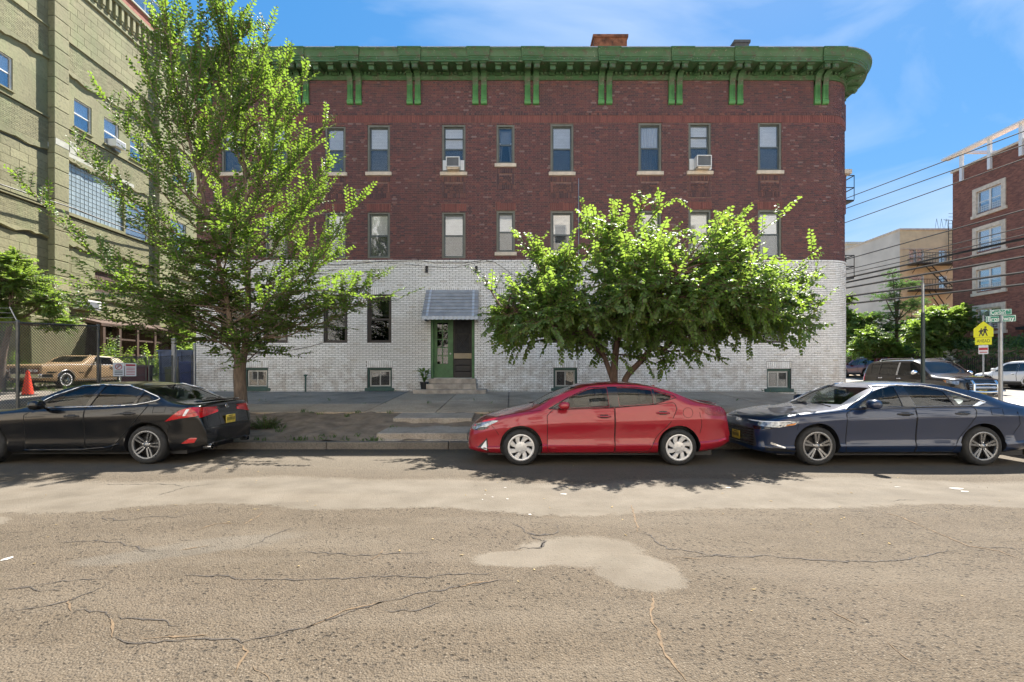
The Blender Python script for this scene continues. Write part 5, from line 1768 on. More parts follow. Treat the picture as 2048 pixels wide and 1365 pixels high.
        c = (xf - .52, -.37 if s.sp.get('lhd', True) is False else .37, .86)
        N = 18
        ring_ = [(c[0] + .10 * math.sin(2 * PI * k / N), c[1] + .18 * math.cos(2 * PI * k / N), c[2] + .16 * math.sin(2 * PI * k / N)) for k in range(N + 1)]
        m.tube(ring_, .016, 6); m.tube([ring_[0], ring_[9]], .015, 5); m.tube([c, (c[0] - .25, c[1], c[2] - .1)], .025, 6)
        m.build('steering_wheel', MT['black_plastic'], s.root, True)
    def dash(s, x0, x1, z, w=.66):
        m = MB(); m.prism([(x0, z - .3), (x1, z - .3), (x1, z - .06), (x1 - .12, z), (x0, z + .0)], 'y', -w, w)
        m.build('dashboard', MT['interior'], s.root)
    def mirror(s, x, z, y, sx=.10, sz=.075, mat=None, sides=(-1, 1)):
        for sg in sides:
            m = MB()
            prof = [(0, -.105), (.55, -.10), (.86, -.075), (1.0, -.02), (.96, .05), (.70, .105), (.35, .13), (0, .14)]
            n = 16; V = []
            for r_, h in prof:
                for k in range(n):
                    t = 2 * PI * k / n
                    ct, st_ = math.cos(t), math.sin(t)
                    ct = math.copysign(abs(ct) ** .75, ct); st_ = math.copysign(abs(st_) ** .75, st_)
                    V.append((x - h * .75 , sg * (y + .10) + r_ * ct * sx, z + r_ * st_ * sz))
            F = [(i * n + k, i * n + (k + 1) % n, (i + 1) * n + (k + 1) % n, (i + 1) * n + k) for i in range(len(prof) - 1) for k in range(n)]
            m.add(V, F)
            o = m.build('mirror', mat or s.mat, s.root, True, 60)
            m = MB(); m.tube([(x - .02, sg * (y - .09), z - .07), (x - .01, sg * (y + .04), z - .05)], [.035, .03], 8, flat=.5)
            m.build('mirror_stalk', MT['black_plastic'], o, True)
    def handle(s, x0, x1, z, mat=None, sides=(-1, 1), parent=None, z1=None):
        z1 = z if z1 is None else z1
        for sg in sides:
            ax = 'S-' if sg < 0 else 'S+'
            par = parent[sg] if parent else None
            n = 9; W = []; W2 = []
            for k in range(n):
                t = k / (n - 1)
                p, nn = s.cast(x0 + (x1 - x0) * t, z + (z1 - z) * t, ax)
                W.append(p + nn * (.004 + .034 * math.sin(PI * t) ** .4))
            m = MB(); m.tube(W, [.012] + [.016] * (n - 2) + [.012], 8)
            o = m.build('door_handle', mat or s.mat, par or s.root, True, 60)
            xm = (x0 + x1) / 2
            s.decal('handle_recess', [(xm - .075, z - .032, .03), (xm + .075, z - .032, .03), (xm + .075, z + .034, .03), (xm - .075, z + .034, .03)], ax, MT['seam'] if False else MT['black_plastic'], off=.0042, parent=par or s.root, skirt=0)
    def door(s, poly, sides=(-1, 1), seam=.006):
        """a door skin standing a hair proud of a dark gap"""
        out = {}
        cx = sum(p[0] for p in poly) / len(poly); cz = sum(p[1] for p in poly) / len(poly)
        for sg in sides:
            ax = 'S-' if sg < 0 else 'S+'
            d = s.decal('door', poly, ax, s.mat, off=.0028, step=.055, skirt=.006)
            s.line('door_gap', s.curve(poly), ax, MT['seam'], r=.0060, off=.0014, parent=d, closed=True, step=.05, n=4)
            out[sg] = d
        return out
    def plate(s, end, z, y=0.0, mat='plate_yellow', tilt=0.0):
        p, n = s.cast(y, z, end)
        m = MB(); m.bb(-.012, 0, -.153, .153, -.077, .077)
        sx = -1 if end == 'F' else 1
        o = m.build('license_plate', MT[mat], s.root); bevel(o, .006, 1)
        o.location = (p.x + sx * .018 + (0 if sx < 0 else .012), y, z)
        m = MB()
        for k in range(6):
            yy = -.105 + k * .042
            m.bb(-.001, .001, yy - .010, yy + .012, -.03, .032)
        m.bb(-.001, .001, -.07, .07, .050, .062)
        c = m.build('plate_characters', MT['plate_ink'], o); c.location = (-.0135 if end == 'F' else .0015, 0, 0)
    def underbody(s, z=.20, inset=.12):
        m = MB(); m.bb(.35, s.L - .35, -s.sp['W'] + .2, s.sp['W'] - .2, z - .04, z + .12); m.build('underbody', MT['black_plastic'], s.root)

def wheel(parent, x, y, r, rr_, width, sg, style, rim_mat, whitewall=False):
    m = MB()
    # outer side at y=0, wheel extends inwards to -width (before mirroring)
    m.lathe([(rr_ + .005, -.02), (rr_ * .96, -.05), (rr_ * .92, -.14), (.0, -.14)], (0, 0, 0), 'y', 28)
    m.lathe([(0, -.09), (rr_ * .66, -.09), (rr_ * .66, -.11), (0, -.11)], (0, 0, 0), 'y', 24)
    w = m.build('wheel', MT['rim_dark'], parent, True, 40)
    w.location = (x, y, r)
    m = MB()
    sh = r - rr_
    prof = [(rr_ - .004, -.012), (rr_ + .012, -.004), (rr_ + sh * .35, .0), (rr_ + sh * .72, -.006), (r - .012, -.026), (r - .002, -.045), (r, -.06), (r, -width + .04), (r - .012, -width + .015), (rr_ + sh * .4, -width), (rr_, -width + .02)]
    m.lathe(prof, (0, 0, 0), 'y', 44)
    t = m.build('tyre', MT['tyre'], w, True, 50)
    if whitewall:
        m = MB(); m.lathe([(rr_ + sh * .10, .0025), (rr_ + sh * .36, .004), (rr_ + sh * .38, -.002)], (0, 0, 0), 'y', 40); m.build('whitewall', MT['lamp_white'], w, True)
    m = MB()
    m.lathe([(rr_ + .004, -.018), (rr_ + .006, -.004), (rr_ - .008, .0), (rr_ - .026, -.006), (rr_ - .034, -.03)], (0, 0, 0), 'y', 40)
    def spoke(a0, a1, w0, w1, r0, r1, yo0=-.012, yo1=-.012, th=.03, seg=4):
        V = []
        for i in range(seg + 1):
            t = i / seg; rad = r0 + (r1 - r0) * t; a = a0 + (a1 - a0) * t; hw = (w0 + (w1 - w0) * t) / 2; yo = yo0 + (yo1 - yo0) * t
            ca, sa = math.cos(a), math.sin(a)
            c = (rad * ca, rad * sa); tx = (-sa, ca)
            for (s_, yy) in ((-1, yo - th), (1, yo - th), (.72, yo), (-.72, yo)):
                V.append((c[0] + tx[0] * hw * s_, yy, c[1] + tx[1] * hw * s_))
        F = []
        for i in range(seg):
            b = i * 4
            for k in range(4): F.append((b + k, b + 4 + k, b + 4 + (k + 1) % 4, b + (k + 1) % 4))
        F.append((0, 1, 2, 3)); F.append((seg * 4 + 3, seg * 4 + 2, seg * 4 + 1, seg * 4))
        m.add(V, F)
    def hub(r_, yo): m.lathe([(0, yo + .012), (r_ * .6, yo + .012), (r_, yo), (r_, yo - .04)], (0, 0, 0), 'y', 20)
    if style == 'turbine':
        m.lathe([(.095, -.016), (.10, -.012), (.03, -.004), (0, -.004)], (0, 0, 0), 'y', 24)
        for k in range(8):
            a = 2 * PI * k / 8 + .2
            spoke(a, a + .30, .062, .105, .07, rr_ - .02, -.014, -.008, .02)
        for k in range(5):
            a = 2 * PI * k / 5; m.lathe([(0, .003), (.011, .001), (.012, -.012)], (.058 * math.cos(a), 0, .058 * math.sin(a)), 'y', 8)
    elif style == 'split5':
        hub(.045, -.02)
        for k in range(5):
            a = 2 * PI * k / 5 + PI / 2
            for s_ in (-1, 1): spoke(a + s_ * .18, a + s_ * .145, .034, .050, .03, rr_ - .02, -.03, -.010, .03)
            spoke(a, a, .05, .035, .03, rr_ * .55, -.04, -.03, .02)
    elif style == 'five_twin':
        hub(.05, -.018)
        for k in range(5):
            a = 2 * PI * k / 5 + PI / 2 + .3
            for s_ in (-1, 1): spoke(a + s_ * .30, a + s_ * .115, .030, .040, .04, rr_ - .016, -.026, -.008, .028)
    elif style == 'wire':
        hub(.075, .01)
        for k in range(34):
            a = 2 * PI * k / 34
            spoke(a, a + (.12 if k % 2 else -.12), .008, .008, .05, rr_ - .02, .0 if k % 2 else -.01, -.02, .008, 1)
        m.lathe([(rr_ * .62, -.012), (rr_ * .64, -.004), (rr_ * .68, -.004), (rr_ * .70, -.014)], (0, 0, 0), 'y', 30)
    else:
        hub(.06, -.012)
        for k in range(6):
            a = 2 * PI * k / 6 + .3
            spoke(a, a, .075, .06, .04, rr_ - .02, -.018, -.008, .03)
    o = m.build('rim', MT[rim_mat], w, True, 35)
    if style in ('split5', 'five_twin'):
        m = MB()
        for k in range(5):
            a = 2 * PI * k / 5 + PI / 2; m.lathe([(0, -.012), (.010, -.013), (.011, -.03)], (.062 * math.cos(a), 0, .062 * math.sin(a)), 'y', 8)
        m.build('wheel_nut', MT['chrome'], w, True)
    if sg < 0:
        # local +y (outer) must face -y: turn the wheel half way round
        w.rotation_euler = (0, 0, PI)
    return w

def base_plan(L, W, f=.62, r_=.70):
    return [(0, W * f), (.03, W * (f + .10)), (.10, W * (f + .20)), (.25, W * (f + .30)), (.5, W * min(.985, f + .355)), (1.0, W), (L - 1.1, W), (L - .55, W * .985), (L - .28, W * (r_ + .2)), (L - .12, W * (r_ + .12)), (L - .04, W * (r_ + .05)), (L, W * r_)]

# ---------------- red sedan
def red_sedan():
    L, W = 4.60, .90
    sp = dict(L=L, W=W, wr=.312, arch=.365, wheels=(.93, 3.63), archz=.012,
        top=[(0, .52), (.02, .60), (.08, .68), (.22, .765), (.5, .85), (.8, .925), (1.02, .975), (1.12, 1.005), (1.5, 1.185), (1.9, 1.345), (2.2, 1.41), (2.55, 1.43), (2.95, 1.415), (3.35, 1.345), (3.75, 1.215), (4.1, 1.095), (4.32, 1.045), (4.44, 1.035), (4.50, .985), (4.56, .85), (4.60, .62)],
        belt=[(0, .48), (.05, .58), (.2, .68), (.5, .785), (.9, .875), (1.3, .925), (1.8, .955), (2.5, .985), (3.1, 1.01), (3.6, 1.03), (4.0, 1.035), (4.3, 1.005), (4.5, .92), (4.6, .58)],
        bot=[(0, .24), (.25, .20), (.6, .19), (1.4, .20), (3.1, .20), (3.9, .22), (4.35, .27), (4.6, .36)],
        plan=base_plan(L, W, .58, .70), cabin=(1.22, 4.02), lean=.44, floor=.66, roofc=.90,
        prof=[(0, .86), (.04, .93), (.10, .965), (.17, .992), (.20, .990), (.235, .966), (.40, .958), (.55, .972), (.69, .998), (.73, 1.0), (.765, .986), (.88, .978), (.95, .965), (1, .945)],
        side_cuts=[], top_cuts=[])
    f = [(1.47, .985, .03), (2.44, 1.012, .015), (2.42, 1.325, .015), (2.12, 1.312, .10), (1.74, 1.150, .06)]
    r = [(2.62, 1.022, .015), (3.20, 1.062, .015), (3.19, 1.285, .02), (2.9, 1.325, .1), (2.60, 1.328, .015)]
    qv = [(3.245, 1.070, .01), (3.50, 1.145, .03), (3.52, 1.19, .05), (3.24, 1.273, .02)]
    sp['side_cuts'] = [f, r, qv]
    sp['top_cuts'] = [(1.26, 1.92, .64, .53, .93), (3.98, 3.38, .60, .52, 1.06)]
    c = Car('parked_sedan', sp, 'red sedan with silver wheel covers parked at the kerb between the black and blue cars', MT['paint_red'], (-.775, 9.07, 0))
    for g in (f, r, qv): c.glass(g)
    c.shield_glass('windscreen', 1.26, 1.92, .64, .53); c.shield_glass('rear_window', 3.98, 3.38, .60, .52, 'car_glass')
    # black surround of the side glass
    dlo = [(1.40, .972), (1.74, 1.162), (2.12, 1.327), (2.45, 1.343), (2.9, 1.340), (3.22, 1.298), (3.55, 1.20), (3.60, 1.16), (3.50, 1.135), (3.22, 1.05), (2.5, 1.0)]
    for sg in ('S-', 'S+'):
        c.decal('pillar_trim', [(2.445, 1.0, .005), (2.615, 1.01, .005), (2.60, 1.34, .005), (2.425, 1.338, .005)], sg, MT['black_gloss'], off=.002)
        c.decal('pillar_trim', [(3.203, 1.055, .003), (3.243, 1.062, .003), (3.238, 1.288, .003), (3.192, 1.296, .003)], sg, MT['black_gloss'], off=.002)
        c.decal('pillar_trim', [(1.40, .97, .01), (1.50, .98, .01), (1.70, 1.135, .01), (1.60, 1.09, .02)], sg, MT['black_gloss'], off=.002)
        c.line('window_trim', dlo, sg, MT['black_gloss'], r=.008, off=.002, closed=True)
    d1 = c.door([(1.38, .30, .03), (1.42, .225, .02), (2.525, .235, .01), (2.525, .985, .01), (1.47, .955, .01), (1.375, .86, .02)])
    d2 = c.door([(2.540, .235, .01), (3.12, .25, .05), (3.25, .52, .2), (3.46, .70, .2), (3.60, .98, .1), (3.56, 1.08, .04), (3.24, 1.045, .05), (2.54, .99, .01)])
    c.handle(2.24, 2.46, .845, parent=d1); c.handle(3.24, 3.46, .905, parent=d2)
    c.mirror(1.66, 1.04, .91, .105, .068)
    c.seats(2.15, 2.95, .55); c.dash(1.22, 1.62, .96)
    for sg in ('S-', 'S+'):
        h = c.decal('headlight', [(.08, .60, .02), (.24, .615, .03), (.55, .765, .02), (.45, .768, .05), (.20, .715, .05), (.06, .66, .02)], sg, MT['lamp_clear'], off=.006)
        c.decal('lamp_bezel', [(.12, .595, .02), (.30, .61, .03), (.40, .665, .02), (.24, .655, .02)], sg, MT['black_gloss'], off=.009, parent=h)
        c.decal('fog_light', [(.24, .30, .01), (.345, .255, .01), (.33, .43, .01)], sg, MT['lamp_white'], off=.006)
        c.decal('fog_bezel', [(.18, .30, .01), (.375, .235, .01), (.345, .47, .01)], sg, MT['black_plastic'], off=.003)
        t = c.decal('tail_light', [(3.97, .985, .01), (4.12, .87, .03), (4.46, .835, .03), (4.545, .86, .02), (4.50, .99, .03), (4.3, 1.0, .03)], sg, MT['lamp_dark_red'], off=.006)
        ax = sg
        c.line('fuel_door' if sg == 'S-' else 'body_crease', [(3.78 + .085 * math.cos(k * PI / 12), .91 + .085 * math.sin(k * PI / 12)) for k in range(25)] if sg == 'S-' else [(3.7, .9), (3.75, .9)], sg, MT['seam'], r=.003, off=.001)
        c.decal('sill_trim', [(1.45, .195, .01), (3.05, .195, .01), (3.05, .225, .01), (1.45, .225, .01)], sg, MT['paint_red'], off=.006)
        c.decal('reflector', [(4.33, .40, .01), (4.50, .44, .01), (4.50, .46, .01), (4.33, .42, .01)], sg, MT['lamp_red'], off=.004)
        c.line('bumper_gap', [(.38, .735), (.50, .60), (.55, .52)], sg, MT['seam'], r=.0035, off=.001)
        c.line('bumper_gap', [(3.98, .92), (4.02, .7), (3.99, .55)], sg, MT['seam'], r=.0035, off=.001)
        c.line('hood_gap', [(.30, .765), (.6, .845), (.95, .91), (1.28, .948)], sg, MT['seam'], r=.0035, off=.002)
    c.decal('grille', [(-.40, .30, .03), (.40, .30, .03), (.46, .52, .03), (-.46, .52, .03)], 'F', MT['black_plastic'], off=.008)
    for k in range(5): c.line('grille_bar', [(-.42, .33 + k * .04), (.42, .33 + k * .04)], 'F', MT['chrome_satin'], r=.006, off=.012)
    c.plate('R', .52); c.plate('F', .40)
    # lip on the boot lid
    m = MB()
    n = 20; P = []
    for k in range(n + 1):
        y = -.66 + 1.32 * k / n
        P.append((4.42 - .10 * (y / .66) ** 2 + .02, y, c.cast(4.40 - .10 * (y / .66) ** 2, y, 'T')[0].z + .012))
    m.tube(P, [.006] + [.020] * (n - 1) + [.006], 8, flat=.7); m.build('spoiler', MT['paint_red'], c.root, True)
    m = MB(); m.tube([(1.14, -.55, 1.0), (1.18, -.1, 1.02), (1.20, .1, 1.02)], .012, 6); m.tube([(1.12, .5, 1.0), (1.17, .05, 1.035)], .01, 6); m.build('wiper', MT['black_plastic'], c.root, True)
    m = MB(); m.prism([(3.30, 1.34), (3.48, 1.28), (3.46, 1.355)], 'y', -.018, .018); m.build('antenna_fin', MT['paint_red'], c.root)
    c.wheels('turbine', 'rim_silver', .222, .205); c.underbody()
    return c
red_sedan()

# ---------------- dark blue sedan
def blue_sedan():
    L, W = 4.97, .93
    sp = dict(L=L, W=W, wr=.335, arch=.385, wheels=(.95, 3.78), archz=.012,
        top=[(0, .60), (.02, .70), (.06, .76), (.2, .83), (.6, .905), (1.0, .955), (1.25, .985), (1.36, 1.01), (1.75, 1.19), (2.12, 1.345), (2.4, 1.41), (2.75, 1.435), (3.1, 1.42), (3.5, 1.355), (3.9, 1.25), (4.3, 1.13), (4.6, 1.06), (4.8, 1.03), (4.87, .98), (4.93, .83), (4.97, .62)],
        belt=[(0, .55), (.05, .65), (.2, .75), (.5, .835), (1.0, .90), (1.5, .945), (2.0, .965), (2.8, .99), (3.4, 1.0), (3.9, 1.01), (4.4, 1.0), (4.75, .93), (4.92, .75), (4.97, .58)],
        bot=[(0, .23), (.25, .19), (.6, .18), (1.4, .20), (3.3, .20), (4.0, .21), (4.6, .27), (4.97, .36)],
        plan=base_plan(L, W, .62, .72), cabin=(1.48, 4.28), lean=.46, floor=.66,
        prof=[(0, .86), (.04, .925), (.10, .955), (.18, .984), (.21, .982), (.25, .962), (.45, .965), (.62, .982), (.80, 1.0), (.835, .999), (.865, .984), (.97, .965), (1, .945)],
        side_cuts=[], top_cuts=[])
    f = [(1.66, 1.0, .03), (2.43, 1.018, .015), (2.39, 1.345, .015), (2.15, 1.327, .1), (1.90, 1.195, .08)]
    r = [(2.65, 1.022, .015), (3.31, 1.032, .02), (3.20, 1.275, .03), (2.85, 1.345, .1), (2.55, 1.352, .015)]
    q = [(3.40, 1.035, .015), (3.66, 1.040, .02), (3.78, 1.095, .04), (3.28, 1.248, .02)]
    sp['side_cuts'] = [f, r, q]
    sp['top_cuts'] = [(1.50, 2.10, .67, .55, .95), (4.30, 3.55, .60, .52, 1.08)]
    c = Car('parked_sedan', sp, 'dark blue sedan with chrome window trim parked behind the red car', MT['paint_blue'], (4.26, 9.08, 0))
    for g in (f, r, q): c.glass(g)
    c.shield_glass('windscreen', 1.50, 2.10, .67, .55); c.shield_glass('rear_window', 4.30, 3.55, .60, .52, 'car_glass')
    for sg in ('S-', 'S+'):
        c.decal('pillar_trim', [(2.435, 1.01, .005), (2.645, 1.01, .005), (2.545, 1.36, .005), (2.395, 1.356, .005)], sg, MT['black_gloss'], off=.002)
        c.decal('pillar_trim', [(3.315, 1.025, .003), (3.395, 1.03, .003), (3.275, 1.262, .003), (3.205, 1.285, .003)], sg, MT['black_gloss'], off=.002)
        c.decal('pillar_trim', [(1.56, .975, .01), (1.68, 1.0, .01), (1.82, 1.13, .01), (1.74, 1.10, .02)], sg, MT['black_gloss'], off=.002)
        c.line('window_trim', [(1.46, .965), (1.66, 1.085), (1.90, 1.222), (2.15, 1.345), (2.45, 1.372), (2.85, 1.365), (3.22, 1.302), (3.55, 1.195), (3.84, 1.095)], sg, MT['chrome_satin'], r=.012, off=.009)
        c.decal('window_trim', [(3.60, 1.022, .01), (3.70, 1.024, .01), (3.87, 1.09, .01), (3.82, 1.118, .01), (3.74, 1.095, .02), (3.64, 1.040, .02)], sg, MT['chrome_satin'], off=.004)
        c.line('window_trim', [(1.46, .966), (2.0, .99), (2.6, 1.003), (3.2, 1.014), (3.66, 1.020)], sg, MT['black_gloss'], r=.007, off=.003)
    d1 = c.door([(1.43, .30, .03), (1.47, .235, .02), (2.615, .235, .01), (2.615, .985, .01), (1.55, .955, .01), (1.44, .90, .02)])
    d2 = c.door([(2.63, .235, .01), (3.25, .25, .05), (3.37, .50, .2), (3.53, .70, .15), (3.66, .92, .08), (3.62, 1.002, .03), (2.63, .99, .01)])
    c.handle(2.30, 2.57, .885, MT['black_gloss'], parent=d1); c.handle(3.28, 3.53, .895, MT['black_gloss'], parent=d2)
    c.mirror(1.80, 1.06, .95, .125, .085)
    c.seats(2.25, 3.12, .55); c.dash(1.45, 1.85, .97)
    for sg in ('S-', 'S+'):
        h = c.decal('headlight', [(.06, .665, .01), (.30, .655, .02), (.56, .705, .02), (.64, .762, .01), (.40, .757, .02), (.06, .745, .01)], sg, MT['lamp_clear'], off=.006)
        c.decal('daytime_lamp', [(.05, .728, .004), (.5, .752, .004), (.5, .764, .004), (.05, .742, .004)], sg, MT['lamp_white'], off=.010, parent=h)
        c.decal('side_marker', [(.40, .68, .01), (.55, .705, .01), (.58, .735, .01), (.44, .71, .01)], sg, MT['lamp_amber'], off=.010, parent=h)
        c.decal('lamp_bezel', [(.02, .60, .01), (.28, .645, .02), (.02, .66, .01)], sg, MT['black_gloss'], off=.005)
        c.decal('bumper_vent', [(.20, .40, .01), (.42, .315, .02), (.40, .30, .02), (.2, .36, .01)], sg, MT['chrome_satin'], off=.006)
        c.decal('bumper_vent', [(.12, .33, .02), (.60, .26, .02), (.60, .235, .02), (.14, .24, .02)], sg, MT['black_plastic'], off=.004)
        t = c.decal('tail_light', [(4.55, .955, .01), (4.62, .89, .02), (4.92, .86, .02), (4.93, .95, .02)], sg, MT['lamp_red'], off=.006)
        c.decal('sill_trim', [(1.42, .195, .01), (3.25, .195, .01), (3.30, .235, .01), (1.42, .232, .01)], sg, MT['black_plastic'], off=.006)
        c.line('bumper_gap', [(.63, .755), (.60, .62)], sg, MT['seam'], r=.0035, off=.001)
        c.line('hood_gap', [(.3, .80), (.65, .858), (1.0, .90), (1.4, .943)], sg, MT['seam'], r=.0035, off=.002)
        c.line('bumper_gap', [(4.35, .93), (4.40, .72), (4.30, .55)], sg, MT['seam'], r=.0035, off=.001)
        c.line('fuel_door', [(3.9, .87), (4.1, .87), (4.1, .985), (3.9, .985), (3.9, .87)], sg, MT['seam'], r=.003, off=.001) if sg == 'S-' else None
    c.decal('grille', [(-.66, .30, .05), (.66, .30, .05), (.60, .62, .04), (-.60, .62, .04)], 'F', MT['black_plastic'], off=.006)
    for k in range(7): c.line('grille_bar', [(-.60, .32 + k * .045), (.60, .32 + k * .045)], 'F', MT['black_gloss'], r=.007, off=.012)
    c.plate('F', .44)
    m = MB(); m.prism([(-.0, .70), (.012, .75), (.03, .75), (.03, .70)], 'y', -.05, .05); m.build('emblem', MT['chrome'], c.root)
    m = MB(); m.tube([(1.36, -.6, 1.0), (1.42, -.1, 1.03)], .012, 6); m.tube([(1.36, .1, 1.03), (1.40, .6, 1.0)], .012, 6); m.build('wiper', MT['black_plastic'], c.root, True)
    m = MB(); m.box((1.98, 0, 1.24), (.05, .22, .07)); bevel(m.build('rear_view_mirror', MT['black_plastic'], c.root), .015, 2)
    c.wheels('split5', 'rim_gun', .245, .22); c.underbody()
blue_sedan()

# ---------------- black sports sedan, seen from its rear quarter
def black_sedan():
    L, W = 4.67, .905
    sp = dict(L=L, W=W, wr=.335, arch=.385, wheels=(.92, 3.72), archz=.012,
        top=[(0, .55), (.03, .63), (.1, .70), (.3, .80), (.7, .90), (1.1, .955), (1.36, .99), (1.46, 1.02), (1.85, 1.2), (2.2, 1.35), (2.5, 1.41), (2.85, 1.43), (3.2, 1.41), (3.55, 1.335), (3.9, 1.205), (4.2, 1.095), (4.4, 1.06), (4.54, 1.06), (4.585, 1.02), (4.62, .88), (4.67, .64)],
        belt=[(0, .5), (.06, .6), (.3, .73), (.7, .845), (1.2, .915), (1.7, .95), (2.3, .97), (2.9, .995), (3.3, 1.02), (3.7, 1.04), (4.1, 1.04), (4.4, 1.02), (4.56, .95), (4.67, .6)],
        bot=[(0, .22), (.3, .18), (.7, .17), (1.4, .185), (3.1, .19), (3.9, .21), (4.4, .24), (4.67, .30)],
        plan=base_plan(L, W, .60, .80), cabin=(1.6, 4.05), lean=.44, floor=.67,
        prof=[(0, .86), (.04, .92), (.10, .95), (.20, .965), (.32, .955), (.48, .965), (.62, .985), (.76, 1.0), (.88, .995), (.96, .975), (1, .945)],
        side_cuts=[], top_cuts=[])
    f = [(1.82, .99, .03), (2.63, 1.012, .015), (2.80, 1.352, .02), (2.50, 1.335, .1), (2.05, 1.16, .08)]
    r = [(2.72, 1.015, .015), (3.47, 1.045, .02), (3.56, 1.275, .03), (3.30, 1.345, .1), (2.88, 1.358, .02)]
    q = [(3.53, 1.05, .01), (3.74, 1.09, .03), (3.83, 1.135, .03), (3.615, 1.255, .02)]
    sp['side_cuts'] = [f, r, q]
    sp['top_cuts'] = [(1.60, 2.18, .65, .54, .96), (4.12, 3.42, .60, .53, 1.08)]
    c = Car('parked_sedan', sp, 'black sports sedan with dark twin spoke wheels parked beside the fenced lot', MT['paint_black'], (-10.07, 9.2, 0))
    for g in (f, r, q): c.glass(g)
    c.shield_glass('windscreen', 1.60, 2.18, .65, .54); c.shield_glass('rear_window', 4.12, 3.42, .60, .53, 'windscreen')
    for sg in ('S-', 'S+'):
        c.decal('pillar_trim', [(2.635, 1.005, .005), (2.715, 1.005, .005), (2.875, 1.368, .005), (2.805, 1.366, .005)], sg, MT['black_gloss'], off=.002)
        c.decal('pillar_trim', [(3.475, 1.04, .003), (3.525, 1.045, .003), (3.61, 1.266, .003), (3.565, 1.285, .003)], sg, MT['black_gloss'], off=.002)
        c.line('window_trim', [(1.70, .985), (2.03, 1.185), (2.48, 1.355), (2.85, 1.378), (3.30, 1.363), (3.60, 1.282), (3.86, 1.165), (3.90, 1.13), (3.86, 1.10), (3.72, 1.07), (3.5, 1.030), (3.1, 1.012), (2.5, .994), (1.95, .978)], sg, MT['chrome_satin'], r=.010, off=.009)
    d1 = c.door([(1.62, .30, .03), (1.66, .235, .02), (2.645, .24, .01), (2.66, .985, .01), (1.80, .955, .01), (1.63, .86, .02)])
    d2 = c.door([(2.66, .24, .01), (3.10, .25, .05), (3.30, .50, .2), (3.5, .70, .2), (3.74, .98, .1), (3.76, 1.05, .04), (3.5, 1.02, .05), (2.675, .988, .01)])
    c.handle(2.33, 2.58, .84, parent=d1); c.handle(3.30, 3.55, .885, parent=d2)
    c.mirror(2.00, 1.045, .95, .125, .088)
    c.seats(2.5, 3.25, .55); c.dash(1.6, 2.0, .96)
    for sg in ('S-', 'S+'):
        t = c.decal('tail_light', [(4.05, .745, .01), (4.32, .80, .03), (4.55, .83, .03), (4.615, .86, .01), (4.60, .975, .02), (4.46, .985, .03), (4.30, .93, .05)], sg, MT['lamp_red'], off=.007)
        c.decal('reverse_lamp', [(4.38, .84, .01), (4.42, .845, .01), (4.47, .955, .01), (4.43, .955, .01)], sg, MT['lamp_white'], off=.011, parent=t)
        c.decal('lamp_strip', [(4.25, .83, .01), (4.60, .90, .01), (4.60, .915, .01), (4.27, .85, .01)], sg, MT['lamp_dark_red'], off=.011, parent=t)
        c.decal('reflector', [(4.33, .36, .01), (4.52, .37, .01), (4.56, .45, .01), (4.47, .46, .02)], sg, MT['lamp_red'], off=.006)
        c.line('bumper_gap', [(4.06, .74), (4.12, .66), (4.08, .55)], sg, MT['seam'], r=.0035, off=.001)
        c.line('fuel_door', [(3.85, .90), (4.05, .91), (4.07, 1.01), (3.86, 1.0), (3.85, .90)], sg, MT['seam'], r=.003, off=.001) if sg == 'S-' else None
        c.line('sill_crease', [(1.6, .25), (2.6, .26), (3.05, .30), (3.25, .36)], sg, MT['paint_black'], r=.012, off=.002)
    for s_ in (-1, 1):
        a, b = (.40, .80)
        poly = [(s_ * .30, .875, .01), (s_ * .80, .80, .02), (s_ * .80, .98, .02), (s_ * .30, .925, .01)]
        c.decal('tail_light', poly if s_ > 0 else poly[::-1], 'R', MT['lamp_red'], off=.007)
        m = MB(); m.lathe([(.045, 0), (.05, .02), (.05, .14), (.042, .14), (.042, .02)], (4.55, s_ * .58, .27), 'x', 16); o = m.build('exhaust_tip', MT['chrome'], c.root, True)
    c.plate('R', .72)
    c.decal('plate_recess', [(-.28, .62, .03), (.28, .62, .03), (.30, .84, .03), (-.30, .84, .03)], 'R', MT['black_gloss'], off=.003)
    c.decal('bumper_vent', [(-.62, .23, .03), (.62, .23, .03), (.55, .34, .03), (-.55, .34, .03)], 'R', MT['black_plastic'], off=.004)
    c.line('bumper_gap', [(-.74, .60), (.74, .60)], 'R', MT['seam'], r=.004, off=.001)
    # emblem: ring with a bent stroke inside
    p, n = c.cast(0, .965, 'R')
    m = MB(); N = 20
    m.tube([(p.x + .01, .055 * math.cos(2 * PI * k / N), .965 + .038 * math.sin(2 * PI * k / N)) for k in range(N + 1)], .005, 5)
    m.tube([(p.x + .01, -.01, .992), (p.x + .012, .012, .955), (p.x + .012, -.03, .950)], .005, 5)
    m.build('emblem', MT['chrome'], c.root, True)
    m = MB(); n_ = 22; P = []
    for k in range(n_ + 1):
        y = -.68 + 1.36 * k / n_
        x = 4.545 - .13 * (y / .68) ** 2; P.append((x + .02, y, c.cast(x, y, 'T')[0].z + .030))
    m.tube(P, [.010] + [.026] * (n_ - 1) + [.010], 8, flat=.8); m.build('spoiler', MT['paint_black'], c.root, True)
    m = MB(); m.prism([(3.42, 1.355), (3.58, 1.31), (3.62, 1.37)], 'y', -.018, .018); m.build('antenna_fin', MT['paint_black'], c.root)
    m = MB(); m.box((2.12, 0, 1.24), (.05, .22, .07)); bevel(m.build('rear_view_mirror', MT['black_plastic'], c.root), .015, 2)
    c.wheels('five_twin', 'rim_gun', .245, .23); c.underbody()
black_sedan()

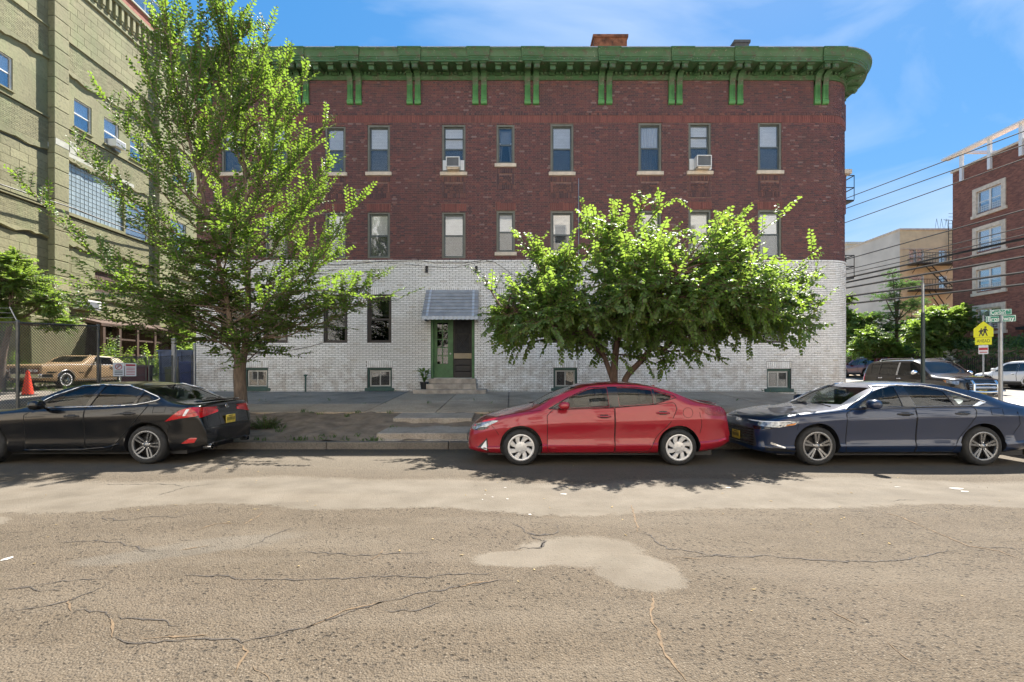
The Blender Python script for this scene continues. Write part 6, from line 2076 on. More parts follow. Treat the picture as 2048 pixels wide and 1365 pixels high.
# ---------------- old tan coupe in the lot
def old_coupe():
    L, W = 5.2, .90
    sp = dict(L=L, W=W, wr=.34, arch=.37, wheels=(1.05, 3.95), archz=.02, archs=.92,
        top=[(0, .80), (.04, .90), (.12, .93), (.5, .955), (1.2, .99), (1.75, 1.02), (1.85, 1.05), (2.15, 1.22), (2.42, 1.35), (2.55, 1.38), (2.9, 1.385), (3.5, 1.37), (3.75, 1.33), (3.95, 1.18), (4.12, 1.06), (4.25, 1.02), (4.7, .98), (5.1, .94), (5.17, .90), (5.2, .8)],
        belt=[(0, .74), (.06, .88), (.5, .92), (1.5, .955), (2.5, .955), (3.5, .96), (4.4, .96), (5.1, .90), (5.2, .74)],
        bot=[(0, .34), (.3, .29), (1.0, .27), (4.2, .27), (4.8, .31), (5.2, .36)],
        plan=[(0, W * .95), (.06, W * .975), (.3, W * .99), (1.0, W), (4.4, W), (5.0, W * .97), (5.2, W * .92)], cabin=(1.92, 4.0), lean=.40, floor=.7, hoodw=.90, roofp=4, roofc=.92,
        prof=[(0, .90), (.05, .95), (.15, .975), (.3, .985), (.5, .99), (.7, 1.0), (.85, 1.0), (.93, .99), (1, .965)],
        side_cuts=[], top_cuts=[])
    f = [(2.28, .995, .03), (3.38, 1.0, .02), (3.30, 1.285, .03), (2.62, 1.305, .05)]
    sp['side_cuts'] = [f]
    sp['top_cuts'] = [(1.98, 2.42, .68, .60, .99)]
    c = Car('old_coupe', sp, 'old tan two door coupe with cream vinyl roof behind the chain link fence', MT['paint_tan'], (-19.12, 18.6, lot_z(20.5) - .02), R(90))
    c.glass(f, mat='windscreen'); c.shield_glass('windscreen', 1.98, 2.42, .68, .60)
    for sg in ('S-', 'S+'):
        c.decal('vinyl_roof', [(3.10, .975, .02), (4.10, .985, .02), (3.92, 1.16, .05), (3.72, 1.30, .06), (3.5, 1.335, .05), (2.75, 1.345, .02), (2.72, 1.318, .02), (3.34, 1.30, .02), (3.43, .985, .02)], sg, MT['vinyl_roof'], off=.006)
        c.line('window_trim', [(2.20, .98), (2.60, 1.32), (3.32, 1.302), (3.42, .985), (2.2, .98)], sg, MT['chrome'], r=.010, off=.006)
        c.line('body_trim', [(.08, .905), (1.2, .945), (2.4, .965), (3.5, .965), (5.05, .93)], sg, MT['lamp_white'], r=.012, off=.006)
        c.line('body_trim', [(1.6, .335), (3.5, .335)], sg, MT['chrome'], r=.018, off=.006)
        c.line('arch_trim', [(1.05 + .39 * math.cos(k * PI / 14), .37 + .365 * math.sin(k * PI / 14)) for k in range(15)], sg, MT['chrome_satin'], r=.014, off=.006)
        c.decal('side_marker', [(.22, .60, .01), (.6, .61, .01), (.6, .66, .01), (.22, .66, .01)], sg, MT['chrome'], off=.005)
        c.decal('side_badge', [(1.62, .60, .01), (1.85, .60, .01), (1.85, .64, .01), (1.62, .64, .01)], sg, MT['chrome'], off=.005)
    d = c.door([(2.0, .33, .02), (3.42, .33, .02), (3.44, .955, .02), (2.05, .955, .02)])
    c.handle(3.15, 3.35, .88, MT['chrome'], parent=d); c.mirror(2.30, 1.05, .93, .08, .06, MT['chrome'])
    c.decal('vinyl_roof', [(2.75, -.52), (3.66, -.50), (3.66, .50), (2.75, .52)], 'T', MT['vinyl_roof'], off=.006, round_=False)
    c.decal('grille', [(-.34, .50, .02), (.34, .50, .02), (.34, .80, .02), (-.34, .80, .02)], 'F', MT['black_plastic'], off=.012)
    for k in range(9): c.line('grille_bar', [(-.33 + k * .0825, .51), (-.33 + k * .0825, .79)], 'F', MT['chrome_satin'], r=.006, off=.016)
    for s_ in (-1, 1):
        po = [(s_ * .36, .58, .02), (s_ * .80, .58, .02), (s_ * .80, .78, .02), (s_ * .36, .78, .02)]
        c.decal('lamp_bezel', po if s_ > 0 else po[::-1], 'F', MT['rust_brick'], off=.008)
        for q in (.47, .68):
            po = [(s_ * (q - .08), .64, .01), (s_ * (q + .08), .64, .01), (s_ * (q + .08), .74, .01), (s_ * (q - .08), .74, .01)]
            c.decal('headlight', po if s_ > 0 else po[::-1], 'F', MT['lamp_white'], off=.014)
        po = [(s_ * .42, .42, .01), (s_ * .74, .42, .01), (s_ * .74, .49, .01), (s_ * .42, .49, .01)]
        c.decal('turn_lamp', po if s_ > 0 else po[::-1], 'F', MT['cone_orange'], off=.10, skirt=.10)
    m = MB()
    m.bb(-.12, .04, -.91, .91, .40, .57); o = m.build('bumper', MT['chrome'], c.root); bevel(o, .03, 3)
    m = MB()
    for s_ in (-1, 1): m.bb(-.05, .42, s_ * .925 - .02, s_ * .925 + .02, .42, .56)
    o = m.build('bumper', MT['chrome'], c.root); bevel(o, .015, 2)
    m = MB(); m.bb(5.12, 5.28, -.9, .9, .42, .58); bevel(m.build('bumper', MT['chrome'], c.root), .03, 2)
    c.seats(2.85, 3.4, .55, head=False); c.dash(1.95, 2.3, 1.0)
    c.wheels('wire', 'chrome', .215, .20, whitewall=True); c.underbody(.26)
old_coupe()

# ---------------- simpler cars on the cross street
def suv(name, label, mat, loc, heading, L=4.8, W=.95, H=1.75, rails=True, dark=True, grille_guard=False, wheel_style='plain', front=True, hood=1.05, rear_x=None, rakes=(1.05, 1.75, 4.35), clad=True):
    a, b, rx = rakes
    sp = dict(L=L, W=W, wr=.36, arch=.42, wheels=(.95, L - 1.15), archz=.01,
        top=[(0, .70), (.03, .85), (.1, hood - .12), (.4, hood - .04), (a - .05, hood + .03), (a + .08, hood + .07), (b, H - .12), (b + .35, H - .015), (b + 1.1, H), (rx, H - .045), (rx + .18, H - .16), (L - .12, hood + .12), (L - .05, .95), (L, .7)],
        belt=[(0, .64), (.06, .80), (.4, hood - .14), (1.2, hood - .08), (2.5, hood - .03), (L - .5, hood + .02), (L - .1, hood - .05), (L, .66)],
        bot=[(0, .33), (.3, .28), (.8, .27), (L - .9, .28), (L - .3, .34), (L, .42)],
        plan=base_plan(L, W, .66, .80), cabin=(a + .16, L - .35), lean=.30, floor=.75, roofc=.90,
        side_cuts=[], top_cuts=[])
    zb, zt = hood + .015, H - .175
    f = [(b - .35, zb, .03), (b + .85, zb + .01, .02), (b + .85, zt + .03, .02), (b + .22, zt, .08)]
    r = [(b + .95, zb + .012, .02), (b + 1.85, zb + .03, .02), (b + 1.85, zt + .02, .03), (b + .95, zt + .03, .02)]
    q = [(b + 1.95, zb + .035, .02), (L - .62, zb + .06, .05), (rx - .02, zt - .03, .06), (b + 1.95, zt + .015, .03)]
    sp['side_cuts'] = [f, r, q]
    sp['top_cuts'] = [(a + .22, b + .02, W * .74, W * .66, hood)]
    c = Car(name, sp, label, mat, loc, heading, group=None)
    for g in (f, r, q): c.glass(g, mat='car_glass_dark' if g is not f else 'car_glass')
    c.shield_glass('windscreen', a + .22, b + .02, W * .74, W * .66)
    c.decal('rear_window', [(-W * .62, hood + .10, .05), (W * .62, hood + .10, .05), (W * .56, H - .2, .05), (-W * .56, H - .2, .05)], 'R', MT['black_gloss'], off=.004)
    for sg in ('S-', 'S+'):
        c.decal('pillar_trim', [(b + .855, zb, .005), (b + .945, zb, .005), (b + .945, zt + .04, .005), (b + .855, zt + .04, .005)], sg, MT['black_gloss'] if not grille_guard else MT['chrome_satin'], off=.003)
        c.decal('pillar_trim', [(b + 1.855, zb + .03, .005), (b + 1.945, zb + .03, .005), (b + 1.945, zt + .03, .005), (b + 1.855, zt + .03, .005)], sg, MT['black_gloss'], off=.003)
        if clad:
            c.decal('cladding', [(1.45, .29, .02), (L - 1.68, .29, .02), (L - 1.68, .46, .03), (1.45, .46, .03)], sg, MT['black_plastic'], off=.008)
            for wx in sp['wheels']:
                c.line('arch_trim', [(wx + .44 * math.cos(k * PI / 14), .40 + .43 * math.sin(k * PI / 14)) for k in range(15)], sg, MT['black_plastic'], r=.022, off=.004)
        c.decal('headlight', [(.08, hood - .32, .02), (.40, hood - .25, .03), (.52, hood - .15, .03), (.10, hood - .19, .02)], sg, MT['lamp_clear'], off=.006)
        if grille_guard: c.decal('turn_lamp', [(.42, hood - .26, .02), (.56, hood - .17, .02), (.44, hood - .165, .02)], sg, MT['lamp_amber'], off=.010)
        c.decal('tail_light', [(L - .34, hood - .22, .02), (L - .08, hood - .24, .02), (L - .12, hood + .10, .02), (L - .26, hood + .10, .03)], sg, MT['lamp_red'], off=.006)
    d1 = c.door([(a + .30, .48, .05), (b + .895, .48, .02), (b + .895, zb - .02, .02), (b - .42, zb - .03, .02), (a + .30, hood - .12, .02)])
    d2 = c.door([(b + .91, .48, .02), (L - 1.72, .48, .05), (L - 1.55, .75, .1), (b + 1.9, .95, .05), (b + 1.9, zb, .02), (b + .91, zb - .02, .02)])
    hm = MT['chrome'] if grille_guard else None
    c.handle(b + .62, b + .84, hood - .13, hm, parent=d1); c.handle(b + 1.6, b + 1.82, hood - .11, hm, parent=d2)
    c.mirror(b - .22, hood + .12, W + .03, .12, .09, MT['chrome'] if grille_guard else mat)
    c.seats(b + .75, b + 1.65, .7); c.dash(a + .2, b - .1, hood)
    c.decal('grille', [(-.48, .58, .03), (.48, .58, .03), (.50, hood - .22, .03), (-.50, hood - .22, .03)], 'F', MT['black_plastic'], off=.008)
    for k in range(3): c.line('grille_bar', [(-.46, .64 + k * .07), (.46, .64 + k * .07)], 'F', MT['chrome_satin'] if not grille_guard else MT['chrome'], r=.010, off=.014)
    c.plate('F', .46 if not grille_guard else .52); c.plate('R', .85)
    if rails:
        for sg in (-1, 1):
            z = H - .02
            m = MB(); m.tube([(b + .35, sg * W * .66, z - .02), (b + .45, sg * W * .66, z + .045), (L - .9, sg * W * .65, z + .04), (L - .78, sg * W * .65, z - .03)], .018, 6); m.build('roof_rail', MT['chrome_satin'], c.root, True)
    if grille_guard:
        m = MB()
        for s_ in (-1, 1): m.tube([(.02, s_ * .42, .42), (-.13, s_ * .42, .50), (-.14, s_ * .42, .80), (-.04, s_ * .42, .92)], .045, 10)
        m.tube([(-.13, -.42, .80), (-.15, 0, .82), (-.13, .42, .80)], .028, 8); m.tube([(-.13, -.42, .68), (-.15, 0, .70), (-.13, .42, .68)], .022, 8)
        m.tube([(.06, -.86, .58), (-.10, -.70, .56), (-.14, -.42, .54), (-.15, 0, .52), (-.14, .42, .54), (-.10, .70, .56), (.06, .86, .58)], .04, 10)
        m.build('grille_guard', MT['chrome'], c.root, True)
        c.decal('hood_shield', [(.08, -.50), (.45, -.58), (.45, .58), (.08, .50)], 'T', MT['black_gloss'], off=.02, round_=False)
        c.decal('sunroof', [(b + .45, -.40), (b + 1.25, -.40), (b + 1.25, .40), (b + .45, .40)], 'T', MT['black_gloss'], off=.01, round_=False)
    c.wheels(wheel_style, 'rim_gun' if not grille_guard else 'rim_silver', .24, .23); c.underbody(.30)
    return c
suv('parked_suv', 'dark brown SUV with chrome grille guard and roof rails on the cross street', MT['paint_brown'], (16.95, 17.3, broad_z(19) + .0), R(90), 4.8, .95, 1.78, True, grille_guard=True, rakes=(1.10, 1.85, 4.30), hood=1.10, clad=False)
suv('parked_suv', 'white crossover with dark wheel arches parked across the street before the brick building', MT['paint_white'], (28.9, 29.3, broad_z(27)), R(-90), 4.6, .92, 1.62, False, hood=1.0, rakes=(1.05, 1.75, 4.0))
suv('parked_suv', 'maroon SUV half hidden behind the white brick corner', MT['paint_maroon'], (30.3, 43.4, broad_z(42)), R(-90), 4.7, .95, 1.72, True, hood=1.05)
suv('parked_suv', 'white crossover with black grille cut off at the frame behind the blue sedan', MT['paint_white'], (9.72, 9.12, 0), 0, 4.6, .93, 1.66, False, hood=1.08, rakes=(1.15, 1.85, 4.05))
# ------------------------------------------------------------------ the big green-painted building beyond the lot
WX = -22.5
def wy(px): return WX * 960 / (px - 1024)          # depth at which the wall plane is met at this picture column
def wz(px, py): return 1.6 + (745 - py) * wy(px) / 960
def left_paint(name, base, var=.25, green=.5):
    t = NT(name)
    v = t.coord()
    c = t.mix(t.rng(t.noise(v, .35, 6), .38, .62), base, mul(base, .78))
    c = t.mix(t.rng(t.noise(t.coord((1, 1, .3)), .8, 6), .46, .66, 0, green), c, (.21, .25, .125))
    c = t.mix(t.rng(t.noise(v, 2.0, 7, .65), .55, .75, 0, .5), c, (.31, .28, .18))
    c = t.mix(t.rng(t.noise(v, 7.0, 6, .7), .52, .68, 0, .55), c, (.12, .115, .075))
    rnd = t.math('FRACT', t.math('ADD', t.island(), t.objrand()))
    c = t.mix(1.0, c, t.rng(rnd, 0, 1, .86, 1.10), 'MULTIPLY')
    nr = t.bump(t.noise(v, 9, 6), .5, .03)
    return t.done(t.bsdf(c, .85, 0, nr, .25))
MT['left_paint'] = left_paint('flaking_olive_wall_paint', (.27, .255, .15))
MT['left_patch'] = simple('pale_render_patch', (.40, .40, .34), .85, var=.15)
MT['left_groove'] = simple('dark_wall_joint', (.085, .085, .055), .9)
fac = empty('warehouse', (WX, 28, .9))
tag(fac, 'tall olive painted warehouse with pilasters and scattered windows behind the fenced lot', 'building')
FO = Vector((WX, 28, .9))
def Fm(mb, name, mat, smooth=False):
    o = mb.build(name, mat, fac, smooth); o.location = tuple(-FO); return o
ZP = 22.8
wins = []     # (y0, y1, z0, z1, kind)
def wpx(xa, xb, yt, yb, kind): wins.append((wy(xa), wy(xb), wz(xa, yb), wz(xa, yt), kind))
wpx(-24, 25, 70, 166, 'v')
wpx(148, 183, 196, 252, 'v'); wpx(208, 238, 234, 287, 'v'); wpx(260, 287, 268, 317, 'v')
zr0, zr1 = 14.25, 15.72
wins = [(a, b, zr0, zr1, k) for a, b, _, _, k in wins]
for xa, xb in ((345, 362), (372, 388)): wins.append((wy(xa), wy(xb), zr0, zr1, 'v'))
wins.append((wy(128.5), wy(248), 9.75, 12.35, 'g'))
wins.append((wy(251), wy(297), 9.6, 11.75, 'v')); wins.append((wy(340), wy(372), 9.6, 11.75, 'v'))
wins.append((wy(189), wy(250), 6.0, 7.1, 's')); wins.append((wy(325), wy(345), 6.0, 7.1, 's'))
Y0, Y1 = 12.0, 42.0
# base wall with openings
ys = sorted(set([Y0, Y1] + [w[0] for w in wins] + [w[1] for w in wins])); zs = sorted(set([.3, ZP] + [w[2] for w in wins] + [w[3] for w in wins]))
mb = MB()
for a, b in zip(ys[:-1], ys[1:]):
    for c, d in zip(zs[:-1], zs[1:]):
        if any(w[0] < (a + b) / 2 < w[1] and w[2] < (c + d) / 2 < w[3] for w in wins): continue
        mb.quad((WX, b, c), (WX, a, c), (WX, a, d), (WX, b, d))
mb.quad((WX - 20, Y0, .3), (WX, Y0, .3), (WX, Y0, ZP), (WX - 20, Y0, ZP))
mb.quad((WX - 20, Y1, .3), (WX - 20, Y0, .3), (WX - 20, Y0, ZP), (WX - 20, Y1, ZP)); mb.quad((WX, Y1, .3), (WX - 20, Y1, .3), (WX - 20, Y1, ZP), (WX, Y1, ZP))
mb.quad((WX, Y0, ZP - .4), (WX, Y1, ZP - .4), (WX - 20, Y1, ZP - .4), (WX - 20, Y0, ZP - .4))
Fm(mb, 'wall', MT['left_groove'])
# skin of scored blocks and painted brick, laid like the red building's bond
def wall_skin(name, y0, y1, z0, z1, course, length, out, joint, mat, depth=.03, jit=.004, off=(0, .5), seed=0, chop=None):
    br = Bricks()
    op = [(w[0], w[1], w[2], w[3]) for w in wins] + (chop or [])
    br.rows(z0, z1, course, (length,), y0, y1, op, joint=joint, off=off)
    if not br.u0: return
    u0, u1, a, b, o_ = br.arrays(out, jit, seed)
    n = len(u0); c = joint * .1
    X = WX + o_
    depth = .012
    P = [(X, u0 + c, a + c), (X, u1 - c, a + c), (X, u1 - c, b - c), (X, u0 + c, b - c), (X - depth, u0, a), (X - depth, u1, a), (X - depth, u1, b), (X - depth, u0, b)]
    V = np.stack([np.stack(np.broadcast_arrays(*p), -1) for p in P], 1).reshape(-1, 3) - np.array(FO)
    F = (BRF[None] + (np.arange(n) * 8)[:, None, None]).reshape(-1, 4)
    o = mesh_np(name, V, F, mat, fac); o['kind'] = 'stuff'
    o.location = (0, 0, 0)
    return o
PIL = [(wy(95), wy(125)), (wy(308), wy(331)), (17.3, 18.3), (36.5, 37.6)]
bays = [(Y0, 17.3), (18.3, PIL[0][0]), (PIL[0][1], PIL[1][0]), (PIL[1][1], 36.5), (37.6, Y1)]
P_ = MT['left_paint']
for bi, (a, b) in enumerate(bays):
    dz = 0.0
    wall_skin('wall_block', a, b, 18.35, 21.6, .40, .80, .025, .014, P_, seed=bi)                  # big blocks under the parapet
    wall_skin('painted_brick', a, b, 16.85, 18.3, .085, .24, .05, .007, P_, depth=.05, seed=bi + 10)  # brick band
    for q in (14.0, 14.25, 15.72): wall_skin('render_panel', a, b, q, {14.0: 14.25, 14.25: 15.72, 15.72: 16.85}[q], {14.0: .25, 14.25: 1.47, 15.72: 1.13}[q], 40, .008, .0, P_, jit=0, seed=20)
    wall_skin('painted_brick', a, b, 12.5, 13.9, .085, .24, .05, .007, P_, depth=.05, seed=bi + 30)
    if bi in (2, 3):
        for q, r_ in ((9.6, .15), (9.75, 2.0), (11.75, .6), (12.35, .15)): wall_skin('wall_block', a, b, q, q + r_, r_, 40, .01, .0, P_, jit=0, seed=bi + 40)
    else: wall_skin('wall_block', a, b, 9.7, 12.4, .40, .80, .025, .014, P_, seed=bi + 40)
    wall_skin('painted_brick', a, b, 8.2, 9.55, .085, .24, .05, .007, P_, depth=.05, seed=bi + 50)
    wall_skin('wall_block', a, b, .4, 8.2, .42, .90, .025, .014, P_, seed=bi + 60)
    # ledges: the top of each brick band steps out
    mb = MB()
    for z, q in ((18.3, .055), (13.9, .055), (9.55, .055), (5.55, .2)):
        mb = MB(); mb.bb(WX - .05, WX + .12, a, b, z, z + q); Fm(mb, 'ledge', P_)
    # ragged lower edge of the render hanging under each brick band
    for z, dep in ((16.85, .12), (12.5, .08), (8.2, .12)):
        rr = random.Random(bi * 7 + int(z))
        N = int((b - a) / .22); V = []; F = []
        h = .0; 
        for i in range(N + 1):
            y = a + (b - a) * i / N; h = .75 * h + rr.uniform(-.09, .09)
            zz = z - .10 + h - .12 * math.exp(-((i / N - .3) * 6) ** 2)
            V += [(WX - .02, y, z + .02), (WX + dep, y, z + .02), (WX + dep, y, zz), (WX - .02, y, zz - .04)]
        for i in range(N):
            for k in range(3): F.append((i * 4 + k, (i + 1) * 4 + k, (i + 1) * 4 + k + 1, i * 4 + k + 1))
        m2 = MB(); m2.add(V, F); Fm(m2, 'render_edge', P_, True)
# pilasters with scored courses
for (a, b) in PIL:
    z = .4
    while z < ZP - .3:
        mb = MB(); mb.bb(WX - .02, WX + .34, a, b, z + .012, min(z + .74, ZP) - .012); o = Fm(mb, 'pilaster_block', P_); bevel(o, .025, 2)
        z += .74
    mb = MB(); mb.bb(WX, WX + .315, a + .02, b - .02, .4, ZP); Fm(mb, 'pilaster_core', MT['left_groove'])
    mb = MB(); mb.bb(WX - .2, WX + .42, a - .05, b + .05, ZP + .05, ZP + .25); Fm(mb, 'pilaster_cap', MT['left_patch'])
# corbel table and coping
for bi, (a, b) in enumerate(bays):
    mb = MB()
    y = a + .1
    while y < b - .15:
        mb.bb(WX - .02, WX + .16, y, y + .16, 21.75, 22.45); mb.bb(WX - .02, WX + .11, y + .02, y + .14, 21.6, 21.75); y += .42
    o = Fm(mb, 'corbel_table', P_); o['kind'] = 'stuff'
    mb = MB(); mb.bb(WX - .3, WX + .20, a, b, 22.45, 22.62); mb.bb(WX - .35, WX + .26, a, b, 22.62, ZP); Fm(mb, 'coping', P_)
    mb = MB(); mb.bb(WX - .02, WX + .01, a, b, 21.6, 22.45); Fm(mb, 'corbel_back', P_)
    mb = MB(); mb.tube([(WX + .05, a, 21.25), (WX + .05, b, 21.25)], .07, 8); Fm(mb, 'string_course', P_, True)
# windows of the warehouse
for (a, b, z0, z1, k) in wins:
    mb = MB()
    d = .16
    for (p, q, r_, s_) in ((a, a, z0, z1), (b, b, z0, z1)):
        mb.quad((WX, p, z0), (WX, p, z1), (WX - d, p, z1), (WX - d, p, z0))
    mb.quad((WX, a, z1), (WX, b, z1), (WX - d, b, z1), (WX - d, a, z1)); mb.quad((WX, a, z0), (WX, b, z0), (WX - d, b, z0), (WX - d, a, z0))
    if k == 'v':
        o = Fm(mb, 'window_reveal', P_)
        c = ((a + b) / 2, (z0 + z1) / 2)
        w = MB(); x0, x1 = WX - .13, WX - .05
        t_ = .05
        w.bb(x0, x1, a, a + t_, z0, z1); w.bb(x0, x1, b - t_, b, z0, z1); w.bb(x0, x1, a + t_, b - t_, z1 - t_, z1); w.bb(x0, x1, a + t_, b - t_, z0, z0 + t_)
        w.bb(x0 + .01, x1 - .02, a + t_, b - t_, c[1] - .025, c[1] + .025)
        wf = Fm(w, 'window', MT['white_vinyl'])
        for (p, q) in ((z0 + t_, c[1] - .025), (c[1] + .025, z1 - t_)):
            m2 = MB(); m2.bb(WX - .105, WX - .10, a + t_, b - t_, p, q); m2.build('pane', MT['glass'], wf)
        m2 = MB(); m2.bb(WX - .20, WX - .19, a, b, c[1], z1); m2.build('blind', MT['blind'], wf)
        m2 = MB(); m2.bb(WX - .40, WX - .39, a, b, z0, z1); m2.build('interior', MT['screen'], wf)
        m2 = MB(); m2.bb(WX - .05, WX + .09, a - .05, b + .05, z0 - .07, z0 - .004); m2.build('sill', MT['left_paint'], wf)
    elif k == 'g':
        Fm(mb, 'window_reveal', P_)
        w = MB(); w.bb(WX - .16, WX - .12, a, b, z0, z1); wf = Fm(w, 'window', MT['left_patch'])
        gm = MT.get('glass_block') or simple('glass_block', (.30, .36, .38), .12, var=.25, scale=3, coat=.6, orand=.35)
        MT['glass_block'] = gm
        ny, nz = max(1, int((b - a) / .235)), max(1, int((z1 - z0) / .235))
        proto = None
        sy, sz_ = (b - a) / ny, (z1 - z0) / nz
        for i in range(ny):
            for j in range(nz):
                if proto is None:
                    m2 = MB(); m2.bb(0, .035, -sy / 2 + .011, sy / 2 - .011, -sz_ / 2 + .011, sz_ / 2 - .011); proto = m2.build('pane', gm, wf); bevel(proto, .01, 1); o = proto
                else: o = proto.copy(); COL.objects.link(o); o.parent = wf
                o.location = (WX - .12, a + sy * (i + .5), z0 + sz_ * (j + .5))
    else:
        Fm(mb, 'window_reveal', MT['left_groove'])
        sm_ = MT.get('shutter') or simple('rusty_brown_shutter', (.10, .06, .045), .8, var=.35, scale=5); MT['shutter'] = sm_
        n = 14
        w = MB(); w.bb(WX - .12, WX - .09, a, b, z0, z1); w.bb(WX - .09, WX - .02, a, a + .05, z0, z1); w.bb(WX - .09, WX - .02, b - .05, b, z0, z1); w.bb(WX - .09, WX - .02, a + .05, b - .05, z1 - .05, z1)
        wf = Fm(w, 'shutter', sm_)
        for i in range(n):
            y = a + .06 + (b - a - .12) * i / n
            m2 = MB(); m2.bb(WX - .09, WX - .065, y + .006, y + (b - a - .12) / n - .006, z0 + .02, z1 - .06); m2.build('slat', sm_, wf)
# pale repair patches over the glass-block window
mb = MB()
mb.bb(WX + .052, WX + .062, 23.2, 24.4, 12.45, 12.75); mb.bb(WX + .056, WX + .066, 24.1, 28.5, 12.50, 12.72); mb.bb(WX + .058, WX + .068, 24.35, 24.75, 12.75, 13.35); mb.bb(WX + .058, WX + .068, 26.0, 26.25, 12.72, 13.0)
Fm(mb, 'render_patch', MT['left_patch'])
mb = MB(); mb.bb(WX + .342, WX + .350, 23.3, 24.0, 12.7, 13.0); Fm(mb, 'render_patch', MT['left_patch'])
# window unit, conduits, cables
ac = empty('air_conditioner', (WX, wy(228), 14.25)); tag(ac, 'white window air conditioner jutting from the olive warehouse wall', 'air conditioner', 'window air conditioners')
m = MB(); m.bb(-.1, .42, -.33, .33, 0, .42); bevel(m.build('casing', MT['white_vinyl'], ac), .02, 2)
m = MB(); m.bb(.421, .43, -.28, .28, .05, .37); m.build('grille', MT['screen'], ac)
m = MB(); m.bb(-.05, .22, -.20, .20, -.16, -.003); m.build('support', MT['galv'], ac)
ac = empty('air_conditioner', (WX, wy(164), 4.85)); tag(ac, 'white wall air conditioner low on the warehouse above the brown shed', 'air conditioner', 'window air conditioners')
m = MB(); m.bb(-.1, .55, -.55, .55, 0, .50); bevel(m.build('casing', MT['white_vinyl'], ac), .02, 2)
m = MB()
for k in range(9): m.bb(.551, .56, -.42, .42, .07 + k * .042, .09 + k * .042)
m.build('grille', MT['screen'], ac)
def cable(name, pts, r, label, cat='cable', sag=0.0, n=24, mat='wire', group=None):
    P = []
    for a, b in zip(pts[:-1], pts[1:]):
        a, b = Vector(a), Vector(b)
        for k in range(n):
            t = k / n; p = a.lerp(b, t); p.z -= sag * 4 * t * (1 - t); P.append(p)
    P.append(Vector(pts[-1]))
    m = MB(); m.tube(P, r, 6)
    o = m.build(name, MT[mat], None, True, loc=pts[0]); tag(o, label, cat, group)
    return o
cable('service_cable', [(WX + .45, 12.5, wz(20, 390) + .2), (WX + .45, wy(127), wz(127, 416)), (WX + .3, 33, 10.2), (-16, 40, 9)], .03, 'black service cable strung along the olive warehouse wall', sag=.15)
# rooftop structures of red brick behind the parapet
bk = MT['roof_brick'] = simple('rooftop_red_brick', (.26, .085, .055), .85, var=.3, scale=9, bump=.4, bscale=22, stretch=(1, 1, 3))  # red brick of the rooftop boxes, mottled at random
m = MB(); m.bb(-29, -23.5, 26.0, 32.3, 22.0, 24.5); Fm(m, 'roof_bulkhead', bk)
m = MB(); m.bb(-29, -23.4, 32.6, 34.4, 22.0, 24.75); Fm(m, 'roof_bulkhead', bk)
m = MB(); m.bb(-29.1, -23.3, 32.55, 34.5, 24.75, 24.9); m.bb(-29.1, -23.4, 25.9, 32.4, 24.5, 24.6); Fm(m, 'bulkhead_coping', MT['left_patch'])
gp = MT['rail_glass'] = glass_mat('balustrade_glass', (.75, .78, .76), .2)
for i in range(4):
    a = 26.1 + i * 1.55
    m = MB(); m.bb(-23.55, -23.53, a + .04, a + 1.5, 24.66, 25.95); Fm(m, 'railing_panel', gp)
    m = MB(); m.bb(-23.57, -23.51, a - .02, a + .02, 24.6, 26.0); Fm(m, 'railing_post', MT['galv'])
m = MB(); m.bb(-23.57, -23.5, 26.0, 32.3, 25.96, 26.02); Fm(m, 'railing_cap', MT['galv'])
# lean-to under the ledge
MT['brown_wood'] = simple('weathered_brown_timber', (.075, .045, .032), .85, var=.4, stretch=(4, 4, .6))
shed = empty('lean_to_shed', (-21.4, 27, lot_z(27))); tag(shed, 'dark brown lean-to shed with sagging roof against the olive warehouse behind the tan coupe', 'shed')
SO = Vector((-21.4, 27, lot_z(27)))
m = MB(); m.hexa([(-22.45, 24.2, 4.35), (-20.7, 24.2, 3.95), (-20.7, 31, 4.05), (-22.45, 31, 4.45), (-22.45, 24.2, 4.5), (-20.7, 24.2, 4.1), (-20.7, 31, 4.2), (-22.45, 31, 4.6)])
m.build('roof', MT['brown_wood'], shed, loc=SO).location = (0, 0, 0)
MT['brown_wood'] = simple('weathered_brown_timber', (.075, .045, .032), .85, var=.4, stretch=(4, 4, .6))
for y in (24.4, 25.4, 26.6, 27.9, 29.2, 30.6):
    m = MB(); m.bb(-20.86, -20.72, y - .07, y + .07, lot_z(y) - .05, 3.98); m.build('post', MT['brown_wood'], shed, loc=SO).location = (0, 0, 0)
rr = random.Random(8)
y = 24.4
while y < 30.6:
    w = rr.uniform(.16, .24)
    m = MB(); m.bb(-21.72, -21.68, y + .006, y + w - .006, lot_z(y) - .05, rr.uniform(3.7, 3.95)); m.build('plank', MT['brown_wood'], shed, loc=SO).location = (0, 0, 0)
    y += w
m = MB()
for z in (1.7, 2.5, 3.3): m.bb(-20.82, -20.76, 24.4, 30.6, z, z + .09)
m.build('rail', MT['brown_wood'], shed, loc=SO).location = (0, 0, 0)
# sunlit wall stub beside the shed
bt = MB(); bt.prism([(21.3, lot_z(21) - .1), (23.2, lot_z(23) - .1), (23.95, 2.5), (24.1, 4.0), (23.6, 4.15), (21.2, 4.15)], 'x', -22.4, -21.3)
o = Fm(bt, 'buttress', P_); bevel(o, .04, 2)

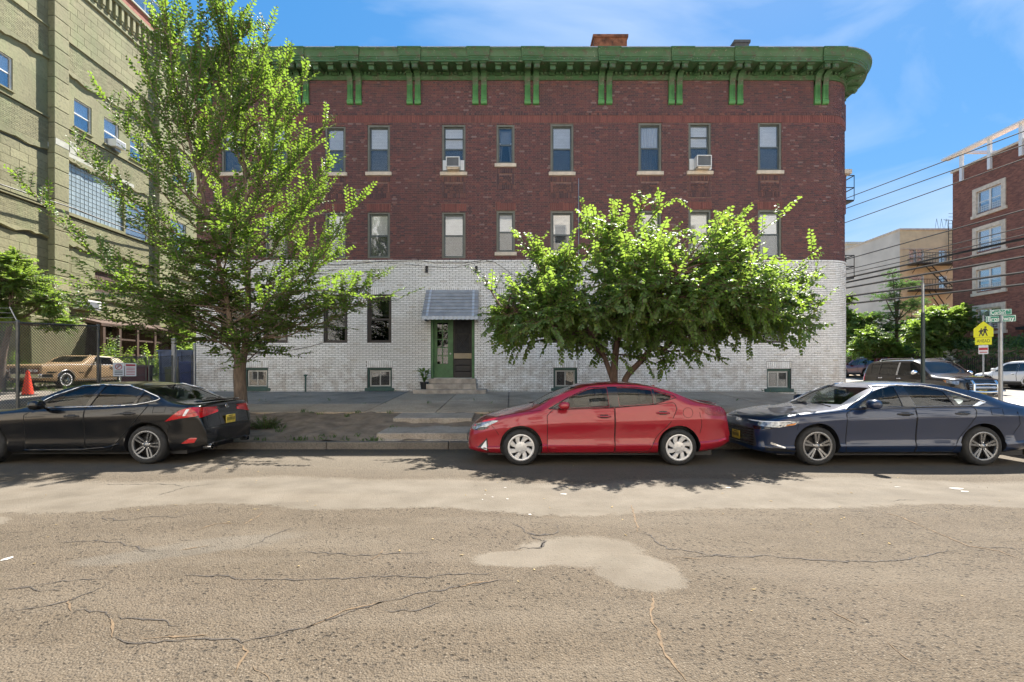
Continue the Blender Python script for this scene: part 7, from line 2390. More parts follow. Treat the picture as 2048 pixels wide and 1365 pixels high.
# ------------------------------------------------------------------ chain link fence and gates of the lot
def chain_link(p0, p1, z0a, z0b, h, pitch=.085, r=.0095):
    """diagonal wires clipped to the panel between two posts"""
    a, b = Vector((*p0, 0)), Vector((*p1, 0)); L = (b - a).length; d = (b - a) / L
    m = MB()
    def P(u, v): 
        q = a + d * u; z = z0a + (z0b - z0a) * u / L
        return (q.x, q.y, z + v)
    n = int((L + h) / pitch)
    nr = Vector((-d.y, d.x, 0)) * .003
    for k in range(1, n):
        s_ = k * pitch
        u0 = max(0, s_ - h); v0 = s_ - u0; u1 = min(L, s_); v1 = s_ - u1
        for flip in (0, 1):
            if flip: A_, B_ = P(L - u0, v0), P(L - u1, v1)
            else: A_, B_ = P(u0, v0), P(u1, v1)
            o_ = nr if flip else -nr
            m.tube([Vector(A_) + o_, Vector(B_) + o_], r, 3, cap=False)
    return m
fence = empty('chain_link_fence', (-13.8, 13.4, walk_z(-13.8, 13.4)))
tag(fence, 'weathered chain link fence with barbed wire arm around the vacant lot', 'fence')
FOF = Vector(fence.location)
def Fn(m, name, mat, smooth=True):
    o = m.build(name, mat, fence, smooth, loc=FOF); o.location = (0, 0, 0); return o
HF = 2.42
posts = [(-13.8, 13.4), (-16.8, 13.4), (-19.8, 13.4), (-22.3, 13.4), (-13.8, 16.0)]
def gz(x, y): return walk_z(x, min(y, 18)) if y < 18.5 else lot_z(y)
for (x, y) in posts:
    z = gz(x, y)
    m = MB(); m.tube([(x, y, z - .1), (x, y, z + HF + .02)], .042, 10); m.lathe([(0, .05), (.03, .045), (.05, .0), (.05, -.03)], (x, y, z + HF + .02), 'z', 10)
    Fn(m, 'post', MT['galv_dark'])
m = MB(); m.tube([(-22.3, 13.4, gz(-22.3, 13.4) + HF), (-13.8, 13.4, gz(-13.8, 13.4) + HF)], .024, 8); m.tube([(-13.8, 13.4, gz(-13.8, 13.4) + HF - .01), (-13.8, 16, gz(-13.8, 16) + HF - .01)], .024, 8)
Fn(m, 'top_rail', MT['galv_dark'])
m = MB()
for (x, y) in posts[:4]: m.tube([(x, y, gz(x, y) + HF), (x - .20, y - .02, gz(x, y) + HF + .42)], .016, 6)
Fn(m, 'barbed_wire_arm', MT['galv'])
m = MB()
for k in range(3):
    t = .3 + .32 * k
    z = gz(-13.8, 13.4) + HF + .42 * t
    P = [(-13.8 - .2 * t - i * .425, 13.4, z + .01 * math.sin(i * 2.1)) for i in range(21)]
    m.tube(P, .006, 4)
    for i in range(60):
        x = -13.8 - .2 * t - i * .14; m.tube([(x - .02, 13.39, z - .03), (x + .02, 13.41, z + .03)], .003, 3, cap=False)
Fn(m, 'barbed_wire', MT['galv'])
for a, b in (((-16.8, 13.4), (-13.8, 13.4)), ((-19.8, 13.4), (-16.8, 13.4)), ((-22.3, 13.4), (-19.8, 13.4)), ((-13.8, 13.4), (-13.8, 16.0))):
    m = chain_link(a, b, gz(*a), gz(*b), HF - .02); o = Fn(m, 'chain_mesh', MT['galv_dark']); o['kind'] = 'stuff'
# low gates between the fence and the building
A_, Bb = Vector((-13.8, 16.0, 0)), Vector((-12.3, 18.35, 0))
def on_gate(px):
    k = (px - 1024) / 960; d = Bb - A_
    t = (k * A_.y - A_.x) / (d.x - k * d.y); return A_ + d * t
def gate(px0, px1, label, h=1.28):
    a, b = on_gate(px0), on_gate(px1)
    z = gz(a.x, a.y) + .06
    g = empty('lot_gate', (a.x, a.y, z)); tag(g, label, 'gate', 'low chain link gates of the lot')
    m = MB()
    P0, P1 = Vector((0, 0, 0)), Vector((b.x - a.x, b.y - a.y, .08))
    up = Vector((0, 0, h))
    m.tube([P0, P0 + up, P1 + up, P1, P0], .026, 8); m.tube([P0 + up * .5, P1 + up * .5], .014, 6)
    m.build('gate_frame', MT['galv_dark'], g, True)
    mm = chain_link((0, 0), (P1.x, P1.y), 0, .08, h); o = mm.build('chain_mesh', MT['galv_dark'], g); o['kind'] = 'stuff'
    return a, b, z
gate(201, 292, 'low chain link gate carrying two small notices beside the tan coupe')
gate(298, 345, 'low chain link gate in front of the blue bins')
gate(356, 384, 'narrow chain link gate panel touching the white brick corner')
for (px, h, r_, lab) in ((348, 2.0, .055, 'tall grey steel gate post standing before the blue bins'), (389, 1.85, .045, 'slim steel gate post against the white brick corner')):
    p = on_gate(px); z = gz(p.x, p.y)
    o = empty('gate_post', (p.x, p.y, z)); tag(o, lab, 'post')
    m = MB()
    if r_ > .05: m.bb(-.06, .06, -.05, .05, 0, h); m.bb(-.075, .075, -.065, .065, h, h + .02)
    else: m.tube([(0, 0, 0), (0, 0, h)], r_, 10)
    m.build('shaft', MT['galv'], o, r_ < .05)
    m = MB(); m.lathe([(0, .04), (.04, .03), (.055, 0), (.055, -.04)], (0, 0, h), 'z', 10); m.build('cap', MT['galv'], o, True)
# notices on the gate
MT['sign_white'] = simple('white_sign_face', (.70, .71, .72), .45, var=.08)
MT['sign_red'] = simple('red_sign_print', (.45, .03, .04), .45)
MT['sign_black'] = simple('black_sign_print', (.02, .02, .022), .45)
def notice(px, py0, py1, w, label, kind):
    p = on_gate(px); d = (Bb - A_).normalized(); nrm = Vector((d.y, -d.x, 0))
    dd = p.y; z1 = 1.6 + (745 - py0) * dd / 960; z0 = 1.6 + (745 - py1) * dd / 960
    q = p + nrm * .05
    rz = math.atan2(d.y, d.x)
    o = empty('notice_sign', (q.x, q.y, z0), rz); tag(o, label, 'sign')
    h = z1 - z0
    m = MB(); m.bb(-w / 2, w / 2, -.004, .004, 0, h); bevel(m.build('sign_plate', MT['sign_white'], o), .003, 1)
    if kind == 'P':
        m = MB(); N = 24
        m.tube([(.09 * math.cos(2 * PI * k / N), -.006, h * .70 + .09 * math.sin(2 * PI * k / N)) for k in range(N + 1)], .011, 4); m.tube([(-.06, -.007, h * .70 - .06), (.06, -.007, h * .70 + .06)], .010, 4)
        m.build('prohibition_ring', MT['sign_red'], o)
        text_mesh('lettering', 'P', .15, MT['sign_black'], o, (0, -.0055, h * .70), (R(90), 0, 0), depth=.001)
        m = MB()
        for k in range(3): m.bb(-w * .36, w * .36, -.0062, -.0042, h * (.12 + .12 * k), h * (.17 + .12 * k))
        m.build('print_line', MT['sign_black'], o)
    else:
        m = MB(); m.bb(-w * .42, w * .42, -.006, -.0042, h * .78, h * .92)
        for k in range(5): m.bb(-w * .38, w * .38, -.006, -.0042, h * (.12 + .12 * k), h * (.165 + .12 * k))
        m.build('print_line', MT['sign_red'], o)
notice(236, 726, 753, .31, 'white no parking notice hanging on the low gate', 'P')
notice(260, 727, 753, .33, 'white notice printed in red on the low gate next to the no parking notice', 'r')
# bins
def wheelie(x, y, col, label, s_=1.0, rz=.3):
    z = gz(x, y)
    o = empty('waste_bin', (x, y, z), rz); tag(o, label, 'bin', 'bins behind the gates')
    m = MB(); m.box((0, 0, .56 * s_), (.50 * s_, .56 * s_, .92 * s_), 0, 1.18); bevel(m.build('bin_body', col, o), .03, 2)
    m = MB(); m.hexa([(-.33 * s_, -.38 * s_, 1.03 * s_), (.33 * s_, -.38 * s_, 1.03 * s_), (.33 * s_, .36 * s_, 1.05 * s_), (-.33 * s_, .36 * s_, 1.05 * s_), (-.31 * s_, -.34 * s_, 1.08 * s_), (.31 * s_, -.34 * s_, 1.08 * s_), (.28 * s_, .34 * s_, 1.15 * s_), (-.28 * s_, .34 * s_, 1.15 * s_)]); bevel(m.build('lid', col, o), .015, 2)
    for sg in (-1, 1):
        m = MB(); m.lathe([(0, -.03), (.11, -.03), (.12, 0), (.11, .03), (0, .03)], (sg * .27 * s_, .25 * s_, .12), 'x', 16); m.build('wheel', MT['black_plastic'], o, True)
blue = simple('blue_bin_plastic', (.03, .05, .22), .5, var=.15); dblue = simple('dusty_blue_steel', (.07, .10, .18), .6, var=.3)
wheelie(-12.95, 19.3, blue, 'blue wheeled bin behind the tall gate post'); wheelie(-13.75, 19.5, simple('olive_bin_plastic', (.10, .11, .03), .5), 'olive green wheeled bin behind the low gate', .8)
sk = empty('waste_skip', (-14.0, 21.2, lot_z(21.2)), .1); tag(sk, 'dusty blue steel skip behind the wheeled bins', 'skip')
m = MB(); m.box((0, 0, .8), (2.2, 1.2, 1.3), 0, 1.05); m.build('skip_body', dblue, sk)
m = MB(); m.bb(-1.2, 1.2, -.68, .68, 1.45, 1.53); 
for k in range(6): m.bb(-1.1 + k * .42, -1.04 + k * .42, -.66, .66, .15, 1.45)
m.build('skip_rib', dblue, sk)
mb_ = empty('storage_box', (-14.75, 18.9, lot_z(18.9)), .35); tag(mb_, 'dark maroon box standing at the tail of the tan coupe', 'box')
mar = simple('maroon_painted_steel', (.10, .012, .016), .6, var=.25)
m = MB(); m.bb(-.42, .42, -.3, .3, 0, .88); bevel(m.build('box_body', mar, mb_), .02, 2)
m = MB(); m.hexa([(-.46, -.34, .882), (.46, -.34, .882), (.46, .34, .882), (-.46, .34, .882), (-.44, -.30, .93), (.44, -.30, .93), (.44, .34, 1.0), (-.44, .34, 1.0)]); m.build('lid', mar, mb_)
# traffic cone
cn = empty('traffic_cone', (-17.2, 17.05, lot_z(17.05))); tag(cn, 'orange traffic cone standing in front of the tan coupe', 'traffic cone')
m = MB(); m.lathe([(.17, .03), (.165, .05), (.045, .86), (.04, .88), (.0, .88)], (0, 0, 0), 'z', 24); m.build('cone', MT['cone_orange'], cn, True)
m = MB(); m.box((0, 0, .017), (.42, .42, .034), .3); bevel(m.build('base', MT['black_plastic'], cn), .01, 1)

# ------------------------------------------------------------------ plants
def weeds(name, spots, seed, label, mat='leaf_grass', h=(.08, .25), n=40, r=.2, wid=.06):
    rg = np.random.default_rng(seed); P, D, N, S = [], [], [], []
    for (x, y, z, k) in spots:
        m = int(n * k)
        a = rg.uniform(0, 6.28, m); q = np.sqrt(rg.uniform(0, 1, m)) * r * k ** .5
        P.append(np.stack([x + q * np.cos(a), y + q * np.sin(a), np.full(m, z)], 1))
        b = rg.uniform(0, 6.28, m); t = rg.uniform(.1, .8, m)
        D.append(np.stack([np.cos(b) * t, np.sin(b) * t, np.ones(m)], 1)); N.append(np.stack([np.sin(b), -np.cos(b), np.full(m, .2)], 1)); S.append(rg.uniform(*h, m))
    o = leaves_mesh(name, np.concatenate(P), np.concatenate(D), np.concatenate(N), np.concatenate(S), MT[mat], None, width=wid * 3, fold=.1, droop=.35)
    o['label'] = label; stuff(o); return o
sp = []
rr = random.Random(4)
for (px, py, k) in ((560, 845, .5), (757, 880, .5), (600, 882, .4), (740, 882, .3), (690, 884, .2), (770, 868, .4), (785, 855, .2), (640, 884, .2)):
    d = 10.2 if py > 875 else (10.6 if py > 860 else 11.2)
    x = (px - 1024) / 960 * d; sp.append((x, d, strip_z(x, d) - .01, k))
for k in range(70):
    x = rr.uniform(-10, 9); y = rr.choice([10.2, 12.7, rr.uniform(10.3, 12.6)])
    if -3 < x < -.9: x -= 2.5
    sp.append((x, y, strip_z(x, y) - .01, rr.uniform(.08, .3)))
for k in range(40):
    x = rr.uniform(-11.5, 11); y = rr.choice([18.40, 18.42, 15.3, 14.55]); sp.append((x, y, walk_z(x, y), rr.uniform(.03, .10)))
weeds('weeds', sp, 2, 'green weeds sprouting along the kerb and planting strip', h=(.04, .13), n=60, r=.22)
# leafy suckers at the foot of the tall tree
def bush(name, x, y, z, r, h, n, leaf, seed, label, mat='leaf_elm', cat='shrub', lw=.6, group=None):
    t = Tree(seed); rg = t.rg; A = np.array
    for i in range(n):
        a = rg.uniform(0, 6.28); q = r * math.sqrt(rg.uniform(.05, 1)); hh = h * rg.uniform(.5, 1) * (1 - .5 * (q / r) ** 2)
        e = A([x + q * math.cos(a), y + q * math.sin(a), z + hh]); s_ = A([x + q * .3 * math.cos(a), y + q * .3 * math.sin(a), z - .03])
        qq = bez(s_, (s_ + e) / 2 + A([0, 0, hh * .25]), e, 7); t.br.tube(qq, list(np.linspace(.008, .003, 7) * max(1, r)), 3, cap=False)
        t.shoot(qq, leaf, leaf * .42, t0=.12, droopdir=.15)
    return t.build(name, (x, y, z), label, cat, MT[mat], MT['bark'], group, width=lw, trunk_name='stem')
bush('shrub', -5.85, 11.35, strip_z(-5.85, 11.35), .55, .36, 55, .055, 3, 'low green weeds and suckers at the foot of the tall street tree', 'leaf_grass')
# potted plant by the door
pt = empty('potted_plant', (fx(848.5) * 18.0 / 18.5, 18.0, .965)); tag(pt, 'leafy green plant in a black pot beside the front steps', 'potted plant')
m = MB(); m.lathe([(0, .0), (.12, 0), (.155, .24), (.17, .24), (.17, .27), (.15, .27), (.14, .22), (0, .22)], (0, 0, 0), 'z', 20); m.build('pot', MT['black_plastic'], pt, True)
rg = np.random.default_rng(6)
n = 34; a = rg.uniform(0, 6.28, n); t_ = rg.uniform(.15, .75, n)
st_h = rg.uniform(.05, .42, n)
P = np.stack([np.cos(a) * .05 + np.cos(a) * st_h * .2, np.sin(a) * .05 + np.sin(a) * st_h * .2, .24 + st_h], 1)
o = leaves_mesh('foliage', P, np.stack([np.cos(a) * t_ * 1.4, np.sin(a) * t_ * 1.4, np.ones(n) * .8], 1), np.stack([-np.cos(a) * .6, -np.sin(a) * .6, np.ones(n)], 1), rg.uniform(.14, .24, n), MT['leaf_mulberry'], pt, width=.5, fold=.2, droop=.35)
m = MB()
for k in range(n): m.tube([(0, 0, .22), tuple(P[k])], .006, 4)
m.build('stem', MT['leaf_grass'], pt)
# plants of the lot
blob_tree('lot_tree', (-19.6, 18.4, lot_z(18.4)), [(-19.2, 18.5, 5.1, 1.5, 1.2, .85), (-18.2, 18.7, 4.3, 1.2, 1.0, .7), (-20.2, 18.4, 4.4, 1.3, 1.1, .9), (-17.8, 18.9, 3.5, .9, .8, .5), (-19.3, 18.4, 5.9, 1.0, .8, .55), (-19.4, 18.2, 3.7, 1.2, 1.0, .6)], 1000, .13, 'small bushy tree leaning over the chain link fence before the warehouse', 'tree', MT['leaf_mulberry'], MT['bark'], 5, .16, 22)
bush('shrub', -20.0, 24.2, lot_z(24), 1.1, 2.6, 60, .16, 8, 'bright green vine bush between the tan coupe and the brown shed', 'leaf_mulberry')
bush('shrub', -19.0, 25.4, lot_z(25), 1.0, 2.2, 50, .16, 9, 'second bright green bush right of the vine behind the tan coupe', 'leaf_mulberry')
bush('shrub', -21.0, 22.6, lot_z(22), .9, 1.1, 45, .13, 10, 'low ivy bush at the foot of the sunlit warehouse wall', 'leaf_elm')
bush('shrub', -21.2, 20.2, lot_z(20), 1.1, 1.9, 60, .13, 12, 'leafy bush beneath the small lot tree at the picture edge', 'leaf_elm')
blob_tree('lot_tree', (-20.2, 29.6, lot_z(29)), [(-20.3, 29.6, 3.6, 1.5, 1.4, 1.2), (-19.2, 28.6, 2.7, 1.0, 1.2, 1.0), (-20.8, 30, 4.6, 1.2, 1.2, .9)], 330, .17, 'dark leafy thicket tree at the back of the lot beside the white brick corner', 'tree', MT['leaf_far'], MT['bark'], 15, .15, 18)
sp = []
for k in range(120):
    x, y = rr.uniform(-21.5, -14.5), rr.uniform(18.2, 25.5); sp.append((x, y, lot_z(y), rr.uniform(.3, 1)))
weeds('grass', sp, 9, 'patchy weedy grass growing in the lot', h=(.06, .22), n=26, r=.45)

# ------------------------------------------------------------------ across the cross street
def far_part(mb, name, mat, par, O, smooth=False):
    o = mb.build(name, mat, par, smooth); o.location = tuple(-Vector(O)); return o
# red brick block
rx = 36.0; zg = broad_z(40) + .1
RBk = brick_mat('brown_red_far_brick', [(0, (.17, .075, .058)), (.5, (.26, .11, .08)), (1, (.33, .145, .10))], stain=.15)
O_ = (rx, 36, zg)
rb_ = empty('brick_block', O_); tag(rb_, 'four storey red brick block with stone window surrounds and white roof frame', 'apartment building')
ye = 39.2; ys_ = 20.0
ztop = 1.6 + (745 - 347) * ye / 960
wl_ = []
for k, pc in enumerate((398, 478, 558, 638, 718)):
    zc = 1.6 + (745 - pc) * 36.2 / 960
    for yy in (36.2, 29.6, 23.4): wl_.append((yy - 1.05, yy + 1.05, zc - .82, zc + .82))
m = MB()
ysx = sorted(set([ys_, ye] + [q for w in wl_ for q in w[:2]])); zsx = sorted(set([zg - .5, ztop] + [q for w in wl_ for q in w[2:]]))
for a, b in zip(ysx[:-1], ysx[1:]):
    for c, d in zip(zsx[:-1], zsx[1:]):
        if any(w[0] < (a + b) / 2 < w[1] and w[2] < (c + d) / 2 < w[3] for w in wl_): continue
        m.quad((rx, b, c), (rx, a, c), (rx, a, d), (rx, b, d)) if False else m.quad((rx, a, c), (rx, b, c), (rx, b, d), (rx, a, d))
m.quad((rx, ye, zg - .5), (rx + 18, ye, zg - .5), (rx + 18, ye, ztop), (rx, ye, ztop)); m.quad((rx + 18, ys_, zg - .5), (rx, ys_, zg - .5), (rx, ys_, ztop), (rx + 18, ys_, ztop)); m.quad((rx, ys_, ztop), (rx + 18, ys_, ztop), (rx + 18, ye, ztop), (rx, ye, ztop))
far_part(m, 'wall', MT['mortar_red'], rb_, O_)
br = Bricks(); br.rows(zg - .4, ztop - .05, .085, (.26,), ys_, ye, wl_, joint=.012)
u0, u1, a, b, o_ = br.arrays(.0, .004, 3)
X = rx - .02 - o_
P = [(X, u0, a), (X, u1, a), (X, u1, b), (X, u0, b)]
V = np.stack([np.stack(np.broadcast_arrays(*p), -1) for p in P], 1).reshape(-1, 3)
F = (np.array([(0, 1, 2, 3)])[None] + (np.arange(len(u0)) * 4)[:, None, None]).reshape(-1, 4)
o = mesh_np('brickwork', V, F, RBk, rb_); o.location = tuple(-Vector(O_)); o['kind'] = 'stuff'
for (a, b, c, d) in wl_:
    m = MB()
    t_ = .30
    m.bb(rx - .10, rx + .15, a - t_ + .1, a + .1, c - .25, d + .3); m.bb(rx - .10, rx + .15, b - .1, b + t_ - .1, c - .25, d + .3); m.bb(rx - .10, rx + .15, a + .1, b - .1, d, d + .3); m.bb(rx - .14, rx + .15, a - t_, b + t_, c - .35, c - .12)
    far_part(m, 'window_surround', MT['stone_sill'], rb_, O_)
    m = MB(); mid = (a + b) / 2
    for (p, q) in ((a + .1, mid), (mid, b - .1)):
        m.bb(rx + .05, rx + .12, p, p + .07, c - .12, d); m.bb(rx + .05, rx + .12, q - .07, q, c - .12, d); m.bb(rx + .05, rx + .12, p + .07, q - .07, d - .07, d); m.bb(rx + .05, rx + .12, p + .07, q - .07, c - .12, c - .05); m.bb(rx + .06, rx + .12, p + .07, q - .07, (c + d) / 2 - .03, (c + d) / 2 + .03)
    wf = far_part(m, 'window', MT['white_vinyl'], rb_, O_)
    for (p, q) in ((a + .17, mid - .07), (mid + .07, b - .17)):
        for (e, f) in ((c - .05, (c + d) / 2 - .03), ((c + d) / 2 + .03, d - .07)):
            m = MB(); m.bb(rx + .08, rx + .085, p, q, e, f); o = m.build('pane', MT['glass'], wf)
        m = MB(); m.bb(rx + .2, rx + .21, p, q, (c + d) / 2 - .1, d); m.build('blind', MT['blind'], wf)
        m = MB()
        for k in range(7): y = p + (q - p) * k / 6; m.tube([(rx + .02, y, c - .1), (rx + .02, y, c + .45)], .014, 4)
        for z in (c - .05, c + .12, c + .28, c + .45): m.tube([(rx + .02, p, z), (rx + .02, q, z)], .014, 4)
        m.build('window_guard', MT['white_vinyl'], wf)
    m = MB(); m.bb(rx + .4, rx + .42, a, b, c - .1, d); m.build('interior', MT['screen'], wf)
m = MB(); m.bb(rx - .12, rx + .3, ys_, ye + .1, ztop, ztop + .15); far_part(m, 'coping', MT['stone_sill'], rb_, O_)
m = MB()
for k in range(8):
    y = ye - .9 - k * 2.25
    m.bb(rx - .22, rx - .03, y - .11, y + .11, ztop - 1.0, ztop + 1.25)
m.bb(rx - .45, rx + .2, ys_, ye + .6, ztop + 1.25, ztop + 1.38); m.bb(rx + .1, rx + 2.6, ye - 1.0, ye - .8, ztop + 1.2, ztop + 1.4)
far_part(m, 'roof_frame', MT['paint_white'], rb_, O_)
m = MB(); m.bb(rx - .35, rx - .05, 24, 34, 3.2, 3.4); m.bb(rx - .35, rx - .05, 22, 34, 4.6, 4.8); far_part(m, 'string_band', MT['iron'], rb_, O_)
# yellow block
yx, yy = 40.4, 50.0; O_ = (yx, yy, 1.3)
yb_ = empty('yellow_block', O_); tag(yb_, 'cream and yellow apartment block with black fire escapes behind the trees', 'apartment building')
yt = 1.6 + (745 - 461) * yy / 960
MT['yellow_paint'] = simple('yellow_painted_brick', (.74, .60, .35), .8, var=.12, scale=1.5, bump=.2); MT['cream_paint'] = simple('cream_stucco', (.64, .585, .50), .85, var=.12, scale=.6)
ytb = 1.6 + (745 - 495) * (yx / ((1722 - 1024) / 960)) / 960
m = MB(); m.quad((yx, yy + 8.5, .5), (yx, yy, .5), (yx, yy, yt), (yx, yy + 8.5, yt)); far_part(m, 'side_wall', MT['cream_paint'], yb_, O_)
def ywin(px0, px1, py0, py1): return (yx + (px0 - 1800) / 960 * yy, yx + (px1 - 1800) / 960 * yy, 1.6 + (745 - py1) * yy / 960, 1.6 + (745 - py0) * yy / 960)
yw = [ywin(1819, 1832, 499, 526), ywin(1834, 1848, 499, 526), ywin(1878, 1894, 500, 527), ywin(1819, 1848, 552, 577), ywin(1878, 1894, 552, 577)]
xsx = sorted(set([yx, yx + 14] + [q for w in yw for q in w[:2]])); zsx = sorted(set([.5, yt] + [q for w in yw for q in w[2:]]))
m = MB()
for a, b in zip(xsx[:-1], xsx[1:]):
    for c, d in zip(zsx[:-1], zsx[1:]):
        if any(w[0] < (a + b) / 2 < w[1] and w[2] < (c + d) / 2 < w[3] for w in yw): continue
        m.quad((a, yy, c), (b, yy, c), (b, yy, d), (a, yy, d))
far_part(m, 'front_wall', MT['yellow_paint'], yb_, O_)
m = MB(); m.quad((yx, yy, yt), (yx + 14, yy, yt), (yx + 14, yy + 8.5, yt), (yx, yy + 8.5, yt)); far_part(m, 'roof', MT['roof'], yb_, O_)
m = MB(); m.bb(yx - .08, yx + 14, yy - .08, yy + .2, yt, yt + .18); m.bb(yx - .08, yx + .2, yy + .2, yy + 8.5, yt, yt + .18); m.bb(yx + .01, yx + 14, yy - .05, yy, yt - 2.0, yt - 1.92); far_part(m, 'coping', MT['stone_sill'], yb_, O_)
for (a, b, c, d) in yw:
    m = MB(); m.bb(a, a + .06, yy + .05, yy + .12, c, d); m.bb(b - .06, b, yy + .05, yy + .12, c, d); m.bb(a + .06, b - .06, yy + .05, yy + .12, d - .06, d); m.bb(a + .06, b - .06, yy + .05, yy + .12, c, c + .06); m.bb(a + .06, b - .06, yy + .06, yy + .11, (c + d) / 2 - .03, (c + d) / 2 + .03)
    wf = far_part(m, 'window', MT['white_vinyl'], yb_, O_)
    m = MB(); m.bb(a, b, yy + .13, yy + .14, c, d); m.build('pane', MT['glass'], wf)
    m = MB(); m.bb(a, b, yy + .3, yy + .31, c, d); m.build('interior', MT['screen'], wf)
def far_escape(z, x0, x1):
    m = MB(); m.bb(x0, x1, yy - 1.1, yy - .05, z - .12, z)
    for h in (.5, 1.0): m.tube([(x0, yy - .05, z + h), (x0, yy - 1.1, z + h), (x1, yy - 1.1, z + h)], .03, 5)
    n = 16
    for k in range(n + 1): x = x0 + (x1 - x0) * k / n; m.tube([(x, yy - 1.1, z), (x, yy - 1.1, z + 1.0)], .018, 4)
    for x in (x0 + .5, x1 - .5): m.tube([(x, yy - 1.0, z), (x, yy - .05, z - .9)], .03, 5)
    far_part(m, 'fire_escape', MT['iron'], yb_, O_)
fz1 = 1.6 + (745 - 530) * yy / 960; fz2 = 1.6 + (745 - 582) * yy / 960
far_escape(fz1, yx + .75, yx + 5.3); far_escape(fz2, yx + .75, yx + 5.3)
m = MB()
for q in (0, .5):
    m.tube([(yx + 2.1 + q * .3, yy - .4 - q, fz1), (yx + 4.5 + q * .3, yy - .4 - q, fz2 + .3)], .05, 5)
    m.tube([(yx + 2.6 + q * .3, yy - .4 - q, fz2), (yx + 4.4 + q * .3, yy - .4 - q, fz2 - 2.6)], .05, 5)
for k in range(10):
    t = k / 9; m.tube([(yx + 2.1 + 2.4 * t, yy - .4, fz1 + (fz2 + .3 - fz1) * t), (yx + 2.25 + 2.4 * t, yy - .9, fz1 + (fz2 + .3 - fz1) * t)], .035, 4)
far_part(m, 'escape_stair', MT['iron'], yb_, O_)
m = MB()
for x in (yx + 4.85, yx + 5.25): m.tube([(x, yy - .25, fz1), (x, yy - .25, yt + .9), (x, yy + .3, yt + 1.2)], .03, 5)
for k in range(16): z = fz1 + k * .35; m.tube([(yx + 4.85, yy - .25, z), (yx + 5.25, yy - .25, z)], .02, 4)
for k in range(3): m.tube([(yx + 3.9 + k * .5, yy + .3, yt), (yx + 4.1 + k * .5, yy + .3, yt + 1.3), (yx + 4.35 + k * .5, yy + .3, yt)], .02, 4)
far_part(m, 'roof_ladder', MT['iron'], yb_, O_)
# pale block further off
m = MB(); m.bb(46, 60, 66, 80, 0, 1.6 + (745 - 489) * 66 / 960); m.bb(45.8, 60.2, 65.8, 80.2, 1.6 + (745 - 489) * 66 / 960, 1.9 + (745 - 489) * 66 / 960)
far_b = m.build('distant_block', MT['cream_paint']); tag(far_b, 'pale distant block just showing beyond the dark brick corner', 'building')
# trees, hedge and blossom
T_ = MT['leaf_far']
blob_tree('pine_tree', (33.6, 42.0, 1.3), [(33.3, 42, 10.2, .9, .8, .6), (34.0, 42, 9.2, 1.8, 1.4, .6), (32.6, 42, 8.2, 1.6, 1.2, .5), (34.4, 42, 7.4, 2.2, 1.5, .5), (32.4, 42, 6.5, 2.0, 1.5, .5), (33.6, 42, 5.5, 2.6, 1.6, .7), (35.6, 42, 7.9, 1.3, 1.0, .4)], 924, 0.175, 'dark layered pine tree standing before the cream block', 'tree', MT['leaf_pine'], MT['bark'], 41, .22, 46, width=.16, twig=.35)
blob_tree('pine_tree', (37.0, 44.5, 1.3), [(37.1, 44.5, 7.6, .7, .7, .8), (37.0, 44.5, 6.2, 1.5, 1.2, .7), (36.5, 44.5, 5.0, 1.8, 1.4, .8)], 396, 0.175, 'small dark conifer behind the rounded green tree near the brick block', 'tree', MT['leaf_pine'], MT['bark'], 43, .16, 40, width=.16, twig=.35)
blob_tree('leafy_tree', (31.6, 44.4, 1.3), [(31.0, 44.4, 6.6, 1.7, 1.5, 1.1), (32.2, 44.4, 5.4, 1.8, 1.5, 1.2), (30.8, 44.4, 4.6, 1.5, 1.5, 1.2), (31.0, 44.4, 8.3, .9, .9, .8)], 442, 0.275, 'green leafy tree emerging behind the white brick corner', 'tree', T_, MT['bark'], 45, .18, 22)
blob_tree('leafy_tree', (33.0, 37.0, 1.2), [(33.0, 37, 5.6, 2.1, 1.6, 1.3), (31.4, 37, 4.7, 1.6, 1.4, 1.3), (34.5, 37, 5.4, 1.7, 1.4, 1.4), (32.6, 37, 3.7, 2.0, 1.5, 1.2), (34.7, 37, 6.3, 1.0, 1.0, .8), (34.4, 37.4, 3.8, 1.4, 1.4, 1.2)], 676, 0.263, 'rounded green tree in front of the red brick block near the yellow school sign', 'tree', T_, MT['bark'], 47, .15, 22)
blob_tree('leafy_tree', (29.8, 40.0, 1.2), [(29.7, 40, 4.5, 1.7, 1.4, 1.1), (28.9, 40, 3.5, 1.4, 1.2, 1.0), (31.2, 40, 3.9, 1.6, 1.2, 1.1), (32.2, 40.2, 3.0, 1.4, 1.2, 1.0), (30.2, 40, 2.9, 1.6, 1.2, .8)], 312, 0.250, 'low bushy tree above the maroon SUV', 'tree', T_, MT['bark'], 49, .12, 22)
blob_tree('blossom_bush', (33.4, 36.6, 1.2), [(33.2, 36.4, 2.7, 1.0, .9, .8), (34.0, 36.4, 2.3, .8, .8, .6)], 70, .20, 'white flowering bush at the edge of the red brick block', 'shrub', MT['leaf_white'], MT['bark'], 51, .08, 14)
blob_tree('leafy_tree', (32.0, 42.6, 1.3), [(32.2, 42.6, 4.0, 2.0, 1.5, 1.3), (30.6, 42.8, 4.8, 1.6, 1.4, 1.4), (33.8, 42.4, 3.6, 1.9, 1.4, 1.2), (31.2, 42.6, 6.2, 1.3, 1.2, .9)], 520, .25, 'broad pale green tree filling the gap beneath the dark pine', 'tree', T_, MT['bark'], 53, .14, 22)
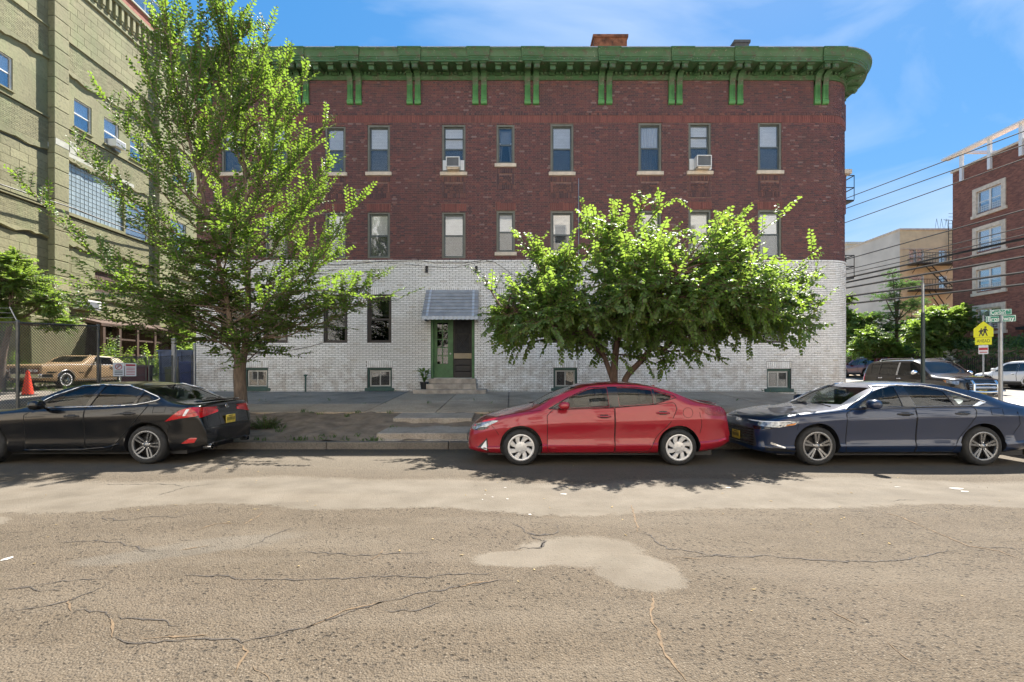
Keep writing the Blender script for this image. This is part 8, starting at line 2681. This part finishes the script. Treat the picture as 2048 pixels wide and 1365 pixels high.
def hedge(name, x0, x1, y0, y1, z0, h, n, seed, label):
    rg = np.random.default_rng(seed)
    root = empty(name, ((x0 + x1) / 2, (y0 + y1) / 2, z0)); tag(root, label, 'hedge')
    P = np.stack([rg.uniform(x0, x1, n), rg.uniform(y0, y1, n), z0 + h * rg.uniform(0, 1, n) ** .7 * (1 + .12 * np.sin(np.arange(n)))], 1) - np.array(root.location)
    leaves_mesh('foliage', P, rg.normal(0, 1, (n, 3)), rg.normal(0, 1, (n, 3)) + np.array([0, 0, .6]), rg.uniform(.14, .26, n), MT['leaf_pine'], root, width=.6)
    m = MB(); m.bb(x0 + .3 - root.location.x, x1 - .3 - root.location.x, y0 + .1 - root.location.y, y1 - .1 - root.location.y, 0, h * .8); m.build('branches', MT['soil'], root)
hedge('hedge', 33.2, 35.2, 30, 49, 1.1, 2.7, 17000, 4, 'dark hedge along the far pavement behind the parked cars')
ifn = empty('iron_fence', (33.0, 40, 1.2)); tag(ifn, 'dark iron railing along the far pavement in front of the hedge', 'fence')
m = MB()
for k in range(130):
    y = 28 + k * .16 - 40; m.bb(-.012, .012, y - .012, y + .012, 0, 1.45)
m.build('railing_bar', MT['iron'], ifn)['kind'] = 'stuff'
m = MB(); m.bb(-.02, .02, -12, 9, 1.30, 1.34); m.bb(-.02, .02, -12, 9, .15, .19); m.build('rail', MT['iron'], ifn)

# ------------------------------------------------------------------ street furniture on the corner
MT['sign_green'] = simple('green_street_sign', (.0, .20, .12), .4, var=.08); MT['sign_yellow'] = simple('fluorescent_yellow_sign', (.80, .78, .01), .45, var=.05)
sg_ = empty('street_sign', (14.25, 14.0, .25)); tag(sg_, 'street name sign post reading Corbin and Broadway on the corner', 'street sign')
m = MB(); m.tube([(0, 0, -.1), (.0, 0, 2.78)], .052, 10); m.build('post', MT['galv'], sg_, True)
def blade(z, w, h, rz, txt, tw, sub=None):
    o = empty('name_plate', (0, 0, z), rz, sg_)
    m = MB(); m.bb(-w / 2, w / 2, -.008, .008, -h / 2, h / 2)
    b = bevel(m.build('name_plate', MT['sign_green'], sg_), .01, 2); b.location = (0, 0, z); b.rotation_euler = (0, 0, rz)
    bpy.data.objects.remove(o)
    m = MB()
    for (a, c, d, e) in ((-w / 2 + .012, w / 2 - .012, h / 2 - .02, h / 2 - .012), (-w / 2 + .012, w / 2 - .012, -h / 2 + .012, -h / 2 + .02)): m.bb(a, c, -.0105, -.0085, d, e)
    m.bb(-w / 2 + .012, -w / 2 + .02, -.0105, -.0085, -h / 2 + .02, h / 2 - .02); m.bb(w / 2 - .02, w / 2 - .012, -.0105, -.0085, -h / 2 + .02, h / 2 - .02)
    m.build('border', MT['lamp_white'], b)
    text_mesh('lettering', txt, h * .98, MT['lamp_white'], b, (-.05 if sub else 0, -.0095, -.005), (R(90), 0, 0), tw, .001)
    if sub: text_mesh('lettering', sub, h * .4, MT['lamp_white'], b, (w / 2 - .09, -.0095, .04), (R(90), 0, 0), .1, .001)
blade(3.10, .46, .165, R(-40), 'Corbin', .30, 'PL')
blade(2.91, .64, .185, R(-34), 'Broadway', .55)
m = MB(); m.bb(-.03, .03, -.03, .03, 2.76, 3.02); m.build('bracket', MT['galv'], sg_)
ss = empty('school_crossing_sign', (24.55, 25.0, broad_z(25))); tag(ss, 'fluorescent yellow school crossing sign with AHEAD plate above a red and white notice', 'road sign')
def facing(o): o.rotation_euler = (0, 0, R(-42)); return o
facing(ss)
m = MB(); m.tube([(0, .03, 0), (0, .03, 4.0)], .04, 8); m.build('post', MT['galv'], ss, True)
zc = 1.6 + (745 - 690) * 25 / 960 - ss.location.z
m = MB(); m.prism([(-.44, 0), (.44, 0), (.44, .55), (0, 1.04), (-.44, .55)], 'y', -.012, .0); p = m.build('pentagon_plate', MT['sign_yellow'], ss); p.location = (0, 0, zc + .44)
m = MB()
for (cx, k) in ((-.11, .88), (.07, 1.06)):
    m.lathe([(0, -.003), (.052 * k, -.003), (.052 * k, 0)], (cx + .02, -.0125, .60 * k), 'y', 12)
    def Q(pts): m.prism([(cx + a * k, b * k) for a, b in pts], 'y', -.0165, -.0125)
    Q([(-.055, .30), (.05, .30), (.065, .53), (-.05, .53)])
    Q([(-.05, .31), (.01, .31), (-.06, .07), (-.11, .07)]); Q([(-.01, .31), (.05, .31), (.12, .07), (.07, .07)])
    Q([(.05, .52), (.13, .40), (.10, .37), (.03, .45)]); Q([(-.045, .52), (-.13, .40), (-.10, .36), (-.03, .44)])
m.build('pedestrian_symbol', MT['sign_black'], p); p.scale = (.84, 1, .80); p.location.z = zc + .40
m = MB(); m.bb(-.40, .40, -.012, 0, 0, .42); q = m.build('ahead_plate', MT['sign_yellow'], ss); q.location = (0, 0, zc); q.scale = (.78, 1, .92)
text_mesh('lettering', 'AHEAD', .26, MT['sign_black'], q, (0, -.0135, .21), (R(90), 0, 0), .62, .001)
m = MB(); m.bb(-.23, .23, -.012, 0, 0, .56); n_ = m.build('notice_plate', MT['sign_white'], ss); n_.location = (0, 0, zc - .48); n_.scale = (.80, 1, .82)
m = MB(); m.bb(-.21, .21, -.0145, -.0125, .24, .40); m.bb(-.18, .18, -.0145, -.0125, .08, .14); m.build('print_band', MT['sign_red'], n_)
gp_ = empty('sign_pole', (9.93, 11.6, strip_z(9.93, 11.6))); tag(gp_, 'dark green street pole with bare pale upper section behind the blue sedan', 'pole')
m = MB(); m.tube([(0, 0, -.1), (0, 0, 2.72)], .042, 10); m.build('shaft', MT['pole_green'], gp_, True)
m = MB(); m.tube([(0, 0, 2.70), (0, 0, 3.42)], .028, 8); m.build('upper_shaft', MT['galv'], gp_, True)

# overhead lines along the cross street
def line_px(ya, yb, r, label, X=15.6, xa=1690, xb=2048, sag=.0):
    da, db = X * 960 / (xa - 1024), X * 960 / (xb - 1024)
    A1 = Vector((X, da, 1.6 + (745 - ya) * da / 960)); B1 = Vector((X, db, 1.6 + (745 - yb) * db / 960))
    d = (A1 - B1)
    P = [tuple(B1 - d * 1.6), tuple(B1 + d * 6)]
    m = MB()
    N = 40; pts = []
    for k in range(N + 1):
        t = k / N; p = Vector(P[0]).lerp(Vector(P[1]), t); pts.append(p)
    m.tube(pts, r, 6)
    o = m.build('power_line', MT['wire'], None, True, loc=pts[0]); tag(o, label, 'power line', 'overhead lines along the cross street')
heavy, thin = .040, .017
line_px(398, 263, thin, 'thin overhead wire, topmost of the lines over the cross street')
line_px(418, 290, thin, 'thin overhead wire second from the top, over the white roof frame')
line_px(446, 318, thin, 'thin overhead wire third from the top, crossing below the white roof frame')
line_px(520, 420, thin * 1.3, 'thin sagging wire crossing between the upper rows of block windows')
line_px(541, 455, thin, 'thin overhead wire just above the heavy cables')
line_px(549, 470, thin, 'thin overhead wire closest above the heavy cables')
line_px(557, 478, heavy, 'heavy black cable, topmost of the thick bundle')
line_px(566, 493, heavy, 'heavy black cable second in the thick bundle')
line_px(577, 514, heavy, 'heavy black cable in the middle of the thick bundle')
line_px(594, 545, heavy, 'heavy black cable fourth in the thick bundle')
line_px(609, 569, heavy, 'heavy black cable, lowest of the thick bundle above the trees')
# ------------------------------------------------------------------ the other side of the street (unseen houses, only reflected in glass, made tall and pale to light the shaded front)
structure(sheet('sidewalk_opposite', -45, 45, -6.5, -1.2, 20, 2, lambda x, y: .15, MT['slab']))
mb = MB(); mb.bb(-45, 45, -1.2, -1.0, -.1, .152); structure(mb.build('kerb_opposite', MT['kerb']))
def opposite_house(x0, x1, h, mat, label, seed):
    root = empty('unseen_house', ((x0 + x1) / 2, -7.0, .15)); tag(root, label, 'house', 'unseen houses across the street added to bounce sun onto the front')
    O2 = root.location; y = -6.5; n = 3
    w = (x1 - x0) / n
    ops = []
    for k in range(n):
        for f in range(int(h // 3.1)):
            c = x0 + w * (k + .5); z = .9 + f * 3.1
            ops.append((c - .55, c + .55, z, z + 1.7))
    xs = sorted(set([x0, x1] + [q for o in ops for q in o[:2]])); zs = sorted(set([.1, h] + [q for o in ops for q in o[2:]]))
    m = MB()
    for a, b in zip(xs[:-1], xs[1:]):
        for c, d in zip(zs[:-1], zs[1:]):
            if any(o[0] < (a + b) / 2 < o[1] and o[2] < (c + d) / 2 < o[3] for o in ops): continue
            m.quad((b, y, c), (a, y, c), (a, y, d), (b, y, d))
    m.bb(x0, x1, y - 9, y - .3, .1, h)
    far_part(m, 'wall', mat, root, O2)
    m = MB(); m.bb(x0, x1, y - .2, y + .35, h - .1, h + .35); far_part(m, 'cornice', MT['stone_sill'], root, O2)
    for (a, b, c, d) in ops:
        m = MB(); ring(m, a, b, c, d, .07, .07, y - .14, y - .06); m.bb(a + .07, b - .07, y - .13, y - .07, (c + d) / 2 - .03, (c + d) / 2 + .03)
        wf = far_part(m, 'window', MT['white_vinyl'], root, O2)
        m = MB(); m.bb(a, b, y - .16, y - .15, c, d); m.build('pane', MT['glass_dark'], wf)
st1 = simple('cream_stucco_front', (.80, .77, .71), .85, var=.1); st2_ = simple('pale_yellow_brick', (.78, .71, .60), .85, var=.12); st3 = simple('white_painted_brick', (.80, .80, .78), .8, var=.08)
for k, (x0, x1, h, m_) in enumerate(((-34, -21, 16.4, st2_), (-21, -9, 17.2, st3), (-9, 2.5, 16.2, st1), (2.5, 14, 17.0, st2_), (14, 27, 16.5, st3))):
    opposite_house(x0, x1, h, m_, ('unseen yellow brick house, made tall to bounce sun, opposite the warehouse', 'unseen white house, made tall to bounce sun, opposite the tall street tree', 'unseen cream house, made tall to bounce sun, opposite the front door', 'unseen yellow brick house, made tall to bounce sun, opposite the red sedan', 'unseen white house, made tall to bounce sun, opposite the cross street')[k], k)
